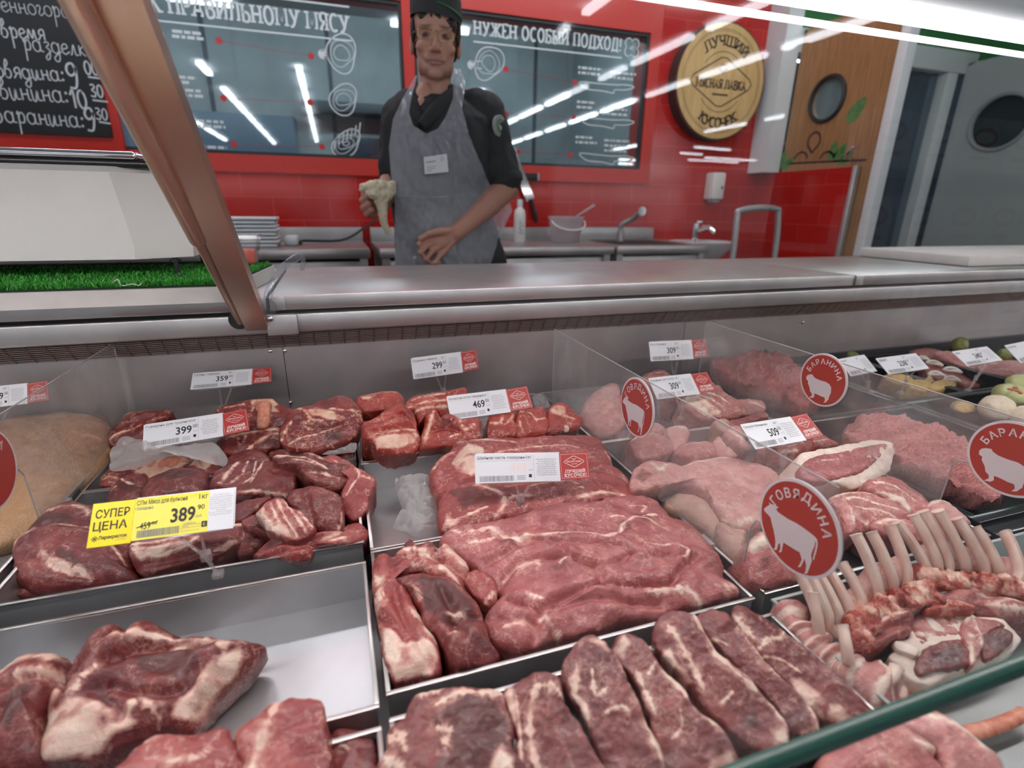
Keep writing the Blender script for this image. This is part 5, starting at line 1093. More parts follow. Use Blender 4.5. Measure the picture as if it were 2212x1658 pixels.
def meat(name, label, crop, out, z, up=.012, dn=None, m='beef', n=(0, 0, 1), prof=3.0, fat=(), area=(), groove=(), dark=(), lobe=(), lump=.0035, rough=.0017, cat='meat', group=None, N=None, K=None, cen=None, wfat=.0018, edge=0.0, pdn=7, parent=None, jag=.0016, z0=None, lab2=None):
    ox, oy, s = CROP[crop]; SEED[0] += 1; sd = SEED[0]*7.31
    n = np.array(n, float); n /= np.linalg.norm(n)
    px = [(ox+x/s, oy+y/s) for x, y in out]
    c2 = np.mean(px, axis=0) if cen is None else (ox+cen[0]/s, oy+cen[1]/s)
    p0 = pz(*c2, z); e1 = np.array((1., 0, 0)); e1 -= n*np.dot(e1, n); e1 /= np.linalg.norm(e1); e2 = np.cross(n, e1)
    def to2(x, y): q = pP(ox+x/s, oy+y/s, p0, n)-p0; return np.array((q@e1, q@e2))
    P = [to2(*q) for q in out]; sm = np.array(catmull(P, 8, True))
    L = np.linalg.norm(np.roll(sm, -1, 0)-sm, axis=1); per = L.sum(); N = N or int(np.clip(per/.0034, 60, 300)); cum = np.concatenate([[0], np.cumsum(L)]); smc = np.vstack([sm, sm[:1]])
    bd = np.array([[np.interp(per*i/N, cum, smc[:, k]) for k in (0, 1)] for i in range(N)])
    area2 = .5*np.sum(bd[:, 0]*np.roll(bd[:, 1], -1)-np.roll(bd[:, 0], -1)*bd[:, 1])
    if area2 < 0: bd = bd[::-1].copy()
    for i in range(N):
        d = bd[i]/(np.linalg.norm(bd[i])+1e-9); bd[i] += d*jag*(noise.noise(Vector((bd[i][0]*160+sd, bd[i][1]*160, sd)))+.6*noise.noise(Vector((bd[i][0]*55+sd, bd[i][1]*55, 3+sd)))*1.5)
    R = math.sqrt(abs(area2)/math.pi); K = K or int(np.clip(R/.0034, 9, 55))
    if dn is None: dn = max(.006, z-ZF)
    rho_t = np.concatenate([np.linspace(0, .9, K, endpoint=False), 1-.1*(1-np.linspace(0, 1, 6))**2])[::-1]     # 1 .. 0
    h_t = up*np.power(np.clip(1-rho_t**prof, 0, 1), 1/prof)
    ab = np.linspace(0, math.pi/2, 11)[1:]; rho_b = np.cos(ab)**(2/pdn); h_b = -dn*np.sin(ab)**(2/pdn); rho_b[-1] = 0
    rho = np.concatenate([rho_b[:-1][::-1], rho_t[:-1]]); hh = np.concatenate([h_b[:-1][::-1], h_t[:-1]])
    nr = len(rho); X = (rho[:, None, None]*bd[None]).reshape(-1, 2); Hh = np.repeat(hh, N); rr = np.repeat(rho, N)
    X = np.vstack([X, [[0, 0], [0, 0]]]); Hh = np.concatenate([Hh, [up, -dn]]); rr = np.concatenate([rr, [0, 0]])
    top = Hh >= -dn*.55
    fa = np.zeros(len(X)); da = np.zeros(len(X)); disp = np.zeros(len(X))
    w_in = np.clip((Hh/(up+1e-6)), 0, 1)
    for f in fat:
        w = wfat
        if isinstance(f[-1], float): w = f[-1]*.72; f = f[:-1]
        d, s_ = pl_near(X, catmull([to2(*q) for q in f], 5)); FN[0] += 1; ph = FN[0]*1.7
        ws = w*(.62+.38*np.sin(s_*9+ph)*np.sin(s_*21+2*ph)+.25*np.sin(s_*43+ph))*np.minimum(1, np.minimum(s_, 1-s_)*5+.35)+.0004
        fa = np.maximum(fa, np.clip(1.0-d/ws*.60, 0, 1)*(.80+.20*np.sin(s_*15+ph*3))); fa = np.maximum(fa, .30*np.exp(-(d/(w*2.4))**2)); disp += .0007*np.exp(-(d/ws)**2)*w_in
    for a in area:
        poly = [to2(*q) for q in a]; ins = inside(X, np.array(poly)); d = pl_dist(X, poly+[poly[0]]); sg = np.where(ins, d, -d); mo = np.array([.60+.42*noise.noise(Vector((q[0]*75+sd, q[1]*75, 1)))+.22*noise.noise(Vector((q[0]*30+sd, q[1]*110, 5))) for q in X]); fa = np.maximum(fa, np.clip(.5+sg/.006, 0, 1)*np.clip(mo, .25, .85))
    for a in dark:
        poly = [to2(*q) for q in a]; ins = inside(X, np.array(poly)); d = pl_dist(X, poly+[poly[0]]); sg = np.where(ins, d, -d); da = np.maximum(da, np.clip(.5+sg/.012, 0, 1))
    for g in groove:
        w, dp = .0045, .0055
        if isinstance(g[-1], float): dp = g[-1]; g = g[:-1]
        d = pl_dist(X, catmull([to2(*q) for q in g], 5)); disp -= dp*np.exp(-(d/w)**2)*np.clip(w_in*1.5, 0, 1); disp += dp*.35*np.exp(-((d-.012)/.008)**2)*w_in; da = np.maximum(da, .0)
    for (x, y, r_, hgt) in lobe:
        c_ = to2(x, y); d = np.linalg.norm(X-c_, axis=1); disp += hgt*np.exp(-(d/r_)**2)*w_in
    if edge: fa = np.maximum(fa, np.clip((rr-.86)/.14, 0, 1)*edge)
    V = p0 + X[:, :1]*e1 + X[:, 1:]*e2
    out_v = []
    for i in range(len(V)):
        q = V[i]; v3 = Vector((q[0]*24+sd, q[1]*24, (q[2]+Hh[i])*24)); a = noise.noise(v3)*lump + noise.noise(v3*3.1)*rough*1.4 + noise.noise(v3*8.5)*rough*.55
        k = Hh[i] + disp[i] + a*(1.0 if Hh[i] > -dn*.4 else .25)
        if rr[i] > .9:
            dd = X[i]/(np.linalg.norm(X[i])+1e-9)*noise.noise(v3*1.6+Vector((9, 2, 5)))*lump*.8*(1-abs(rr[i]-1)); out_v.append(q + n*k + e1*dd[0] + e2*dd[1])
        else: out_v.append(q + n*k)
    out_v = np.array(out_v)
    floor = ZF+.001 if z0 is None else z0
    out_v[:, 2] = np.maximum(out_v[:, 2], floor); out_v[:, 1] = np.minimum(out_v[:, 1], 1.130)
    fs = [(j*N+i, j*N+(i+1) % N, (j+1)*N+(i+1) % N, (j+1)*N+i) for j in range(nr-1) for i in range(N)]
    tc_, bc_ = nr*N, nr*N+1
    fs += [((nr-1)*N+i, (nr-1)*N+(i+1) % N, tc_) for i in range(N)] + [((i+1) % N, i, bc_) for i in range(N)]
    loc = (p0[0], p0[1], float(out_v[:, 2].min()))
    me = bpy.data.meshes.new(name); off = np.array(loc)
    if parent is not None: off = np.array(parent.location)
    me.from_pydata((out_v-off).tolist(), [], fs); me.materials.append(M[m]); me.polygons.foreach_set('use_smooth', [True]*len(me.polygons))
    for nm, arr in (('fat', fa), ('dark', da)):
        a_ = me.attributes.new(nm, 'FLOAT', 'POINT'); a_.data.foreach_set('value', arr.astype(np.float32))
    me.update(); o = bpy.data.objects.new(name, me); COL.objects.link(o)
    if parent is not None: o.parent = parent
    else: o.location = Vector([float(c) for c in loc]); tag(o, label, cat, group)
    return o
def bone_part(parent, crop, out, z, n, up=.003, name='bone', m='bone_red', dn=.006):
    return meat(name, None, crop, out, z, up, dn, m, n, 2.5, parent=parent, lump=.0006, rough=.0004, jag=.0004, z0=-9, N=40, K=7)
T1 = (0, -.45, .9); T2 = (0, -.3, .95); T3 = (-.12, -.25, .95)
g1 = 'shank slices at the back left'
# tray of shank slices, back left
o = meat('shank_slice', 'round beef shank slice with a long marrow bone at the right of its tray', 'A', [(845,470),(880,380),(930,300),(1010,265),(1120,240),(1230,180),(1380,158),(1470,175),(1540,230),(1590,320),(1590,420),(1560,500),(1510,540),(1400,600),(1250,650),(1100,670),(950,650),(870,590),(840,530)], .772, .012, .035, 'shank', (0, -.62, .78), 4,
  fat=[[(1000,270),(1080,310),(1140,380),(1230,400),.005],[(1140,380),(1080,440),(1150,470)],[(930,600),(1020,560),(1100,540),(1200,520),(1300,470),(1400,440)],[(870,560),(900,480),(960,400)],[(1300,280),(1420,300),(1520,300)]], groove=[[(1100,470),(1300,460),(1450,420)]], area=[[(1060,285),(1200,280),(1340,310),(1445,370),(1380,400),(1240,375),(1120,340)]], dark=[[(1250,520),(1420,470),(1400,560),(1280,590)]], group=g1)
bone_part(o, 'A', [(1090,290),(1200,292),(1330,325),(1420,368),(1350,372),(1230,345),(1120,318)], .778, (0, -.62, .78), .004)
o = meat('shank_slice', 'beef shank slice with a thick upright bone, against the back wall', 'A', [(270,290),(350,240),(460,205),(620,185),(790,185),(860,230),(950,255),(990,310),(990,380),(900,400),(840,430),(700,455),(590,460),(480,430),(380,390),(280,340)], .775, .010, .05, 'shank', (0, -.65, .76), 4,
  fat=[[(600,200),(620,260),(590,330)],[(790,190),(780,260),(830,300),.004],[(360,270),(450,250),(560,230)],[(770,400),(780,300),(830,290)]], area=[[(600,195),(790,190),(850,230),(760,300),(640,290),(600,250)]], group=g1)
bone_part(o, 'A', [(640,225),(680,195),(740,190),(775,220),(765,300),(755,400),(700,435),(640,420),(650,300)], .785, (0, -.65, .76), .010, m='bone_red')
meat('shank_slice', 'marbled beef shank slice under the red end of the 399 card', 'A', [(290,560),(420,510),(560,480),(700,450),(850,425),(870,520),(850,610),(700,650),(560,670),(440,700),(350,690),(300,620)], .742, .011, None, 'shank', (0, -.5, .86), 3.5, fat=[[(400,540),(600,500),(840,460),.006],[(560,660),(700,560),(850,500),.005],[(480,530),(500,620)],[(560,520),(530,600)]], dark=[[(640,640),(740,560),(840,560),(820,610)]], group=g1)
meat('shank_slice', 'dark beef shank end at the far left of the back left tray', 'B', [(970,580),(985,500),(1040,420),(1100,340),(1200,300),(1330,290),(1450,290),(1520,268),(1555,300),(1530,350),(1420,400),(1330,450),(1300,540),(1150,570),(1050,600)], .758, .012, None, 'shank', (0, -.45, .9), 3, fat=[[(1110,340),(1200,310),(1340,300),.006],[(1000,560),(1080,520),(1200,480),(1300,440)]], groove=[[(1050,460),(1200,400),(1400,350)]], group=g1)
o = meat('shank_slice', 'beef shank slice with a big pale bone end, in front of the clear bag', 'B', [(885,930),(920,870),(1000,800),(1100,790),(1250,750),(1420,690),(1560,660),(1680,690),(1700,750),(1640,830),(1500,900),(1340,940),(1200,965),(1000,985),(900,975)], .724, .012, None, 'shank', (0, -.42, .9), 3, fat=[[(1210,800),(1250,850),(1330,870),(1500,860),.006],[(1300,760),(1400,800),.005],[(920,930),(1000,900),(1080,930)],[(1580,830),(1680,760),.006]], area=[[(1230,860),(1300,800),(1400,760),(1560,680),(1680,700),(1660,790),(1500,870),(1360,910)]], group=g1)
bone_part(o, 'B', [(1400,745),(1450,705),(1540,685),(1620,700),(1620,745),(1550,790),(1460,795)], .734, (0, -.42, .9), .005)
meat('shank_slice', 'pale bone end of a shank slice under the fork of the 399 card', 'B', [(1670,800),(1740,720),(1850,680),(1960,720),(2020,800),(1990,870),(1850,860),(1700,840)], .724, .012, None, 'shank', (0, -.4, .9), 3, area=[[(1700,800),(1780,720),(1880,700),(1960,760),(1850,830)]], group=g1)
meat('shank_slice', 'small dark trimming low under the round shank slice', 'A', [(1180,690),(1300,660),(1420,620),(1525,600),(1525,720),(1400,740),(1250,740)], .712, .010, None, 'shank', (0, -.3, .95), 3, fat=[[(1330,690),(1400,680)]], group=g1)
meat('shank_slice', 'dark rounded piece behind the striped chunk', 'A', [(340,770),(390,700),(480,660),(640,640),(740,680),(770,760),(600,770),(450,780)], .735, .012, None, 'beef_dark', (0, -.3, .95), 2.6, group=g1)
meat('shank_slice', 'dark trimming with a white fat tip beside the round shank slice', 'A', [(740,670),(820,645),(900,640),(990,660),(1000,700),(900,710),(780,740)], .735, .008, None, 'beef_dark', (0, -.3, .95), 2.6, area=[[(900,640),(985,660),(975,690),(920,680)]], group=g1)
# heap of beef chunks
g2 = 'beef chunks under the yellow card'
meat('beef_chunk', 'largest beef chunk, with pale sinew, at the left end under the yellow card', 'C', [(75,620),(75,520),(130,440),(200,370),(270,300),(380,268),(500,285),(680,345),(710,460),(700,560),(725,640),(765,690),(740,720),(600,715),(480,720),(330,740),(180,735),(90,690)], .712, .028, None, 'beef_dark', T2, 2.3, fat=[[(95,540),(140,470),(250,440),(400,435),(500,450)],[(240,350),(330,325),(430,315),(490,350),(495,385),.005],[(560,500),(640,560),(690,640)],[(270,600),(300,640),(360,670),(440,660),(500,690),.004]], area=[[(85,500),(120,460),(200,425),(215,460),(150,500),(100,540)],[(235,590),(270,570),(330,620),(420,640),(400,690),(320,660)]], dark=[[(350,560),(430,590),(500,660),(430,680),(340,640)],[(150,390),(300,370),(420,390),(400,420),(200,420)]], groove=[[(130,450),(300,430),(500,445),(660,520)],[(230,600),(330,660),(500,690)]], group=g2, cen=(400, 530))
meat('beef_chunk', 'flat red flap of beef low at the left front of the yellow card tray', 'C', [(40,755),(90,690),(160,650),(260,640),(380,680),(500,700),(520,722),(380,740),(250,760),(120,765)], .690, .010, None, 'beef_dark', T2, 2.6, group=g2)
meat('beef_chunk', 'beef chunk with long white fat bands directly under the yellow card', 'C', [(688,505),(760,460),(900,425),(1100,390),(1295,385),(1318,440),(1305,490),(1200,540),(1100,590),(950,625),(780,660),(715,600)], .715, .020, None, 'beef_dark', (0, -.45, .9), 3.0, fat=[[(700,505),(830,505),(1000,470),(1150,425),(1300,395),.004],[(1310,430),(1285,480),(1180,520),(1090,560),.004],[(720,540),(850,575),(1000,530),(1060,480),.006]], area=[[(700,520),(830,520),(1000,490),(1060,500),(900,560),(760,590)]], dark=[[(760,540),(900,520),(1000,510),(900,550),(780,575)]], groove=[[(720,620),(950,590),(1200,520)]], group=g2)
meat('beef_chunk', 'smooth rounded dark beef chunk just above the yellow card', 'B', [(1280,1070),(1300,980),(1360,910),(1450,860),(1600,820),(1750,812),(1850,838),(1895,900),(1900,1000),(1780,1080),(1600,1110),(1400,1110)], .735, .022, None, 'beef_dark', (0, -.35, .93), 2.4, group=g2, dark=[[(1380,930),(1600,860),(1800,900),(1600,980)]])
meat('beef_chunk', 'small brownish beef chunk at the upper left corner of the yellow card', 'B', [(975,1130),(990,1020),(1040,930),(1110,890),(1200,868),(1270,880),(1310,866),(1335,920),(1305,990),(1290,1090),(1150,1130)], .728, .014, None, 'beef_dark', (0, -.35, .93), 2.6, fat=[[(1100,920),(1150,960),(1220,980)],[(1000,1030),(1060,1000),(1080,990)]], dark=[[(1030,1000),(1150,940),(1260,960),(1200,1060)]], group=g2)
meat('beef_chunk', 'beef chunk crossed by several white fat stripes right of the yellow card', 'A', [(215,985),(260,880),(330,810),(420,770),(560,742),(700,748),(840,765),(970,808),(1003,880),(990,960),(945,1050),(900,1075),(760,1055),(600,1065),(460,1055),(380,1010)], .742, .014, .075, 'beef_dark', (0, -.42, .9), 4, fat=[[(330,965),(420,850),(500,760),.004],[(430,960),(530,870),(580,755)],[(540,965),(620,900),(650,755)],[(600,955),(680,840),(715,755)],[(500,1045),(700,1038),(900,1065),.004],[(960,810),(990,880),.003]], group=g2)
meat('beef_chunk', 'beef chunk with a silvery white top at the back right of the heap', 'A', [(775,725),(800,688),(950,695),(1100,682),(1200,705),(1290,755),(1400,785),(1505,810),(1495,870),(1440,950),(1380,1005),(1280,1010),(1150,965),(1080,900),(1000,820),(850,775)], .756, .014, .085, 'beef_dark', (0, -.42, .9), 3, area=[[(780,720),(810,690),(950,700),(960,725),(850,745)],[(1080,690),(1200,710),(1280,765),(1180,750)]], fat=[[(800,715),(960,725),(1100,760),(1280,850)],[(1120,870),(1250,880),(1400,940)],[(960,760),(1150,800),(1280,850)]], groove=[[(1000,830),(1150,860),(1300,900),(1450,870)]], group=g2)
meat('beef_chunk', 'flat light red beef slice along the right rim of the heap', 'A', [(1215,715),(1320,698),(1450,738),(1530,790),(1620,840),(1703,905),(1675,1000),(1640,1085),(1640,1160),(1565,1260),(1470,1260),(1420,1160),(1390,1050),(1440,940),(1460,860),(1380,800),(1290,765)], .740, .010, .075, 'beef', (0, -.42, .9), 4, fat=[[(1520,795),(1560,880),(1500,980),(1450,1070)],[(1560,880),(1680,920)],[(1300,740),(1380,780)]], cen=(1530, 960), group=g2)
meat('beef_chunk', 'large dark cube of beef at the right front of the heap', 'A', [(915,1095),(1000,1010),(1110,982),(1250,998),(1360,1040),(1400,1110),(1425,1210),(1405,1335),(1350,1398),(1230,1390),(1100,1350),(1000,1220)], .740, .018, .075, 'beef_dark', (0, -.5, .86), 4, fat=[[(1415,1230),(1400,1330),(1370,1380)]], groove=[[(1080,1010),(1110,1150),(1160,1330)]], group=g2)
meat('beef_chunk', 'pale beef chunk with strong white stripes on the front of the heap', 'A', [(618,1220),(690,1150),(760,1090),(850,1062),(905,1090),(945,1160),(1050,1210),(1130,1290),(1178,1352),(1130,1405),(1060,1445),(970,1458),(850,1425),(740,1375),(690,1300)], .752, .012, .07, 'beef', (0, -.55, .83), 4, fat=[[(830,1080),(900,1250),(1010,1430),.003],[(900,1110),(1000,1250),(1100,1395),.003],[(770,1130),(850,1300),(900,1420),.003],[(640,1225),(700,1300),(750,1370),.010],[(700,1165),(750,1300),(850,1410),.006],[(1020,1200),(1150,1350)]], area=[[(620,1220),(680,1170),(720,1230),(740,1370),(690,1310)],[(880,1260),(980,1440),(880,1420),(800,1370)]], group=g2)
meat('beef_chunk', 'long brownish strip of beef hanging over the front rim of the heap', 'A', [(625,1600),(700,1500),(800,1425),(950,1455),(1100,1445),(1250,1385),(1400,1365),(1500,1395),(1600,1350),(1640,1370),(1615,1470),(1500,1512),(1300,1525),(1190,1545),(1120,1620),(1000,1655),(850,1625),(700,1625)], .716, .020, None, 'beef', (0, -.5, .86), 2.4, fat=[[(1230,1480),(1300,1440),(1380,1410),.005],[(1290,1500),(1450,1450)]], groove=[[(700,1560),(900,1500),(1150,1490),(1400,1420)],[(800,1600),(1000,1560),(1130,1530)]], dark=[[(750,1480),(900,1480),(850,1540),(720,1560)]], group=g2, cen=(1050, 1520))
meat('beef_chunk', 'dark beef chunk under the right end of the yellow card', 'A', [(430,1290),(460,1150),(600,1080),(770,1070),(700,1160),(640,1220),(570,1290),(500,1320)], .730, .012, None, 'beef_dark', (0, -.4, .9), 3, group=g2)
meat('beef_chunk', 'small dark wedge of beef beside the pale striped chunk', 'A', [(510,1295),(600,1230),(690,1260),(770,1370),(790,1440),(650,1400),(560,1350)], .735, .010, None, 'beef_dark', (0, -.45, .9), 3, group=g2)
meat('beef_chunk', 'dark ragged beef trimming behind the fork of the yellow card', 'A', [(500,1440),(570,1340),(700,1390),(760,1440),(690,1510),(630,1580),(520,1600),(470,1540)], .712, .014, None, 'beef_dark', (0, -.4, .9), 2.6, group=g2)
meat('beef_chunk', 'red trimming low at the right front corner of the heap', 'A', [(1380,1380),(1460,1300),(1560,1290),(1640,1370),(1660,1395),(1610,1440),(1480,1480)], .715, .012, None, 'beef', (0, -.4, .9), 2.6, group=g2)
meat('beef_chunk', 'dark piece of beef behind the yellow sticker of the 389 card', 'C', [(560,300),(640,270),(760,300),(900,330),(1000,390),(860,430),(700,420),(600,380)], .720, .012, None, 'beef_dark', T2, 2.6, group=g2)
# the big cut in the nearly empty tray
meat('beef_cut', 'big folded beef cut with pale fat sprawling in the nearly empty tray', 'G', [(560,700),(590,560),(680,420),(750,300),(830,230),(930,178),(1020,200),(1080,250),(1150,180),(1230,153),(1330,190),(1420,240),(1500,270),(1620,250),(1800,265),(1855,340),(1880,390),(1970,330),(2060,288),(2108,310),(2070,400),(1990,510),(1900,590),(1820,690),(1700,810),(1600,960),(1560,1015),(1400,1060),(1250,1100),(1100,1160),(950,1240),(800,1320),(340,1320),(370,1000),(410,800),(480,700)], .695, .045, None, 'beef_dark', (0, -.25, .97), 2.0,
  fat=[[(640,760),(750,600),(850,480),(1000,400),(1300,350),(1490,330),.006],[(1420,400),(1600,340),(1760,350),(1845,450),.005],[(1780,280),(1850,340),(1850,420),.007],[(700,830),(800,720),(900,640),.006],[(1100,960),(1200,830),(1280,900),(1350,970),.006],[(1960,350),(1900,480),(1800,600),.005]],
  area=[[(440,740),(560,740),(700,860),(900,880),(1050,960),(1200,1000),(1000,1100),(850,1240),(400,1280),(360,1100),(400,880)],[(1500,820),(1650,640),(1880,430),(1990,440),(1800,680),(1600,940),(1420,960)]], dark=[[(1180,480),(1400,420),(1620,420),(1640,560),(1500,680),(1300,640),(1180,580)],[(1620,380),(1780,380),(1800,420),(1680,470)],[(840,780),(900,760),(1000,900),(900,880)]],
  groove=[[(620,720),(760,560),(900,430),(1070,260),.012],[(980,560),(1180,450),(1400,400),(1700,360),.010],[(1000,760),(1300,800),(1520,760),(1620,600),.008],[(860,800),(980,880),(1080,960),.006]], lobe=[(1250, 250, .03, .012), (850, 320, .03, .015), (1300, 580, .035, -.016)], cen=(1080, 700), lump=.006)
meat('beef_cut', 'beef cut with bluish silver skin at the left edge of the nearly empty tray', 'G', [(-260,760),(-120,600),(0,560),(90,490),(200,400),(330,372),(450,368),(550,410),(605,520),(570,640),(500,760),(420,900),(400,1050),(360,1320),(-260,1320)], .705, .035, None, 'beef_dark', (0, -.25, .97), 2.1, fat=[[(30,640),(200,520),(420,480),(560,440),.010],[(250,680),(400,620),(560,600),.008]], area=[[(60,600),(200,470),(400,430),(520,460),(400,520),(250,580),(100,700)]], dark=[[(100,1000),(220,780),(330,720),(300,900),(200,1060)],[(480,470),(570,480),(580,560),(510,520)]], groove=[[(180,760),(330,680),(480,640),(570,620),.010],[(60,1020),(180,860),(330,760),.008]], group=None)
g4 = 'square-cut beef pieces at the bottom left'
meat('beef_piece', 'square beef piece with a white diagonal fat band at the bottom left', 'C', [(1235,1495),(1350,1415),(1480,1328),(1690,1312),(1735,1400),(1742,1490),(1725,1720),(1320,1790),(1270,1620)], .742, .010, .075, 'beef', (0, -.2, .97), 5, fat=[[(1480,1335),(1430,1450),(1360,1640),(1320,1740),.008]], group=g4)
meat('beef_piece', 'dull red beef piece left of the square one with the fat band', 'C', [(600,1780),(680,1630),(830,1500),(1000,1512),(1180,1468),(1240,1492),(1310,1640),(1330,1800)], .738, .014, .07, 'beef', (0, -.25, .97), 3, fat=[[(900,1660),(1060,1640),(1120,1600),.004],[(760,1560),(860,1520)]], group=g4)
meat('beef_piece', 'dark beef piece in the right corner of the bottom left tray', 'C', [(1715,1760),(1735,1520),(1790,1458),(1900,1478),(1985,1530),(2008,1620),(2000,1790)], .705, .012, None, 'beef_dark', (0, -.2, .97), 3, fat=[[(1780,1560),(1850,1600)]], group=g4)
# ribs
g5 = 'beef ribs in the back middle tray'
M['rib_end'] = M['bone']
def rib_end(parent, crop, x, y, rx, ry, z, n): bone_part(parent, crop, [(x+rx*math.cos(a), y+ry*math.sin(a)) for a in np.linspace(0, 6.283, 10)[:-1]], z, n, .003, 'bone_end', 'bone')
o = meat('beef_rib', 'chunky red beef rib block at the left end of the ribs', 'F', [(92,480),(88,330),(170,285),(330,175),(430,135),(530,205),(565,300),(595,400),(605,460),(560,560),(400,595),(250,590),(180,500)], .765, .016, None, 'red_rib', (0, -.55, .83), 3, fat=[[(100,310),(220,210),(330,140),.006],[(180,440),(350,410),(560,400),.005],[(200,480),(400,500),(580,440),.010]], groove=[[(150,330),(300,320),(450,260)],[(180,420),(380,390),(560,370)],[(330,270),(450,270),(540,330)]], area=[[(200,470),(420,440),(590,420),(560,500),(400,560),(220,560)]], group=g5)
meat('beef_rib', 'beef rib block with a white fat spot against the back wall', 'F', [(38,180),(48,90),(150,58),(300,38),(400,28),(455,90),(465,175),(400,190),(300,200),(100,215)], .782, .012, None, 'red_rib', (0, -.55, .83), 3, area=[[(80,100),(160,85),(215,95),(160,115),(90,115)]], group=g5)
meat('beef_rib', 'long striped beef rib strip behind the 469 card', 'F', [(458,195),(520,95),(700,58),(890,30),(1000,0),(1010,60),(900,140),(860,240),(760,260),(620,300),(590,335),(540,215)], .775, .014, None, 'red_rib', (0, -.55, .83), 3, fat=[[(520,130),(700,95),(880,70)],[(500,190),(700,150),(850,130),.004],[(540,230),(700,200),(850,190),.006]], group=g5)
o = meat('beef_rib', 'beef rib block with torn meat under the left half of the 469 card', 'F', [(583,545),(620,400),(660,250),(720,202),(770,270),(850,235),(980,290),(1125,275),(1140,400),(1130,490),(950,520),(760,540),(650,550)], .755, .016, None, 'red_rib', (0, -.6, .8), 3, fat=[[(640,500),(690,330),(720,220),.006],[(940,300),(990,400),(1080,340),.004],[(850,460),(950,430)]], groove=[[(740,280),(830,340),(870,300)],[(700,400),(850,380),(960,420)]], dark=[[(800,300),(900,310),(880,360),(800,350)]], group=g5)
rib_end(o, 'F', 1020, 445, 32, 45, .742, (0, -.8, .5))
o = meat('beef_rib', 'beef rib block right of the clear fork of the 469 card', 'F', [(1195,340),(1215,255),(1320,220),(1425,215),(1455,300),(1458,430),(1340,455),(1205,475)], .752, .014, None, 'red_rib', (0, -.6, .8), 3, fat=[[(1220,330),(1290,330),(1330,280),.004],[(1300,330),(1350,340),(1420,260)]], group=g5)
rib_end(o, 'F', 1240, 425, 26, 40, .742, (0, -.8, .5))
o = meat('beef_rib', 'beef rib block with a white top edge, second from the right end', 'F', [(1458,445),(1462,200),(1580,180),(1680,175),(1725,270),(1745,345),(1705,415),(1600,435)], .752, .014, None, 'red_rib', (0, -.6, .8), 3.4, fat=[[(1480,230),(1560,250),(1620,320)],[(1470,300),(1500,420)],[(1600,310),(1700,290)]], group=g5)
rib_end(o, 'F', 1520, 395, 24, 34, .740, (0, -.8, .5))
o = meat('beef_rib', 'beef rib block with a big white fat knob at the right end of the ribs', 'F', [(1700,280),(1730,180),(1785,138),(1900,145),(1965,215),(2022,280),(2005,375),(1900,392),(1715,415)], .752, .016, None, 'red_rib', (0, -.6, .8), 3, area=[[(1740,200),(1800,170),(1870,190),(1880,250),(1820,270),(1750,250)]], fat=[[(1860,270),(1960,300),.005]], group=g5)
rib_end(o, 'F', 1895, 350, 28, 32, .744, (0, -.8, .5)); rib_end(o, 'F', 1750, 380, 28, 28, .740, (0, -.8, .5))
# neck cuts
meat('neck_cut', 'rear half of the neck cut with a lump of white fat behind the glare-washed card', '1', [(925,1030),(945,1000),(975,975),(985,962),(1045,956),(1165,951),(1262,948),(1302,964),(1320,990),(1322,1013),(1348,1030),(1372,1060),(1374,1082),(1330,1092),(1200,1100),(1000,1100),(950,1075)], .735, .022, None, 'beef', (0, -.2, .97), 3, fat=[[(985,965),(1050,965),(1120,975),.006],[(930,1025),(960,1000),(985,990),.004],[(1060,1005),(1150,985),(1250,985)],[(1305,990),(1335,1030),(1368,1070)]], area=[[(985,1000),(1010,975),(1045,985),(1040,1035),(1020,1052),(990,1040),(975,1015)]], groove=[[(1000,1060),(1150,1040),(1300,1035),(1365,1060)]], lobe=[(1010, 1015, .016, .014)], group='neck cuts behind the glare-washed card')
meat('neck_cut', 'front half of the neck cut with branching white fat beside the clear bag', '1', [(944,1135),(950,1085),(988,1055),(1030,1048),(1085,1060),(1150,1050),(1250,1035),(1320,1045),(1366,1068),(1368,1085),(1300,1092),(1210,1105),(1130,1122),(1060,1138),(985,1154),(958,1152)], .728, .016, None, 'beef', (0, -.25, .97), 3.4, fat=[[(1030,1062),(1075,1080),(1087,1105),(1070,1130),.005],[(1087,1105),(1110,1090),(1150,1085),.004],[(1140,1060),(1230,1055),(1262,1078)],[(1250,1088),(1300,1076),(1345,1082),.005],[(960,1150),(1000,1130),(1050,1110),.003]], area=[[(955,1148),(965,1128),(990,1135),(985,1152)]], dark=[[(970,1070),(1020,1060),(1060,1090),(1000,1115)]], group='neck cuts behind the glare-washed card')
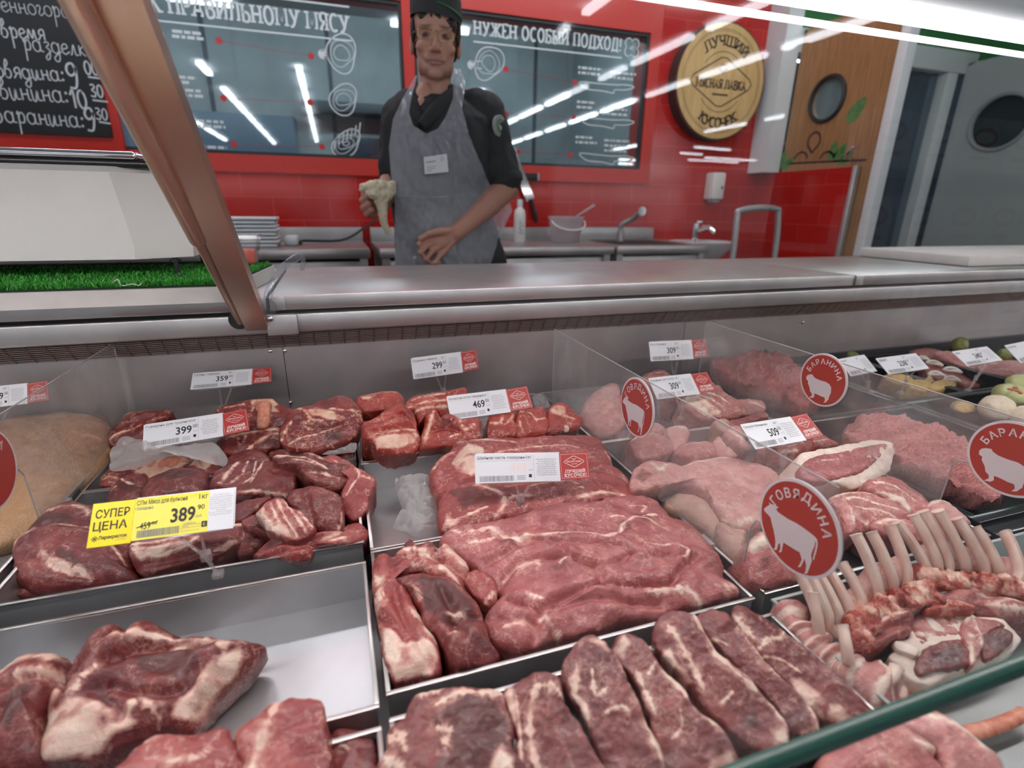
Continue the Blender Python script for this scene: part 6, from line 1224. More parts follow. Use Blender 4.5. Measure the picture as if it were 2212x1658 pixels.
# broad slabs
g6 = 'beef slabs in the middle tray'
meat('beef_slab', 'broad flat slab of beef filling the middle tray, seamed with white fat', 'H', [(440,205),(470,150),(530,108),(640,103),(760,78),(850,66),(950,20),(1080,-12),(1240,-22),(1400,-45),(1620,-40),(1720,60),(1830,100),(1910,200),(1990,300),(2010,400),(2092,455),(2085,500),(1990,525),(1880,562),(1760,585),(1640,632),(1450,655),(1300,705),(1100,745),(980,790),(900,815),(800,800),(700,725),(676,640),(740,565),(770,520),(730,470),(690,400),(620,335),(540,285)], .722, .020, None, 'beef_pink', (0, -.1, 1), 3.2, N=340, K=70, cen=(1320, 340),
  fat=[[(560,200),(700,160),(780,200),(870,230),(1000,215),.006],[(600,240),(700,230),(760,205),.005],[(1000,215),(1200,200),(1350,220),(1430,190),(1440,150),(1520,95),(1600,110),(1640,140),(1690,170),.0035],[(1380,110),(1450,100)],[(1480,20),(1570,35),(1550,60)],[(1640,75),(1560,85)],[(1560,275),(1640,270),(1720,250),.004],[(800,430),(870,370),(960,350),(1120,360),(1180,370),(1280,395),.003],[(1090,400),(1150,360)],[(930,560),(990,585),.004],[(1580,540),(1700,528),(1800,515),(1880,560),.008],[(2000,480),(2085,460),.008],[(800,710),(870,690),(900,730),.007],[(1100,740),(1000,665),(1080,605),.005],[(870,410),(950,370),(980,400),.004],[(1750,250),(1800,300),(1780,340)],[(1350,490),(1500,485)],[(500,150),(560,190),.004]],
  groove=[[(690,345),(800,300),(950,240),(1150,250),(1400,260),(1500,310),.006],[(1500,310),(1440,350),(1330,385),(1180,360)],[(760,470),(830,390),(960,350),(1130,350),.007],[(820,560),(900,600),(1000,630),(1100,570),(1300,500),(1500,490),(1700,480),(1770,400),(1850,320),.008],[(1080,610),(1250,575),(1500,585),(1650,572),.006],[(1330,490),(1300,400),(1180,370)],[(990,650),(960,780),.006],[(1480,235),(1600,330),(1750,300)],[(640,160),(760,200),(900,240),.005],[(1100,290),(1120,330),(1050,350),.004],[(700,640),(820,680),(960,700),.005]],
  dark=[[(1410,140),(1470,120),(1490,170),(1430,200)],[(1510,85),(1570,70),(1620,110),(1570,130)],[(1085,350),(1140,345),(1130,395),(1095,395)],[(760,240),(840,235),(850,260),(780,262)],[(1080,195),(1180,185),(1200,215),(1110,225)]], lobe=[(1000, 480, .03, .006), (1600, 400, .035, .006), (1150, 290, .03, .004), (850, 720, .025, .008), (1350, 610, .03, .006)], lump=.0045, group=g6)
meat('beef_slab', 'knotty red piece with a shiny white tendon at the top left of the middle tray', 'H', [(58,330),(80,288),(160,288),(220,230),(270,178),(305,215),(380,198),(440,228),(480,212),(540,262),(605,335),(588,400),(575,465),(520,455),(440,430),(330,385),(210,400),(170,390),(120,490),(75,480)], .735, .016, None, 'beef', (0, -.25, .97), 2.6, fat=[[(450,228),(520,290),(590,340),.010],[(430,360),(500,400),(545,465),.008],[(230,260),(330,270),(400,330),.006],[(75,400),(110,450),.010],[(260,300),(300,370)]], dark=[[(230,200),(290,200),(290,250),(220,260)],[(380,215),(430,230),(420,270),(370,260)]], groove=[[(180,330),(300,290),(440,320)],[(170,300),(180,380)],[(430,240),(440,320),(580,400)]], group=g6, cen=(330, 320))
meat('beef_slab', 'darkest piece, purple-brown, in the left half of the middle tray', 'H', [(185,400),(330,372),(460,400),(560,450),(625,520),(672,620),(695,690),(735,780),(775,845),(640,885),(520,895),(450,790),(400,700),(340,650),(310,560),(270,480)], .728, .018, None, 'beef_dark', (0, -.2, .97), 2.5, dark=[[(310,420),(440,420),(600,540),(650,660),(480,690),(360,600)]], fat=[[(490,640),(560,650),.004],[(290,470),(330,530),.004],[(490,750),(540,740)]], groove=[[(440,480),(500,600),(520,680)],[(480,690),(600,660),(660,640),.006],[(460,760),(520,720),(560,740)]], group=g6, cen=(500, 640))
meat('beef_slab', 'strip with a big silvery white end at the left rim of the middle tray', 'H', [(75,500),(130,405),(180,390),(250,450),(300,560),(335,625),(385,700),(435,780),(447,850),(432,935),(310,965),(190,985),(150,910),(105,780),(92,640)], .724, .016, None, 'beef', (0, -.2, .97), 2.6, area=[[(110,690),(180,720),(260,800),(350,760),(440,830),(430,930),(190,975),(140,880)]], fat=[[(270,600),(330,650),(420,780),.006],[(95,450),(110,560),.010]], groove=[[(180,460),(230,640),(330,800),(380,900)],[(110,660),(200,700),(240,780)]], group=g6, cen=(250, 720))
meat('beef_slab', 'small smooth oval piece between the dark piece and the broad slab', 'H', [(578,365),(650,345),(740,400),(755,460),(745,535),(690,555),(640,500),(590,425)], .734, .012, None, 'beef', (0, -.25, .97), 2.5, fat=[[(690,540),(740,490),.005]], group=g6)
# steaks
g7 = 'row of standing steaks at the bottom'
SN = (-.22, -.25, .95)
meat('beef_steak', 'first steak from the left, widest, with a dark brown centre', 'D', [(185,1570),(200,1470),(280,1400),(330,1310),(420,1268),(560,1238),(680,1256),(785,1280),(825,1350),(845,1450),(855,1560),(880,1720),(165,1750)], .742, .010, .06, 'steak', (-.05, -.2, .97), 5, fat=[[(450,1350),(560,1290),(680,1290),(790,1300),.006],[(480,1560),(520,1490),(450,1470),.007],[(200,1560),(250,1500),(290,1600),.007],[(180,1640),(280,1700),.008],[(330,1310),(480,1260),.004]], area=[[(735,1640),(790,1560),(850,1640),(850,1700),(730,1700)]], dark=[[(440,1420),(560,1310),(700,1310),(820,1420),(800,1560),(700,1700),(420,1700),(520,1560),(440,1470)]], group=g7, N=220, K=50)
def steak(lab, crop, out, fat=(), area=(), dark=(), z=.745, n=SN, mm='steak'): meat('beef_steak', lab, crop, out, z, .008, .07, mm, n, 6, fat=fat, area=area, dark=dark, group=g7, N=240, K=45)
steak('second steak from the left, with a long white seam and a pale left side', 'D', [(783,1268),(860,1215),(960,1165),(1082,1188),(1115,1270),(1155,1370),(1235,1480),(1295,1600),(1345,1750),(890,1750),(872,1560),(832,1380)], fat=[[(975,1250),(945,1400),(955,1560),(1000,1720),.007],[(970,1250),(1060,1250),(1120,1300),.006],[(870,1290),(890,1460),(900,1650),.003]], area=[[(790,1275),(850,1240),(880,1330),(880,1480),(850,1440)]])
steak('third steak from the left, with a white cap of fat on top', 'D', [(1100,1145),(1155,1050),(1195,990),(1270,965),(1335,1000),(1375,1060),(1425,1120),(1455,1200),(1505,1300),(1565,1450),(1625,1560),(1650,1740),(1400,1750),(1300,1600),(1258,1480),(1205,1380),(1150,1290),(1108,1210)], fat=[[(1190,1130),(1185,1280),(1230,1370),(1255,1470),.006],[(1430,1130),(1500,1250),(1560,1420),(1640,1660),.006],[(1270,1160),(1290,1300),(1350,1260),.003],[(1340,1390),(1420,1360),(1460,1380)]], area=[[(1180,1000),(1270,968),(1340,1010),(1360,1060),(1250,1010),(1200,1040)],[(1150,1200),(1185,1250),(1200,1330),(1160,1290)]], z=.748)
steak('fourth steak from the left, with a fat corner at its lower end', 'D', [(1365,1055),(1440,960),(1545,1000),(1595,1080),(1645,1160),(1725,1240),(1785,1330),(1855,1400),(1955,1470),(2015,1560),(2040,1750),(1700,1750),(1620,1600),(1590,1480),(1545,1330),(1485,1200),(1420,1125)], fat=[[(1500,1160),(1560,1300),(1600,1390),.005],[(1560,1190),(1600,1120)],[(1730,1380),(1740,1460),(1690,1520)],[(1640,1170),(1740,1270),(1860,1400),(1960,1480),.003]], area=[[(1380,1060),(1440,975),(1470,1020),(1440,1110)],[(1880,1610),(2010,1590),(2030,1700),(1870,1700)]])
steak('fifth steak from the left, with a red fatty left side', 'E', [(18,955),(60,880),(150,838),(240,868),(295,960),(355,1050),(435,1130),(525,1210),(605,1290),(685,1370),(735,1440),(740,1525),(690,1605),(560,1560),(430,1480),(300,1370),(220,1250),(120,1130),(40,1045)], fat=[[(100,930),(150,1000),(220,1120),(290,1270),.007],[(240,880),(350,1060),(460,1180),(560,1270),.006],[(380,1340),(420,1300),(440,1280)],[(620,1300),(720,1440),.004]], area=[[(60,1080),(110,1050),(150,1130),(120,1160)],[(140,1140),(190,1150),(220,1220),(180,1220)],[(640,1470),(720,1450),(730,1530),(660,1560)]], dark=[[(500,1400),(560,1390),(580,1450),(520,1470)]], z=.748)
steak('sixth steak from the left, narrow and evenly dark', 'E', [(252,885),(320,836),(400,852),(465,920),(525,1000),(585,1080),(655,1160),(745,1240),(825,1320),(885,1400),(912,1480),(850,1535),(740,1480),(690,1380),(600,1280),(500,1190),(390,1070),(300,970)], fat=[[(470,930),(540,1020),(600,1110),.005],[(300,990),(420,1030)],[(840,1340),(900,1470),.004],[(640,1150),(680,1190),.006]], z=.742)
steak('seventh steak from the left, with a large cream fat patch', 'E', [(436,855),(480,806),(560,846),(650,900),(745,970),(855,1050),(945,1140),(1055,1240),(1155,1340),(1205,1395),(1130,1445),(1000,1440),(895,1405),(780,1290),(660,1165),(580,1065),(500,965)], fat=[[(450,870),(500,930),(550,990),.009],[(580,1050),(640,1000),(720,990),.005],[(600,1090),(700,1110),(800,1180)],[(720,940),(690,1000),.004]], area=[[(730,1190),(800,1200),(880,1260),(940,1340),(920,1420),(860,1380),(780,1290)],[(940,1330),(1000,1340),(1100,1420),(1000,1430),(920,1410)]], z=.742)
# ---------------------------------------------------------------- pork behind the left divider
meat('pork_slab', 'pale tan slab of pork with skin at the left edge, behind the clear divider', '1', [(-160,1190),(-150,980),(-20,925),(60,900),(150,895),(232,915),(245,960),(225,1010),(160,1075),(60,1160)], .725, .020, None, 'skin_pork', (0, -.2, .97), 3, group=None)
# ---------------------------------------------------------------- right tray column: lamb
g8 = 'lamb pieces right of the cow divider'
o = meat('lamb_rib', 'pale striped lamb rib piece just under the lower 309 card', 'S', [(185,850),(250,795),(330,770),(400,745),(450,800),(560,850),(660,838),(692,880),(645,915),(480,940),(350,955),(265,915)], .735, .014, None, 'lamb', (0, -.4, .9), 3, fat=[[(240,850),(330,880),(400,930),.007],[(260,810),(360,850),(440,910),.005],[(300,790),(400,830),(470,880),.005],[(590,860),(670,880),.006]], area=[[(190,850),(250,800),(420,920),(350,950)]], group=g8)
meat('lamb_rib', 'small lamb rib end behind the lower 309 card', 'S', [(-30,690),(60,660),(120,680),(140,720),(60,760),(-40,750)], .75, .012, None, 'lamb', (0, -.4, .9), 3, fat=[[(0,690),(110,690)]], group=g8)
meat('lamb_rib', 'lamb rib piece under the upper 309 card, in front of the back wall', 'S', [(100,800),(150,730),(300,700),(390,745),(330,770),(240,800),(180,850)], .742, .012, None, 'lamb', (0, -.45, .9), 3, fat=[[(150,760),(280,730)],[(180,800),(330,755)]], group=g8)
meat('lamb_trimming', 'tan lamb trimming at the left of the 509 card', 'S', [(375,965),(440,945),(475,965),(470,1010),(430,1020)], .732, .010, None, 'veal', (0, -.35, .93), 2.6, group=g8)
meat('lamb_trimming', 'brown lamb trimming behind the upper left corner of the 509 card', 'S', [(470,960),(560,940),(680,905),(710,930),(640,960),(540,1000),(490,1010)], .732, .010, None, 'lamb', (0, -.35, .93), 2.6, dark=[[(480,965),(680,910),(640,960),(500,1000)]], group=g8)
meat('lamb_trimming', 'pale lamb trimming under the left edge of the 509 card', 'S', [(440,1030),(500,980),(550,1000),(570,1080),(600,1120),(540,1110),(470,1070)], .732, .012, None, 'pale_lamb', (0, -.35, .93), 2.6, fat=[[(470,1030),(540,1080),.005]], group=g8)
meat('lamb_trimming', 'dark red lamb pieces below the 509 card', 'S', [(640,1125),(720,1075),(850,1088),(950,1075),(965,1120),(880,1165),(840,1215),(740,1205),(660,1160)], .728, .014, None, 'lamb', (0, -.35, .93), 2.6, fat=[[(700,1110),(800,1130),(900,1110)],[(760,1170),(860,1150),.005]], dark=[[(760,1150),(840,1150),(830,1200),(770,1190)]], lobe=[(700, 1120, .012, .008), (860, 1110, .012, .006)], group=g8)
meat('lamb_trimming', 'red lamb bits between the 509 card and the mince tray', 'S', [(930,1070),(1000,1040),(1060,1060),(1120,1095),(1020,1120),(950,1130)], .728, .010, None, 'red_rib', (0, -.35, .93), 2.6, fat=[[(960,1090),(1060,1080)]], group=g8)
o = meat('lamb_joint', 'lamb leg with a flat red cut face and thick cream fat rim', 'S', [(868,1195),(900,1150),(1000,1128),(1150,1100),(1290,1072),(1400,1078),(1437,1100),(1425,1190),(1400,1265),(1330,1312),(1240,1355),(1100,1335),(950,1305),(888,1262)], .752, .012, None, 'tendon', (.12, -.45, .88), 3.4, group=None, lump=.004)
meat('cut_face', None, 'S', [(880,1262),(905,1205),(990,1165),(1150,1135),(1290,1105),(1400,1092),(1375,1150),(1270,1245),(1160,1285),(1000,1318),(920,1302)], .760, .007, .012, 'beef_pink', (.12, -.45, .88), 5, parent=o, z0=-9, fat=[[(1000,1200),(1100,1190)]], lump=.001)
meat('skin_side', None, 'S', [(880,1200),(910,1150),(985,1140),(1005,1165),(930,1205),(895,1245)], .760, .006, .012, 'lamb', (.12, -.45, .88), 3, parent=o, z0=-9, dark=[[(885,1200),(920,1155),(990,1145),(930,1200)]])
g9 = 'lamb shoulder slices beside the large cow disc'
meat('lamb_slice', 'large lamb shoulder slice with fine white lines, right under the lamb leg', 'E', [(955,245),(1080,212),(1200,232),(1290,275),(1375,330),(1330,385),(1200,385),(1090,360),(1010,320)], .735, .010, None, 'lamb', (0, -.35, .93), 4, fat=[[(1000,270),(1080,250),(1180,280),(1330,330)],[(1060,300),(1180,320),(1300,360)],[(960,245),(1080,215),(1200,235),.004]], group=g9)
meat('lamb_slice', 'brownish lamb slice at the back right beside the mince tray', 'E', [(1130,190),(1150,150),(1260,132),(1390,195),(1490,270),(1565,325),(1540,380),(1400,340),(1250,250)], .738, .010, None, 'lamb', (0, -.35, .93), 3.4, fat=[[(1180,170),(1280,200),(1400,270)],[(1200,220),(1330,270),(1360,320),.006]], area=[[(1240,250),(1330,250),(1360,310),(1300,300)]], group=g9)
meat('lamb_slice', 'pale pink lamb end piece nearest the black tray corner', 'E', [(1445,290),(1550,262),(1645,325),(1695,372),(1660,410),(1560,410),(1490,360)], .730, .012, None, 'pale_lamb', (0, -.35, .93), 3, fat=[[(1460,290),(1560,270),(1660,350),.004]], group=g9)
meat('lamb_slice', 'dark red lamb slice showing right of the large cow disc', 'E', [(985,310),(1055,275),(1155,368),(1140,420),(1060,440),(1020,400)], .733, .012, None, 'lamb', (0, -.4, .9), 3, fat=[[(1040,300),(1060,400)],[(1130,400),(1150,370),.004]], group=g9)
meat('lamb_slice', 'lamb slice with a cut bone ring behind the rib tips', 'E', [(1160,400),(1180,365),(1260,350),(1400,370),(1520,410),(1600,440),(1560,490),(1400,480),(1250,450)], .725, .012, None, 'lamb', (0, -.35, .93), 3, fat=[[(1180,390),(1260,370),(1340,400),.005],[(1400,390),(1430,440),.006]], area=[[(1360,375),(1440,385),(1450,440),(1390,420)]], group=g9)
meat('pale_cut', 'big pale pink cut seen through the hazy divider, behind the broad beef slab', 'J', [(490,720),(480,590),(560,505),(720,490),(850,540),(1050,480),(1300,458),(1500,495),(1700,560),(1740,660),(1650,900),(1560,1060),(1360,1065),(1210,965),(1140,860),(1060,760),(880,690),(700,745)], .730, .022, None, 'pale_lamb', (0, -.3, .95), 3, fat=[[(640,520),(700,600),(760,560),.006],[(900,560),(1100,500),(1300,480),.005],[(1260,1000),(1360,1040),(1500,1000),.006]], group='pale cuts behind the divider', cen=(1050, 680), dark=[[(500,640),(560,560),(640,640),(560,700)]])
meat('pale_cut', 'tan pork-like cut low behind the divider at the right end of the beef slab', 'J', [(770,880),(830,765),(1000,770),(1120,850),(1200,970),(1260,1100),(1200,1200),(1080,1110),(920,980)], .712, .020, None, 'veal', (0, -.3, .95), 2.6, group='pale cuts behind the divider')
meat('pale_cut', 'brown shaded cut between the tan cut and the white-topped block', 'J', [(1200,1010),(1340,1060),(1460,1090),(1420,1280),(1440,1420),(1320,1330),(1220,1190)], .708, .018, None, 'veal', (0, -.3, .95), 2.6, group='pale cuts behind the divider')
meat('fat_block', 'red meat block with a pinkish white top in front of the divider end', 'J', [(1410,1260),(1500,1120),(1580,1080),(1700,1140),(1840,1240),(1960,1380),(1930,1500),(1700,1560),(1500,1520),(1430,1400)], .730, .020, .062, 'lamb', (0, -.45, .9), 3, area=[[(1410,1250),(1500,1120),(1590,1080),(1700,1150),(1800,1240),(1640,1260),(1480,1290)]], groove=[[(1480,1290),(1650,1270),(1850,1290)]], fat=[[(1820,1310),(1900,1400),(1930,1460),.005]], dark=[[(1520,1330),(1600,1300),(1600,1420),(1520,1440)]])
g10 = 'lamb bits in the tray behind the far cow disc'
for k, (lab, out) in enumerate((('pinkish lamb piece behind the lower edge of the far cow disc', [(470,300),(560,240),(720,250),(820,300),(840,400),(700,470),(540,450)]), ('lamb bone piece in the middle of the hazy tray', [(780,200),(880,170),(980,220),(960,330),(860,400),(790,330)]), ('reddish lamb piece near the hazy divider middle', [(850,380),(1000,320),(1150,330),(1230,420),(1100,480),(930,470)]), ('rib-like lamb piece at the right of the hazy tray', [(1180,300),(1230,260),(1290,400),(1380,440),(1300,480),(1200,440)]), ('pale lamb piece at the left end of the hazy tray', [(480,200),(600,160),(760,180),(760,240),(600,260)]))):
    meat('lamb_bit', lab, 'J', out, .73, .016, None, ('lamb', 'pale_lamb', 'lamb', 'pale_lamb', 'pale_lamb')[k], (0, -.35, .93), 2.5, fat=[[out[0], out[2]]], group=g10, lump=.006)
meat('lamb_bit', 'pink lamb piece standing at the back wall behind the far cow disc', '1', [(1250,905),(1280,850),(1330,830),(1345,880),(1345,930),(1290,945)], .73, .015, None, 'pale_lamb', (0, -.4, .9), 2.6, group=g10)
# ---------------------------------------------------------------- racks of lamb: spine, ribs, membrane
def ribtube(mb, pts, r0, r1): 
    P = catmull(pts, 7); n = len(P); R = [r0+(r1-r0)*i/(n-1) for i in range(n)]; R[-1] *= 1.12; mb.tube(P, R, 12, flat=.62)
def ip(x, y, z): return pz(1640+x/3.767, 1060+y/3.767, z)
SPINES = []
def rack(label, spine_px, zs, ribs, eye=None, mem_h=.64, rsp=.016, seed=1):
    """spine_px: line of vertebrae; ribs: (tip px, base px, lean) with the tip's height solved above its base in depth"""
    rnd = random.Random(seed); sp = [ip(x, y, zs) for x, y in spine_px]; th = thing('lamb_rack', label, 'meat', (sp[0][0], sp[0][1], ZF+.004), 'racks of lamb')
    lines = []
    for k, (tip, base) in enumerate(ribs):
        b = ip(*base, zs-.004); q = pY(1640+tip[0]/3.767, 1060+tip[1]/3.767, b[1]+.038)
        bow = (b+q)/2 + np.array((-.002, -.012, .0)); P = [b+np.array((.010, -.006, -.008)), b, b*.62+q*.38+np.array((.0, -.010, -.003)), b*.28+q*.72+np.array((0, -.006, 0)), q]
        mb = MB(); ribtube(mb, P, .0098, .0098)
        o = mb.build('rib', M['bone'], th); lines.append(P)
    # meat between the ribs: a wavy sheet with thickness
    mb = MB(); cols = []
    for k in range(len(lines)):
        c_ = catmull(lines[k], 5); m_ = int(len(c_)*mem_h)+1; cols.append([c_[int(i*(m_-1)/7)] for i in range(8)])
    vs = []; 
    rows_ = []
    for k in range(len(cols)-1):
        for j in range(5):
            t_ = j/5; sag = .35*math.sin(math.pi*t_); rows_.append([cols[k][i]*(1-t_)+cols[k+1][i]*t_+np.array((0, .003*math.sin(math.pi*t_), -sag*.012*(i/7))) for i in range(8)])
    rows_.append(cols[-1]); nrw = len(rows_)
    for d in (-.0035, .0035):
        for r_ in rows_: vs += [q+np.array((0, d, 0)) for q in r_]
    nn = nrw*8; fs = []
    for a in range(nrw-1):
        for i in range(7):
            fs.append((a*8+i, a*8+i+1, (a+1)*8+i+1, (a+1)*8+i)); fs.append((nn+a*8+i, nn+(a+1)*8+i, nn+(a+1)*8+i+1, nn+a*8+i+1))
    for a in range(nrw-1):
        fs.append((a*8+7, nn+a*8+7, nn+(a+1)*8+7, (a+1)*8+7)); fs.append((a*8, (a+1)*8, nn+(a+1)*8, nn+a*8))
    mb.add(vs, fs); o = mb.build('membrane', M['pale_lamb'], th, smooth=60)
    for nm in ('fat', 'dark'):
        a_ = o.data.attributes.new(nm, 'FLOAT', 'POINT'); a_.data.foreach_set('value', [(.30 if nm == 'fat' else 0)]*len(o.data.vertices))
    # vertebrae: lumpy ridge
    P = catmull(sp, 10); mb = MB()
    n = len(P); L = sum(np.linalg.norm(P[i+1]-P[i]) for i in range(n-1)); m_ = int(L/.0085)
    for i in range(m_):
        f = i/m_*(n-1); a = P[int(f)]*(1-f % 1)+P[min(int(f)+1, n-1)]*(f % 1)
        mb.ell(a, (rsp*.7, rsp*.75, rsp*.55), seg=12, rings=8)
        for kk in range(3):
            c = a+np.array((rnd.uniform(-.004, .004), -.010+kk*.009+rnd.uniform(-.003, .003), (.004, .008, .003)[kk]+rnd.uniform(-.003, .003))); s_ = rsp*rnd.uniform(.34, .62); mb.ell(c, (s_*.7, s_, s_*rnd.uniform(.6, 1.1)), seg=10, rings=8)
    SPINES.append((mb, th, seed))
    return th
ra = rack('rack of lamb with tall bare rib bones right behind the large cow disc', [(780,1240),(800,1120),(900,1010),(1040,940),(1180,890),(1330,850),(1400,870)], .725,
     [((330,680),(470,1110)), ((390,655),(560,1100)), ((470,665),(640,1060)), ((570,660),(730,1040)), ((680,600),(830,960)), ((785,350),(960,900)), ((910,330),(1080,850)), ((1060,280),(1180,790))], seed=2)
meat('loin', None, 'I', [(790,1310),(800,1180),(900,1060),(1060,990),(1210,960),(1240,1060),(1190,1190),(1060,1260),(900,1320)], .712, .018, .04, 'beef', (0, -.3, .95), 2.6, parent=ra, fat=[[(830,1200),(960,1100),(1120,1060),.004]], groove=[[(850,1260),(1000,1180),(1180,1120)]])
rb = rack('second rack of lamb farther right, its rib bones standing against the black tray', [(1250,690),(1420,740),(1600,740),(1780,750),(1960,780),(2155,830),(2300,880)], .722,
     [((1120,255),(1370,690)), ((1255,190),(1450,690)), ((1330,162),(1540,690)), ((1450,158),(1680,705)), ((1605,222),(1830,715)), ((1750,292),(1940,720)), ((2000,338),(2080,770)), ((2230,420),(2260,830))], seed=5)
meat('loin', None, 'I', [(1420,880),(1560,830),(1760,830),(1960,850),(2155,880),(2320,920),(2330,1080),(2155,1080),(1900,1060),(1740,980),(1560,960)], .705, .016, .035, 'lamb', (0, -.25, .97), 2.8, parent=rb, fat=[[(1700,900),(1900,930),(2100,1000)],[(1800,980),(2000,1020),(2155,1040),.006]], area=[[(1820,970),(1950,920),(1990,950),(1880,1000)]], groove=[[(1700,950),(1900,900),(2155,940)]])
# rolled rib strip in front of the first rack
g11 = None
P = [ip(x, y, z) for x, y, z in ((255,985,.715), (285,1090,.715), (350,1185,.712), (455,1300,.708), (570,1395,.706), (690,1480,.706), (820,1560,.706), (960,1640,.702), (1090,1660,.700))]
th = thing('rolled_breast', 'banded rolled lamb breast running diagonally in front of the tall rib bones', 'meat', P[3])
Pc = catmull(P, 12); n = len(Pc); rad = [.0135+.0034*math.sin(i*.42)+.0025*math.sin(i*.17+1)+.010*min(1, i/n*1.3) for i in range(n)]; rad[0] = .006; rad[1] = .011; rad[-1] = .010; rad[-2] = .019
mb = MB(); seg = 28; mb.tube(Pc, rad, seg)
vv = []
for v in mb.v: v3 = Vector(v)*45; d = .0035*noise.noise(v3)+.0015*noise.noise(v3*3); vv.append((v[0]+d, v[1]-d, max(v[2]+d, ZF+.001)))
mb.v = vv; o = mb.build('roll', M['pale_lamb'], th, smooth=80); fat = []
for i in range(n): fat += [max(0, .62*math.sin(i*.84+.9*math.sin(i*.3)))+.10]*seg
a_ = o.data.attributes.new('fat', 'FLOAT', 'POINT'); a_.data.foreach_set('value', (fat+[0]*len(o.data.vertices))[:len(o.data.vertices)]); a_ = o.data.attributes.new('dark', 'FLOAT', 'POINT'); a_.data.foreach_set('value', [.15 if (i//28) % 9 < 3 else 0 for i in range(len(o.data.vertices))])
for tip, base, zb_ in (((435,820),(500,1200), .722), ((675,1090),(725,1400), .728), ((1120,1430),(945,1560), .720)):
    b = ip(*base, zb_); q = pY(1640+tip[0]/3.767, 1060+tip[1]/3.767, b[1]+(.02 if tip[0] < 1000 else -.0)); mb = MB(); ribtube(mb, [b, b*.5+q*.5+np.array((-.003, -.004, 0)), q], .0068, .0062); mb.build('rib', M['bone'], th)
# chop and chips
ch = meat('lamb_chop', 'thick lamb saddle chop with two dark eyes and a cream fat rim, lying flat', 'I', [(1050,1370),(1110,1290),(1095,1250),(1190,1220),(1220,1080),(1330,950),(1480,935),(1660,970),(1720,1030),(1850,1040),(2000,1085),(2112,1220),(2075,1300),(1950,1385),(1800,1445),(1640,1485),(1500,1535),(1400,1592),(1290,1582),(1200,1535),(1130,1455)], .702, .007, .03, 'tendon', (0, -.15, .98), 6, lump=.002, cen=(1580, 1270))
meat('eye', None, 'I', [(1262,1440),(1310,1320),(1400,1260),(1520,1225),(1640,1215),(1690,1300),(1712,1380),(1665,1440),(1450,1468),(1310,1512)], .708, .004, .012, 'beef_dark', (0, -.15, .98), 6, parent=ch, z0=-9, lump=.0008, dark=[[(1300,1420),(1500,1280),(1640,1280),(1640,1420),(1450,1450)]])
meat('eye', None, 'I', [(1790,1200),(1880,1150),(1965,1125),(2045,1165),(2045,1245),(1935,1340),(1830,1385),(1800,1300)], .708, .004, .012, 'beef_dark', (0, -.15, .98), 6, parent=ch, z0=-9, lump=.0008, dark=[[(1810,1210),(1960,1150),(2020,1200),(1900,1320)]])
meat('flank', None, 'I', [(1230,1090),(1340,965),(1480,955),(1620,1000),(1650,1100),(1640,1200),(1500,1210),(1330,1280),(1240,1230)], .708, .0045, .012, 'lamb', (0, -.15, .98), 5, parent=ch, z0=-9, fat=[[(1330,1000),(1450,1020),(1500,1090)],[(1230,1180),(1400,1200),.004]])
meat('flank', None, 'I', [(1740,1060),(1860,1060),(1990,1110),(1960,1120),(1880,1150),(1790,1195)], .708, .004, .012, 'lamb', (0, -.15, .98), 5, parent=ch, z0=-9)
meat('backbone', None, 'I', [(1640,1120),(1660,1060),(1720,1030),(1760,1080),(1800,1200),(1800,1310),(1745,1430),(1705,1440),(1690,1320),(1645,1220)], .710, .0055, .012, 'lamb', (0, -.15, .98), 4, parent=ch, z0=-9, fat=[[(1650,1070),(1720,1040),(1780,1150),(1800,1300),.004],[(1690,1200),(1720,1210),.010],[(1700,1280),(1720,1400),.006]])
meat('lamb_trimming', 'white fat flaps on the back left corner of the lamb chop', 'I', [(1090,1250),(1140,1232),(1290,1300),(1300,1350),(1250,1370),(1130,1300)], .712, .004, .006, 'tendon', (0, -.2, .97), 3, z0=.70)
meat('lamb_trimming', 'red meat with torn white fat resting behind the lamb chop', 'I', [(1330,1000),(1350,920),(1440,900),(1580,910),(1720,960),(1750,1010),(1620,1010),(1480,1010)], .718, .010, .04, 'red_rib', (0, -.3, .95), 2.6, area=[[(1430,980),(1560,980),(1590,1000),(1480,1020)]], fat=[[(1400,930),(1550,930),(1700,980)]])
# pieces under and below the green glass edge
meat('lamb_piece', 'blurred brownish lamb piece just under the green glass edge', 'E', [(880,1680),(930,1590),(1040,1510),(1150,1455),(1270,1440),(1400,1490),(1520,1570),(1510,1640),(1560,1760),(900,1780)], .736, .014, None, 'lamb', (0, -.2, .97), 2.8, fat=[[(1380,1560),(1510,1600),.008]])
meat('lamb_piece', 'blurred pale lamb piece at the bottom right under the green glass edge', 'E', [(1180,1440),(1290,1360),(1400,1350),(1560,1410),(1680,1500),(1800,1590),(1880,1700),(1800,1780),(1560,1780),(1480,1600)], .730, .016, None, 'pale_lamb', (0, -.2, .97), 2.5, fat=[[(1450,1430),(1600,1480),(1760,1600),.008]], dark=[[(1600,1450),(1700,1530),(1650,1560)]])
def loose_rib(label, pts, z):
    P = [pz(1400+x/2.446, 980+y/2.446, z) for x, y in pts]; mb = MB(); ribtube(mb, P, .0075, .0065); o = mb.build('loose_rib', M['bone_red'], loc=P[0]); tag(o, label, 'meat')
loose_rib('loose reddish rib bone lying above the green glass edge', [(1380,1330),(1500,1270),(1600,1215),(1655,1205)], .682)
loose_rib('loose brownish rib bone at the right edge below the green glass edge', [(1660,1480),(1760,1460),(1880,1420),(1990,1370)], .682)
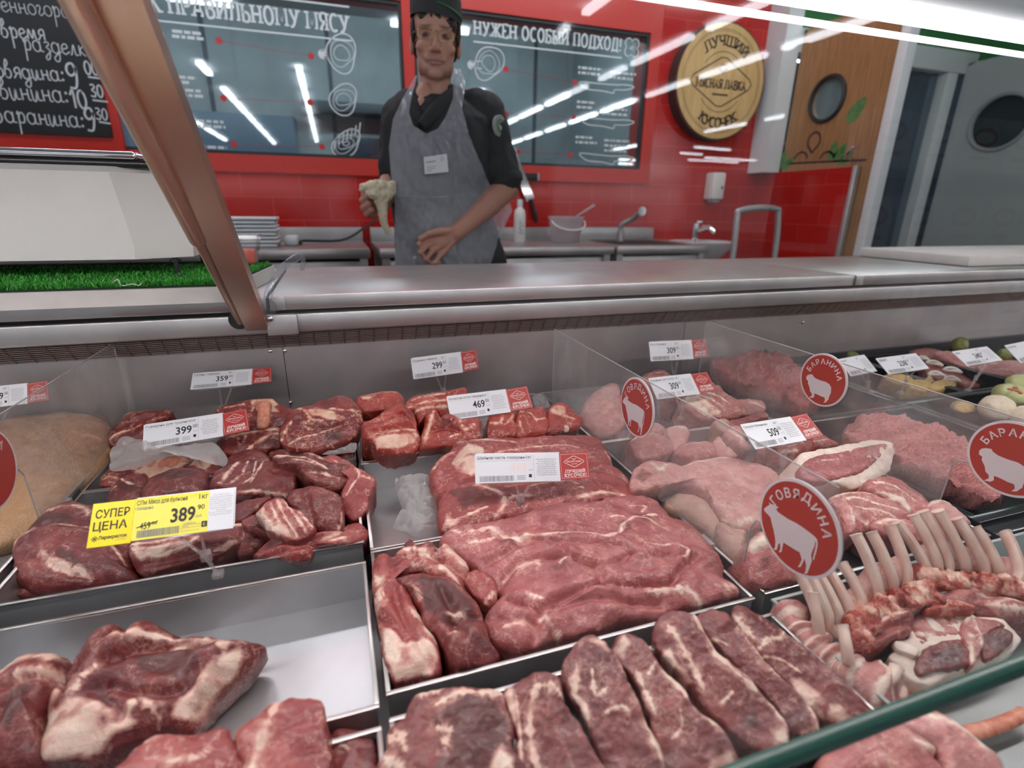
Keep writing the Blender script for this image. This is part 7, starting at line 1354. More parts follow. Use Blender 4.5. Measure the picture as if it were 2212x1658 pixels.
# ---------------------------------------------------------------- minced meat
def heap(label, m, crop, out, z, up, dn=None): 
    return meat('minced_meat', label, crop, out, z, up, .065, m, (0, -.10, .99), 1.8, lump=.014, rough=.008, jag=.006, N=170, K=40, pdn=2.6)
heap('reddish minced meat heaped in the black tray at the back', 'red_mince', 'S', [(365,620),(450,560),(560,545),(680,555),(790,575),(900,640),(1010,720),(1060,790),(1000,840),(900,865),(760,790),(600,740),(460,680)], .735, .026)
heap('pink minced meat heaped in the black tray beside the sheep discs', 'mince', 'S', [(1145,1025),(1210,965),(1330,930),(1450,930),(1560,985),(1700,1020),(1830,1075),(1920,1150),(2000,1250),(2090,1330),(2120,1375),(2000,1385),(1850,1320),(1680,1270),(1500,1200),(1300,1120)], .730, .030)
# ---------------------------------------------------------------- prepared food at the far right
M['crumb'] = noisy('breadcrumbs', '#b8965c', '#d6b87e', 140, .7, bump=.6, bdist=.002)
M['pale_roll'] = noisy('pale_coating', '#c9b9a0', '#ddcfba', 90, .7, bump=.6, bdist=.002); M['green_roll'] = noisy('pale_cabbage', '#a8ad72', '#c4c590', 12, .4); M['onion'] = mat('onion', '#ddd0c6', .35); M['tomato'] = noisy('tomato', '#b0533a', '#c9705a', 40, .3); M['herb'] = noisy('herb', '#5b6230', '#8c8f55', 60, .5)
gs = 'breaded schnitzels'
meat('schnitzel', 'golden breaded schnitzel at the left of the breaded tray, behind the sheep divider', 'L', [(890,500),(980,478),(1120,500),(1180,540),(1150,590),(1000,560)], .715, .010, None, 'crumb', (0, -.2, .97), 3, group=gs)
meat('schnitzel', 'golden breaded schnitzel with a raised corner near the front rim', 'L', [(1100,530),(1260,540),(1320,490),(1365,530),(1360,600),(1300,632),(1150,600)], .715, .010, None, 'crumb', (0, -.2, .97), 3, group=gs)
meat('schnitzel', 'golden breaded schnitzel at the right front corner of its tray', 'L', [(1350,560),(1450,535),(1560,560),(1565,595),(1450,622),(1350,615)], .715, .010, None, 'crumb', (0, -.2, .97), 3, group=gs)
meat('marinated_meat', 'greyish marinated meat under the onion rings', 'L', [(1130,265),(1250,225),(1400,245),(1560,330),(1700,450),(1870,560),(1700,585),(1560,540),(1330,480),(1230,380)], .700, .012, None, 'lamb', (0, -.15, .98), 3)
meat('fillet', 'pale pink fillet behind the 240 card, near the right end', 'L', [(1380,270),(1550,265),(1700,400),(1850,440),(2000,470),(1900,520),(1700,450),(1500,350)], .715, .010, None, 'pale_lamb', (0, -.2, .97), 3, fat=[[(1500,300),(1700,400)]])
meat('fillet', 'pale pink fillet right of the 240 card in the far tray', 'L', [(1760,400),(1900,360),(2100,350),(2250,400),(2250,520),(2050,500),(1880,470)], .720, .012, None, 'pale_lamb', (0, -.2, .97), 3, fat=[[(1850,400),(2000,400),(2150,420)],[(1900,450),(2100,460)]])
for k, (x, y, r, lab) in enumerate(((1375, 365, .019, 'largest onion ring, in the middle of the marinated meat'), (1400, 470, .018, 'onion ring at the front left of the marinated meat'), (1545, 430, .020, 'onion ring at the right of the marinated meat'), (1545, 515, .016, 'onion ring at the front right of the marinated meat'), (1270, 320, .015, 'onion ring at the back left, half under the 238 card'))):
    c = pz(1700+x/4.32, 700+y/4.32, .722); mb = MB(); mb.tube([c+np.array((r*math.cos(a), r*math.sin(a)*.95, .003*math.sin(a*2))) for a in np.linspace(0, 2*math.pi, 29)], .0042, 8, caps=False); o = mb.build('onion_ring', M['onion'], loc=c); tag(o, lab, 'food', 'onion rings on the marinated meat')
def roll(label, x, y, z, rx, ry, rz, m, name='stuffed_roll'):
    c = pz(1700+x/4.32, 700+y/4.32, z); q = bmesh.new(); bmesh.ops.create_icosphere(q, subdivisions=4, radius=1); mb = MB()
    for v in q.verts: w_ = 1+.07*noise.noise(v.co*2.2+Vector((x*.01, 0, 0)))+.025*noise.noise(v.co*8); v.co = Vector((v.co.x*rx*w_, v.co.y*ry*w_, v.co.z*rz*w_))
    mb.bm(q, 0, Matrix.Translation(Vector(c)) @ Matrix.Rotation(.5, 4, 'Z')); o = mb.build(name, M[m], loc=(c[0], c[1], c[2]-rz)); return tag(o, label, 'food')
roll('pale textured stuffed roll at the right edge, behind the sheep divider', 1960, 790, .715, .052, .034, .030, 'pale_roll'); roll('green cabbage roll topped with red bits at the right edge', 2080, 665, .720, .055, .036, .028, 'green_roll'); roll('second green cabbage roll half cut by the right edge', 2185, 565, .722, .045, .032, .026, 'green_roll')
roll('pale crumb-coated piece peeking out left of the stuffed rolls', 1640, 770, .700, .04, .024, .012, 'crumb'); roll('pale roll at the very right edge, cut by the frame', 2240, 880, .712, .045, .03, .028, 'pale_roll')
roll('olive green herb heap against the black back wall near the 240 card', 1610, 195, .748, .030, .022, .026, 'herb', 'herb_heap'); roll('small herb heap between the two right price cards', 2030, 285, .745, .022, .018, .018, 'herb', 'herb_heap'); roll('small herb heap behind the blank-looking price card', 610, 300, .745, .02, .016, .014, 'herb', 'herb_heap')
g = MB()
for k, (x, y) in enumerate(((2110, 610), (2150, 620), (2080, 605), (2180, 640), (2130, 590))):
    c = pz(1700+x/4.32, 700+y/4.32, .748); g = MB(); g.ell(c, (.006, .005, .003), seg=8, rings=6); o = g.build('tomato_bit', M['tomato'], loc=c); tag(o, 'red diced bit on top of the green cabbage roll', 'food', 'red bits on the cabbage roll')
# dark back lining of the far right section
o = MB().box((1.235, YB-.012, .64), (4.4, YB-.004, .738), .002).build('back_lining', M['black'], loc=(2, YB, .64)); tag(o, 'black lining strip behind the far right trays', 'lining')
# ---------------------------------------------------------------- clear bags
M['film'] = glassy('clear_film', (.94, .93, .92), 1.5, haze=.52, haze_col=(.90, .88, .87), rough=.12, boost=1.5)
def film(name, label, crop, out, z, amp, n=(0, -.3, .95), up=.02, seed=0, fine=70):
    ox, oy, s = CROP[crop]; px = [(ox+x/s, oy+y/s) for x, y in out]; n = np.array(n, float); n /= np.linalg.norm(n); c2 = np.mean(px, axis=0); p0 = pz(*c2, z)
    B = catmull([pP(*q, p0, n) for q in px], 8, True); N = len(B); K = 22; vs = []
    for k in range(K+1):
        r_ = 1-k/K
        for b in B:
            q = p0+(b-p0)*r_; v = Vector((q[0]*fine+seed, q[1]*fine, q[2]*fine)); h = up*(1-r_**2)+amp*(abs(noise.noise(v))*1.6-.4)+amp*.5*(abs(noise.noise(v*2.3))*1.6-.4); qq = q+n*h; qq[2] = max(qq[2], ZF+.002); vs.append(qq)
    fs = [(k*N+i, k*N+(i+1) % N, (k+1)*N+(i+1) % N, (k+1)*N+i) for k in range(K) for i in range(N)]
    mb = MB(); mb.add(vs, fs); o = mb.build(name, M['film'], loc=(p0[0], p0[1], min(v[2] for v in vs)), smooth=25); return tag(o, label, 'bag')
film('plastic_bag', 'clear plastic bag over the shank bones under the 399 card', 'B', [(985,800),(988,700),(1020,600),(1100,515),(1250,530),(1400,590),(1700,580),(1900,555),(2035,700),(1995,775),(1900,720),(1700,660),(1500,690),(1300,760),(1150,800),(1030,815)], .762, .006, (0, -.5, .86), .012, 3, 34)
film('plastic_bag', 'crumpled clear bag lying in the steel tray left of the neck cut', 'F', [(385,800),(440,780),(600,770),(690,800),(740,930),(795,960),(770,1060),(760,1180),(800,1270),(600,1320),(480,1260),(360,1215),(430,1140),(440,1050),(400,930)], .705, .010, (0, -.3, .95), .026, 9, 42)
film('plastic_bag', 'scrap of clear film under the left rib block', 'F', [(185,470),(240,440),(300,480),(420,530),(560,540),(580,570),(430,590),(240,590),(235,540)], .745, .006, (0, -.6, .8), .008, 5)
film('plastic_bag', 'crumpled clear film in the back corner right of the 469 card', 'F', [(1600,60),(1690,50),(1740,110),(1760,140),(1680,165),(1620,150)], .735, .010, (0, -.3, .95), .012, 7)
film('plastic_bag', 'clear film edge wrapped under the big round shank slice', 'A', [(1230,660),(1400,610),(1525,560),(1520,640),(1400,660),(1280,680)], .752, .004, (0, -.6, .8), .006, 8)
# ---------------------------------------------------------------- the butcher behind the counter
YP = 1.97
def pp(x, y, Y=YP): return pY(x, y, Y)
def remesh(jobs):
    """grow one continuous skin over each collected set of shapes"""
    obs = []
    for name, mb, vox, it in jobs:
        me = bpy.data.meshes.new(name); me.from_pydata(mb.v, [], mb.f); me.update(); o = bpy.data.objects.new(name, me); COL.objects.link(o)
        r = o.modifiers.new('r', 'REMESH'); r.mode = 'VOXEL'; r.voxel_size = vox; r.use_smooth_shade = True
        s = o.modifiers.new('s', 'SMOOTH'); s.factor = .5; s.iterations = it; obs.append(o)
    dg = bpy.context.evaluated_depsgraph_get(); out = []
    for o in obs: out.append(bpy.data.meshes.new_from_object(o.evaluated_get(dg)))
    for o in obs: bpy.data.objects.remove(o)
    return out
def cap(mb, pts, rad, seg=14):
    """rounded, tapering limb through the points"""
    P = [np.asarray(p, float) for p in pts]; mb.tube(P, rad, seg)
    for p, r in zip(P, rad): mb.ell(p, (r, r, r), seg=14, rings=10)
person = thing('person', 'man in a black cap and clear apron standing behind the counter, holding a pale glove', 'person', (pp(950, 560)[0], YP, 0))
BX = person.location
HM = Matrix.Translation(Vector(pp(941, 88, 1.955))) @ Matrix.Rotation(math.radians(-10), 4, 'Z') @ Matrix.Rotation(math.radians(2.5), 4, 'Y') @ Matrix.Rotation(math.radians(4), 4, 'X')
def hl(x, y, z): return np.array(HM @ Vector((x, y, z)))
HR = HM.to_3x3()
body = MB()
def he(c, r): body.ell(hl(*c), r, M=HR, seg=20, rings=14)
for c, r in (((0, .0, .035), (.074, .094, .086)), ((0, -.028, -.03), (.063, .062, .082)), ((0, -.034, -.072), (.053, .050, .047)), ((0, -.066, -.103), (.024, .021, .018)), ((0, -.05, -.085), (.045, .035, .03))): he(c, r)
for s in (-1, 1):
    he((s*.043, -.060, -.032), (.021, .019, .017)); he((s*.029, -.082, .019), (.025, .011, .007)); he((s*.012, -.096, -.042), (.009, .010, .007)); he((s*.0765, .010, -.015), (.009, .021, .031)); he((s*.030, -.0755, -.001), (.015, .012, .010)); he((s*.046, -.02, -.07), (.014, .04, .035)); he((s*.024, -.078, -.062), (.012, .010, .014))
cap(body, [hl(0, -.086, .008), hl(0, -.098, -.018), hl(0, -.108, -.038)], [.0075, .009, .0125])
he((0, -.087, -.0655), (.024, .0075, .005)); he((0, -.0855, -.0765), (.020, .008, .0062)); he((0, -.082, -.055), (.012, .008, .01))
neck0, neck1 = hl(0, .018, -.07), pp(938, 225, 1.985)
cap(body, [neck0, neck0*.5+neck1*.5, neck1], [.056, .054, .062])
body.ell(pp(918, 220, 1.935), (.034, .026, .06)); body.ell(pp(911, 240, 1.908), (.020, .016, .045))
levels = [(205, 893, 990, .06), (225, 868, 1035, .085), (250, 852, 1062, .105), (300, 843, 1066, .122), (360, 840, 1062, .128), (420, 843, 1056, .126), (480, 850, 1064, .124), (560, 853, 1092, .126)]
def loft(mb, shrink):
    vs = []; fs = []; N = 36; Ls = []
    for y, a, b, d in levels: A, B = pp(a, y), pp(b, y); Ls.append((A[2], A[0]+shrink, B[0]-shrink, d-shrink))
    Ls.append((.72, Ls[-1][1]+.0, Ls[-1][2]-.02, .125-shrink))
    for z, a, b, d in Ls:
        for i in range(N):
            t_ = 2*math.pi*i/N; cx_, sx_ = math.cos(t_), math.sin(t_); vs.append(((a+b)/2+(b-a)/2*np.sign(cx_)*abs(cx_)**.85, YP+d*np.sign(sx_)*abs(sx_)**.85, z))
    for k in range(len(Ls)-1): fs += [(k*N+i, (k+1)*N+i, (k+1)*N+(i+1) % N, k*N+(i+1) % N) for i in range(N)]
    fs += [tuple(range(N)), tuple(reversed(range((len(Ls)-1)*N, len(Ls)*N)))]; mb.add(vs, fs)
loft(body, .014)
hipc = (pp(855, 560)[0]+pp(1090, 560)[0])/2
for s in (-1, 1): cap(body, [np.array((hipc+s*.085, YP, .80)), np.array((hipc+s*.09, YP-.01, .46)), np.array((hipc+s*.095, YP+.01, .09))], [.085, .06, .042])
# arm on the right of the photo: bare forearm, hand closed on the apron
sh1, el1, wr1 = pp(1046, 250, 1.985), pp(1094, 405, 1.93), pp(985, 503, 1.80)
cap(body, [sh1, sh1*.5+el1*.5, el1], [.060, .052, .046]); cap(body, [el1, el1*.62+wr1*.38, el1*.25+wr1*.75, wr1], [.044, .045, .034, .029])
kn = [pp(922, 514, 1.776), pp(924, 529, 1.768), pp(934, 542, 1.770), pp(950, 551, 1.778)]
mid = [pp(905, 527, 1.762), pp(908, 545, 1.756), pp(920, 559, 1.758), pp(940, 566, 1.768)]
tip = [pp(913, 546, 1.772), pp(920, 561, 1.768), pp(934, 571, 1.772), pp(951, 574, 1.780)]
for k in range(4):
    cap(body, [wr1+(kn[3-k]-kn[3-k])*0+np.array((0, 0, (.012, .004, -.004, -.011)[k])), kn[k]], [.017, .0115], 12); cap(body, [kn[k], mid[k], tip[k]], [.0108, .0092, .0080], 10)
cap(body, [pp(978, 500, 1.80), pp(948, 500, 1.768), pp(925, 505, 1.757), pp(908, 515, 1.756)], [.017, .013, .0105, .0085], 10)
body.ell((wr1+kn[1]+kn[2])/3, (.032, .016, .024))
# arm on the left of the photo: hand gripping the glove
sh2, el2, wr2 = pp(868, 255, 1.99), pp(848, 385, 2.03), pp(832, 428, 1.93)
cap(body, [sh2, sh2*.5+el2*.5, el2], [.058, .05, .044]); cap(body, [el2, el2*.5+wr2*.5, wr2], [.043, .038, .031])
body.ell(pp(823, 438, 1.905), (.034, .026, .036))
for k, (a, b, c) in enumerate((((806, 424), (786, 420), (800, 413)), ((800, 438), (782, 433), (795, 425)), ((800, 452), (784, 449), (797, 440)), ((806, 464), (792, 463), (803, 454)))): cap(body, [pp(*a, 1.895), pp(*b, 1.865), pp(*c, 1.845)], [.0125, .0108, .0088], 10)
cap(body, [pp(835, 424, 1.90), pp(828, 410, 1.865), pp(814, 405, 1.85)], [.015, .0115, .009], 10)
shirt = MB(); loft(shirt, 0)
cap(shirt, [pp(1030, 238), sh1+np.array((0, 0, .004)), sh1*.5+el1*.5+np.array((0, 0, .0)), sh1*.1+el1*.9+np.array((0, 0, .006))], [.07, .078, .070, .066], 18)
cap(shirt, [pp(885, 238), sh2, sh2*.5+el2*.5, el2*.9+sh2*.1], [.066, .07, .062, .056], 18)
shirt.tube([pp(900, 205), pp(960, 195), pp(1000, 212)], [.03, .03, .03], 12)
trous = MB()
for s in (-1, 1): cap(trous, [np.array((hipc+s*.085, YP, .82)), np.array((hipc+s*.09, YP-.01, .46)), np.array((hipc+s*.095, YP+.01, .12))], [.105, .08, .065], 18)
trous.ell((hipc, YP, .86), (.175, .13, .12))
gl = MB()
for x, y, r, Y in ((800, 405, .028, 1.84), (820, 402, .03, 1.835), (840, 404, .024, 1.845), (808, 418, .026, 1.83), (830, 420, .03, 1.835), (786, 408, .016, 1.845), (846, 414, .018, 1.85), (822, 436, .022, 1.835)): gl.ell(pp(x, y, Y), (r, r*.8, r*.75))
cap(gl, [pp(824, 430, 1.835), pp(826, 455, 1.832), pp(829, 480, 1.835), pp(838, 502, 1.84)], [.022, .016, .013, .009]); cap(gl, [pp(800, 400, 1.84), pp(782, 404, 1.845)], [.016, .011]); cap(gl, [pp(838, 400, 1.845), pp(849, 396, 1.85)], [.014, .010])
hair = MB()
def hh_(c, r): hair.ell(hl(*c), r, M=HR, seg=12, rings=8)
for s in (-1, 1): hh_((s*.070, .01, .03), (.013, .05, .035)); hh_((s*.072, -.032, .015), (.008, .014, .035)); hh_((s*.06, .05, .0), (.02, .045, .05))
hh_((0, .075, .0), (.055, .03, .055))
for k, (x, z, l) in enumerate(((-.030, .064, .024), (-.012, .062, .030), (.004, .062, .020), (.016, .060, .034), (.030, .058, .036), (.044, .055, .028), (-.046, .06, .022), (.056, .05, .034), (-.038, .062, .034), (-.020, .063, .036), (.010, .06, .03), (.024, .059, .042), (.038, .056, .038))): cap(hair, [hl(x-.004, -.076+abs(x)*.35, z+.012), hl(x, -.088+abs(x)*.45, z-l*.5), hl(x+.004, -.086+abs(x)*.45, z-l)], [.011, .009, .004], 8)
me_b, me_s, me_t, me_g, me_h, *me_sp = remesh([('body', body, .0032, 3), ('shirt', shirt, .006, 5), ('trousers', trous, .010, 4), ('glove', gl, .0028, 1), ('hair', hair, .0035, 1)] + [('vertebrae', q[0], .0022, 1) for q in SPINES])
def link(name, me, m, parent, fn=None, loc=None):
    off = np.array(parent.location) if parent is not None else np.array(loc)
    for v in me.vertices:
        q = np.array(v.co)
        if fn: q = fn(q)
        v.co = Vector(q-off)
    me.materials.clear(); me.materials.append(m); me.polygons.foreach_set('use_smooth', [True]*len(me.polygons)); me.name = name; me.update()
    o = bpy.data.objects.new(name, me); COL.objects.link(o)
    if parent is not None: o.parent = parent
    else: o.location = Vector([float(c) for c in loc])
    return o
m = mat('skin', '#b98a76', .48); t = NT(m); a = t.n('ShaderNodeAttribute', attribute_name='tint'); f = t.noise(t.coord(), 60, 4); t.base(t.mix(t.math('MULTIPLY', f, .25), a.outputs['Color'], lin('#8f5f50'))); t.b.inputs['Subsurface Weight'].default_value = .12; t.b.inputs['Subsurface Radius'].default_value = (1, .35, .2); t.b.inputs['Subsurface Scale'].default_value = .006; M['skin'] = m
def tinted(o):
    me = o.data; HI = HM.inverted(); cols = np.zeros((len(me.vertices), 4)); base = np.array(lin('#bd8f7c')); red = np.array(lin('#a96a5c')); lip = np.array(lin('#8f5650')); brow = np.array(lin('#3a2a25')); eye = np.array(lin('#2b211e')); wht_shade = np.array(lin('#806c62')); beard = np.array(lin('#94756a'))  # eye whites darkened: shade under the brow put into the colour
    off = Vector(person.location)
    for i, v in enumerate(me.vertices):
        p = HI @ (v.co+off); c = base
        if p.z > -.13 and abs(p.x) < .1:
            x, y, z = p
            if y < .02:
                k = math.exp(-((z+.085)/.03)**2)*(.35 if y < -.02 else .2); c = c*(1-k)+beard*k
                k = math.exp(-((abs(x)-.04)/.02)**2-((z+.035)/.02)**2)*.35; c = c*(1-k)+red*k
                k = math.exp(-(x/.014)**2-((z+.038)/.02)**2)*.4; c = c*(1-k)+red*k
                if y < -.07:
                    k = math.exp(-(x/.022)**4-((z+.071)/.0085)**2)*.75; c = c*(1-k)+lip*k
                    k = math.exp(-(x/.024)**4-((z+.0712)/.0018)**2)*.7; c = c*(1-k)+eye*k
                if y < -.055:
                    for s in (-1, 1):
                        k = math.exp(-((x-s*.031)/.019)**4-((z-.0195-.004*abs(x-s*.031)/.02)/.0045)**2)*.85; c = c*(1-k)+brow*k
                        ex_, ez_ = (x-s*.031)/.0135, (z+.001)/.0043
                        if ex_*ex_+ez_*ez_ < 1: c = wht_shade if abs(x-s*.031+.002) > .0068 else eye
                        elif ex_*ex_+((z+.001)/.0075)**2 < 1.15: c = c*.35+eye*.65  # dark rim: lid line and socket shade painted together
                        k = math.exp(-((x-s*.031)/.018)**2-((z+.014)/.006)**2)*.3; c = c*(1-k)+red*k
        else:
            k = .25 if p.z < -.25 else .0; c = c*(1-k)+red*k
        cols[i] = c
    at_ = me.attributes.new('tint', 'FLOAT_COLOR', 'POINT'); at_.data.foreach_set('color', cols.astype(np.float32).ravel())
for (q, th_, sd_), me in zip(SPINES, me_sp):
    o = link('vertebrae', me, M['red_rib'], th_, lambda p: p+np.array((0, .6, 1))*(.0022*noise.noise(Vector(p)*190)+.0016*noise.noise(Vector(p)*420)))
    nv = len(me.vertices); fv = [max(0, .34+.75*noise.noise((v.co+Vector((sd_, 0, 0)))*70)+.25*noise.noise(v.co*260)) for v in me.vertices]
    a_ = me.attributes.new('fat', 'FLOAT', 'POINT'); a_.data.foreach_set('value', fv); a_ = me.attributes.new('dark', 'FLOAT', 'POINT'); a_.data.foreach_set('value', [.5 if noise.noise(v.co*110) > .35 else 0. for v in me.vertices])
bo = link('body', me_b, M['skin'], person); tinted(bo)
m = mat('black_cloth', (.018, .019, .021), .75); t = NT(m); v = t.coord(); f = t.noise(v, 9, 5); t.base(t.ramp(f, [(.3, (.010, .011, .013)), (.75, (.030, .031, .034))])); t.bump(t.noise(v, 420, 2), .3, .0006); M['cloth'] = m
def wrinkle(amp, fr, st=(1, 1, 1)):
    def fn(q):
        v = Vector((q[0]*fr*st[0], q[1]*fr*st[1], q[2]*fr*st[2])); k = amp*(abs(noise.noise(v))*1.5-.5)+amp*.4*noise.noise(v*2.7); d = np.array((q[0]-hipc, q[1]-YP, 0)); d /= np.linalg.norm(d)+1e-6; return q+d*k
    return fn
link('shirt', me_s, M['cloth'], person, wrinkle(.006, 16, (1, 1, .8))); link('trousers', me_t, M['cloth'], person, wrinkle(.006, 12)); 
link('hair', me_h, mat('dark_hair', (.012, .009, .008), .5), person)
for s in (-1, 1):
    mb = MB(); mb.ell((hipc+s*.095, YP-.05, .045), (.05, .13, .045)); mb.box((hipc+s*.095-.045, YP-.165, 0), (hipc+s*.095+.045, YP+.075, .018), .006); mb.build('shoe', M['black'], person)
# crossed lapels
for pts, r_ in (([pp(990, 195, 1.95), pp(966, 214, 1.895), pp(935, 245, 1.860), pp(912, 272, 1.845)], .024), ([pp(890, 196, 1.95), pp(893, 220, 1.90), pp(902, 248, 1.868), pp(912, 268, 1.855)], .018)):
    mb = MB(); Pc = catmull(pts, 6); mb.tube(Pc, [r_*(.7+.3*math.sin(math.pi*i/(len(Pc)-1))) for i in range(len(Pc))], 12, flat=.42, up=(0, -1, 0)); mb.build('lapel', M['cloth'], person)
# rolled cuff
mb = MB(); cdir = (el1-sh1)/np.linalg.norm(el1-sh1); cc_ = sh1*.05+el1*.95; mb.tube([cc_-cdir*.026, cc_-cdir*.012, cc_+cdir*.004], [.0665, .070, .066], 20); mb.build('cuff', M['cloth'], person)
# skull cap
mb = MB(); N = 40; vs = []; lev = [(.040, .990), (.034, 1.04), (.052, 1.055), (.08, 1.05), (.098, 1.03), (.112, .93), (.122, .72), (.127, .4), (.128, .05)]
for z, k in lev:
    for i in range(N): t_ = 2*math.pi*i/N; vs.append(hl(.0785*k*math.cos(t_), .0985*k*math.sin(t_)+.0, z+.018-.010*math.sin(t_)*0+.006*math.cos(t_)*-1))
fs = [(k*N+i, k*N+(i+1) % N, (k+1)*N+(i+1) % N, (k+1)*N+i) for k in range(len(lev)-1) for i in range(N)]; mb.add(vs, fs); hat = mb.build('cap', M['cloth'], person)
M['green_trim'] = mat('green_piping', (.02, .16, .06), .6)
mb = MB(); P = [hl(.0785*1.062*math.cos(a), .0985*1.062*math.sin(a), zz+.018) for a, zz in zip(np.linspace(-1.55, -.2, 14), np.linspace(.064, .040, 14))]; mb.tube(P, .0042, 8, flat=.6); mb.build('piping', M['green_trim'], hat)
# glasses
M['gold'] = mat('gold_wire', (.55, .40, .18), .25, 1.0)
mb = MB()
for s in (-1, 1):
    P = [hl(s*.032+.023*np.sign(math.cos(a))*abs(math.cos(a))**.6, -.104+.006*abs(s*.032+.023*math.cos(a))/.05, -.004+.014*np.sign(math.sin(a))*abs(math.sin(a))**.6) for a in np.linspace(0, 2*math.pi, 30)]; mb.tube(P, .0010, 6, caps=False)
    mb.tube([hl(s*.055, -.098, .006), hl(s*.078, -.03, .006), hl(s*.080, .015, .0)], .0012, 6)
mb.tube(catmull([hl(-.009, -.104, .004), hl(0, -.107, .009), hl(.009, -.104, .004)], 4), .0011, 6); mb.build('glasses', M['gold'], person)
# clear apron
M['apron'] = glassy('apron_film', (.88, .91, .96), 1.45, haze=.46, haze_col=(.78, .81, .88), rough=.10, dirt=.10, boost=1.8)
mb = MB()
def front(x, y):
    # distance of the film from the viewer: hugs the chest, hangs straight below
    ys = [150, 205, 250, 300, 360, 420, 480, 600]; ds = [.03, .085, .118, .137, .144, .142, .146, .16]; d = np.interp(y, ys, ds); c = np.interp(y, [150, 300, 420, 560], [938, 945, 945, 960]); h = np.interp(y, [150, 250, 560], [60, 112, 120]); q = abs(x-c)/h
    return YP - d*max(.12, (1-min(q, 1.08)**2.6*.58))
def patch(rows, nx, seed):
    vs = []; ny = len(rows)
    for y, a, b in rows:
        for i in range(nx+1):
            x = a+(b-a)*i/nx; p = pp(x, y, front(x, y)); v = Vector((p[0]*15+seed, p[2]*8, 0)); v2 = Vector((p[0]*34+p[2]*14, p[2]*10-p[0]*6, seed)); k = .014*(abs(noise.noise(v))-.25)+.010*(.35-abs(noise.noise(v2)))+.006*(abs(noise.noise(v*2.6))-.2)+.003*noise.noise(v*6); k += .010*math.exp(-((y-424)/7)**2)*0; p[1] -= max(k, -.004)+.013; vs.append(p)
    mb.add(vs, [(j*(nx+1)+i, (j+1)*(nx+1)+i, (j+1)*(nx+1)+i+1, j*(nx+1)+i+1) for j in range(ny-1) for i in range(nx)])
def interp_rows(ys, L, R, n): 
    return [(y, np.interp(y, [q[1] for q in L], [q[0] for q in L]), np.interp(y, [q[1] for q in R], [q[0] for q in R])) for y in np.linspace(ys[0], ys[1], n)]
Lo = [(896, 165), (870, 212), (848, 258), (839, 320), (846, 400), (852, 440), (852, 620)]; Ro = [(992, 150), (1004, 176), (996, 236), (1010, 290), (1032, 345), (1056, 400), (1078, 420), (1101, 440), (1104, 456), (1094, 476), (1074, 516), (1058, 570), (1054, 620)]
Li = [(900, 165), (888, 212), (882, 245), (892, 272), (920, 290)]; Ri = [(978, 150), (977, 214), (962, 252), (945, 278), (920, 290)]
patch(interp_rows((165, 289), Lo, Li, 40), 14, 1); patch(interp_rows((150, 289), Ri, Ro, 44), 16, 2); patch(interp_rows((289, 620), Lo, Ro, 110), 64, 3)
ap = mb.build('apron', M['apron'], person, smooth=80)
mb = MB(); P = [pp(x, y, front(x, y)-.012) for x, y in ((850, 421), (880, 424), (930, 426), (980, 424), (1030, 420))]; mb.tube(catmull(P, 6), .0035, 8, flat=.6)
mb.build('apron_tie', M['apron'], ap)
# badge
q = [pp(915, 339, 1.796), pp(965, 332, 1.796), pp(969, 371, 1.794), pp(918, 376, 1.794)]; mb = MB(); mb.extr(q, (0, .002, 0)); ex = (q[1]-q[0])/np.linalg.norm(q[1]-q[0]); ey = (q[0]-q[3])/np.linalg.norm(q[0]-q[3]); w_, h_ = np.linalg.norm(q[1]-q[0]), np.linalg.norm(q[0]-q[3]); sh = Sheet(mb, q[3], ex, ey, .0004)
for i, (a, b) in enumerate(((.1, .5), (.1, .45), (.1, .3))): sh.rect(w_*a, h_*(.30-.11*i+.06), w_*b, h_*(.33-.11*i+.06), 1, 1)
sh.text('ГОСТЬ', w_*.08, h_*.62, w_*.45, h_*.74, 1, 1) if False else sh.rect(w_*.08, h_*.64, w_*.5, h_*.70, 1, 1)
sh.ring((w_*.78, h_*.75), h_*.1, h_*.03, 1, 1, n=16); mb.build('badge', [M['card'], M['ink_grey']], person, smooth=0)
# round sleeve emblem
c = pp(1074, 274, 1.915); n_ = Vector((.62, -.78, .08)).normalized(); R_ = quat_from((.78, .62, 0), n_); mb = MB(); ex, ey = np.array(R_.col[0]), np.array(R_.col[1]); c = c+np.array(n_)*.014
sh = Sheet(mb, c, ex, ey, .0008); M['emb_w'] = mat('emblem_white', '#aab0ac', .7); M['emb_g'] = mat('emblem_green', '#5f8f6a', .7); M['emb_d'] = mat('emblem_dark', '#1d2622', .7)
sh.disc((0, 0), .036, 0, 1); sh.disc((0, 0), .031, 2, 2); sh.ring((0, 0), .0265, .0045, 0, 3); sh.disc((0, 0), .021, 1, 3); sh.disc((0, -.003), .012, 0, 4, ry=.009); sh.disc((0, .006), .007, 2, 5); sh.ring((0, 0), .016, .002, 2, 4, a0=200, a1=340)
mb.add([sh.P(.036*math.cos(a), .036*math.sin(a), k) for k in (-12, 1) for a in np.linspace(0, 2*math.pi, 41)[:-1]], [(i, (i+1) % 40, 40+(i+1) % 40, 40+i) for i in range(40)], 0)
mb.build('sleeve_emblem', [M['emb_w'], M['emb_g'], M['emb_d']], person, smooth=0)
# crumpled glove in the hand
M['latex'] = noisy('cream_latex', '#cdbfa2', '#e0d5ba', 30, .45, bump=.3)
def crumple(q): v = Vector(q)*48; k = .006*(abs(noise.noise(v))*1.6-.5)+.003*(abs(noise.noise(v*2.4))*1.6-.5); d = q-pp(822, 418, 1.85); d /= np.linalg.norm(d)+1e-6; return q+d*k
o = link('rubber_glove', me_g, M['latex'], None, crumple, pp(822, 418, 1.84)); tag(o, 'crumpled cream rubber glove held in the hand of the man in the cap', 'glove')
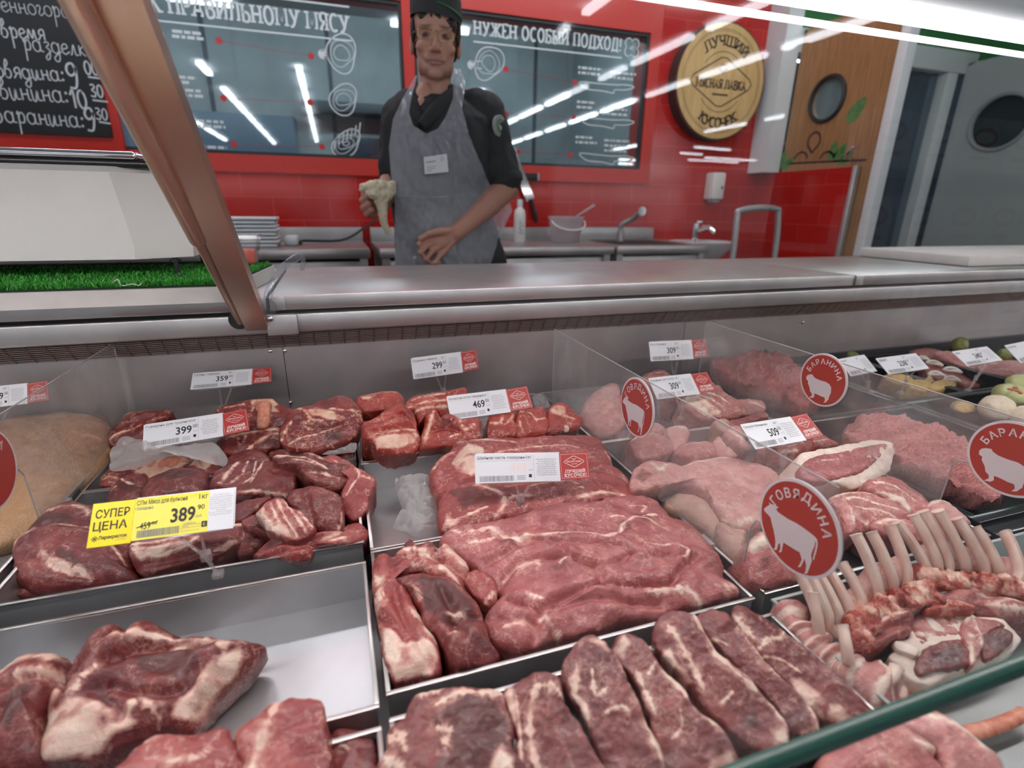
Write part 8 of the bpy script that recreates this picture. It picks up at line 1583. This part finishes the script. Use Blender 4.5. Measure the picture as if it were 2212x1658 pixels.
# ---------------------------------------------------------------- a shelf of packs on the shoppers' side, seen mirrored in the front glass
def mirr(px, py, Y): p = pY(px, py, .34-Y); return np.array((p[0], Y, p[2]))
YS = -1.55
sf = thing('store_shelf', 'grey store shelf on the shoppers side, mirrored faintly at the right of the front glass', 'shelf', (3.0, YS-.2, 0))
for zz in (.55, .98, 1.36): MB().box((2.2, YS-.42, zz-.03), (4.6, YS, zz), .004).build('board', M['white_paint'], sf)
for xx in (2.22, 4.58): MB().box((xx-.02, YS-.42, 0), (xx+.02, YS-.38, 1.9), .002).build('upright', M['grey_paint'], sf)
MB().box((2.2, YS-.44, .1), (4.6, YS-.42, 1.9)).build('back_panel', M['grey_paint'], sf)
M['pack_white'] = mat('white_pack', '#e6e6e6', .4); M['pack_orange'] = mat('orange_pack', '#d9882c', .4); M['pack_blue'] = mat('blue_pack', '#4a5f96', .4); M['pack_red'] = mat('red_print', '#b5282c', .4)
def pack(x, z, w, h, m, oval, lab, grp):
    mb = MB(); mb.box((x-w/2, YS-.16, z), (x+w/2, YS-.04, z+h), .008); sh = Sheet(mb, (x, YS-.0395, z+h/2), (-1, 0, 0), (0, 0, 1))
    if oval: sh.disc((0, h*.1), w*.34, 1, 1, ry=h*.2); sh.disc((0, h*.1), w*.26, 0, 2, ry=h*.12); sh.rect(-w*.3, -h*.35, w*.3, -h*.28, 1)
    o = mb.build('food_pack', [m, M['pack_red']], loc=(x, YS-.1, z)); tag(o, lab, 'pack', grp)
for i in range(7): pack(2.45+i*.31, .981, .26, .24, M['pack_white'], True, 'white food pack with a red oval, mirrored faintly in the front glass', 'white packs mirrored in the glass')
for i in range(7): pack(2.45+i*.31, 1.361, .26, .22, M['pack_white'], True, 'white food pack with a red oval on the upper shelf, mirrored faintly in the glass', 'white packs on the upper mirrored shelf')
for i in range(7): pack(2.45+i*.31, .551, .27, .30, (M['pack_orange'], M['pack_white'], M['pack_blue'])[i % 3], i % 3 == 1, ('orange pack on the lowest mirrored shelf', 'white pack with a red oval on the lowest mirrored shelf', 'blue pack on the lowest mirrored shelf')[i % 3], ('orange packs mirrored in the glass', 'low white packs mirrored in the glass', 'blue packs mirrored in the glass')[i % 3])
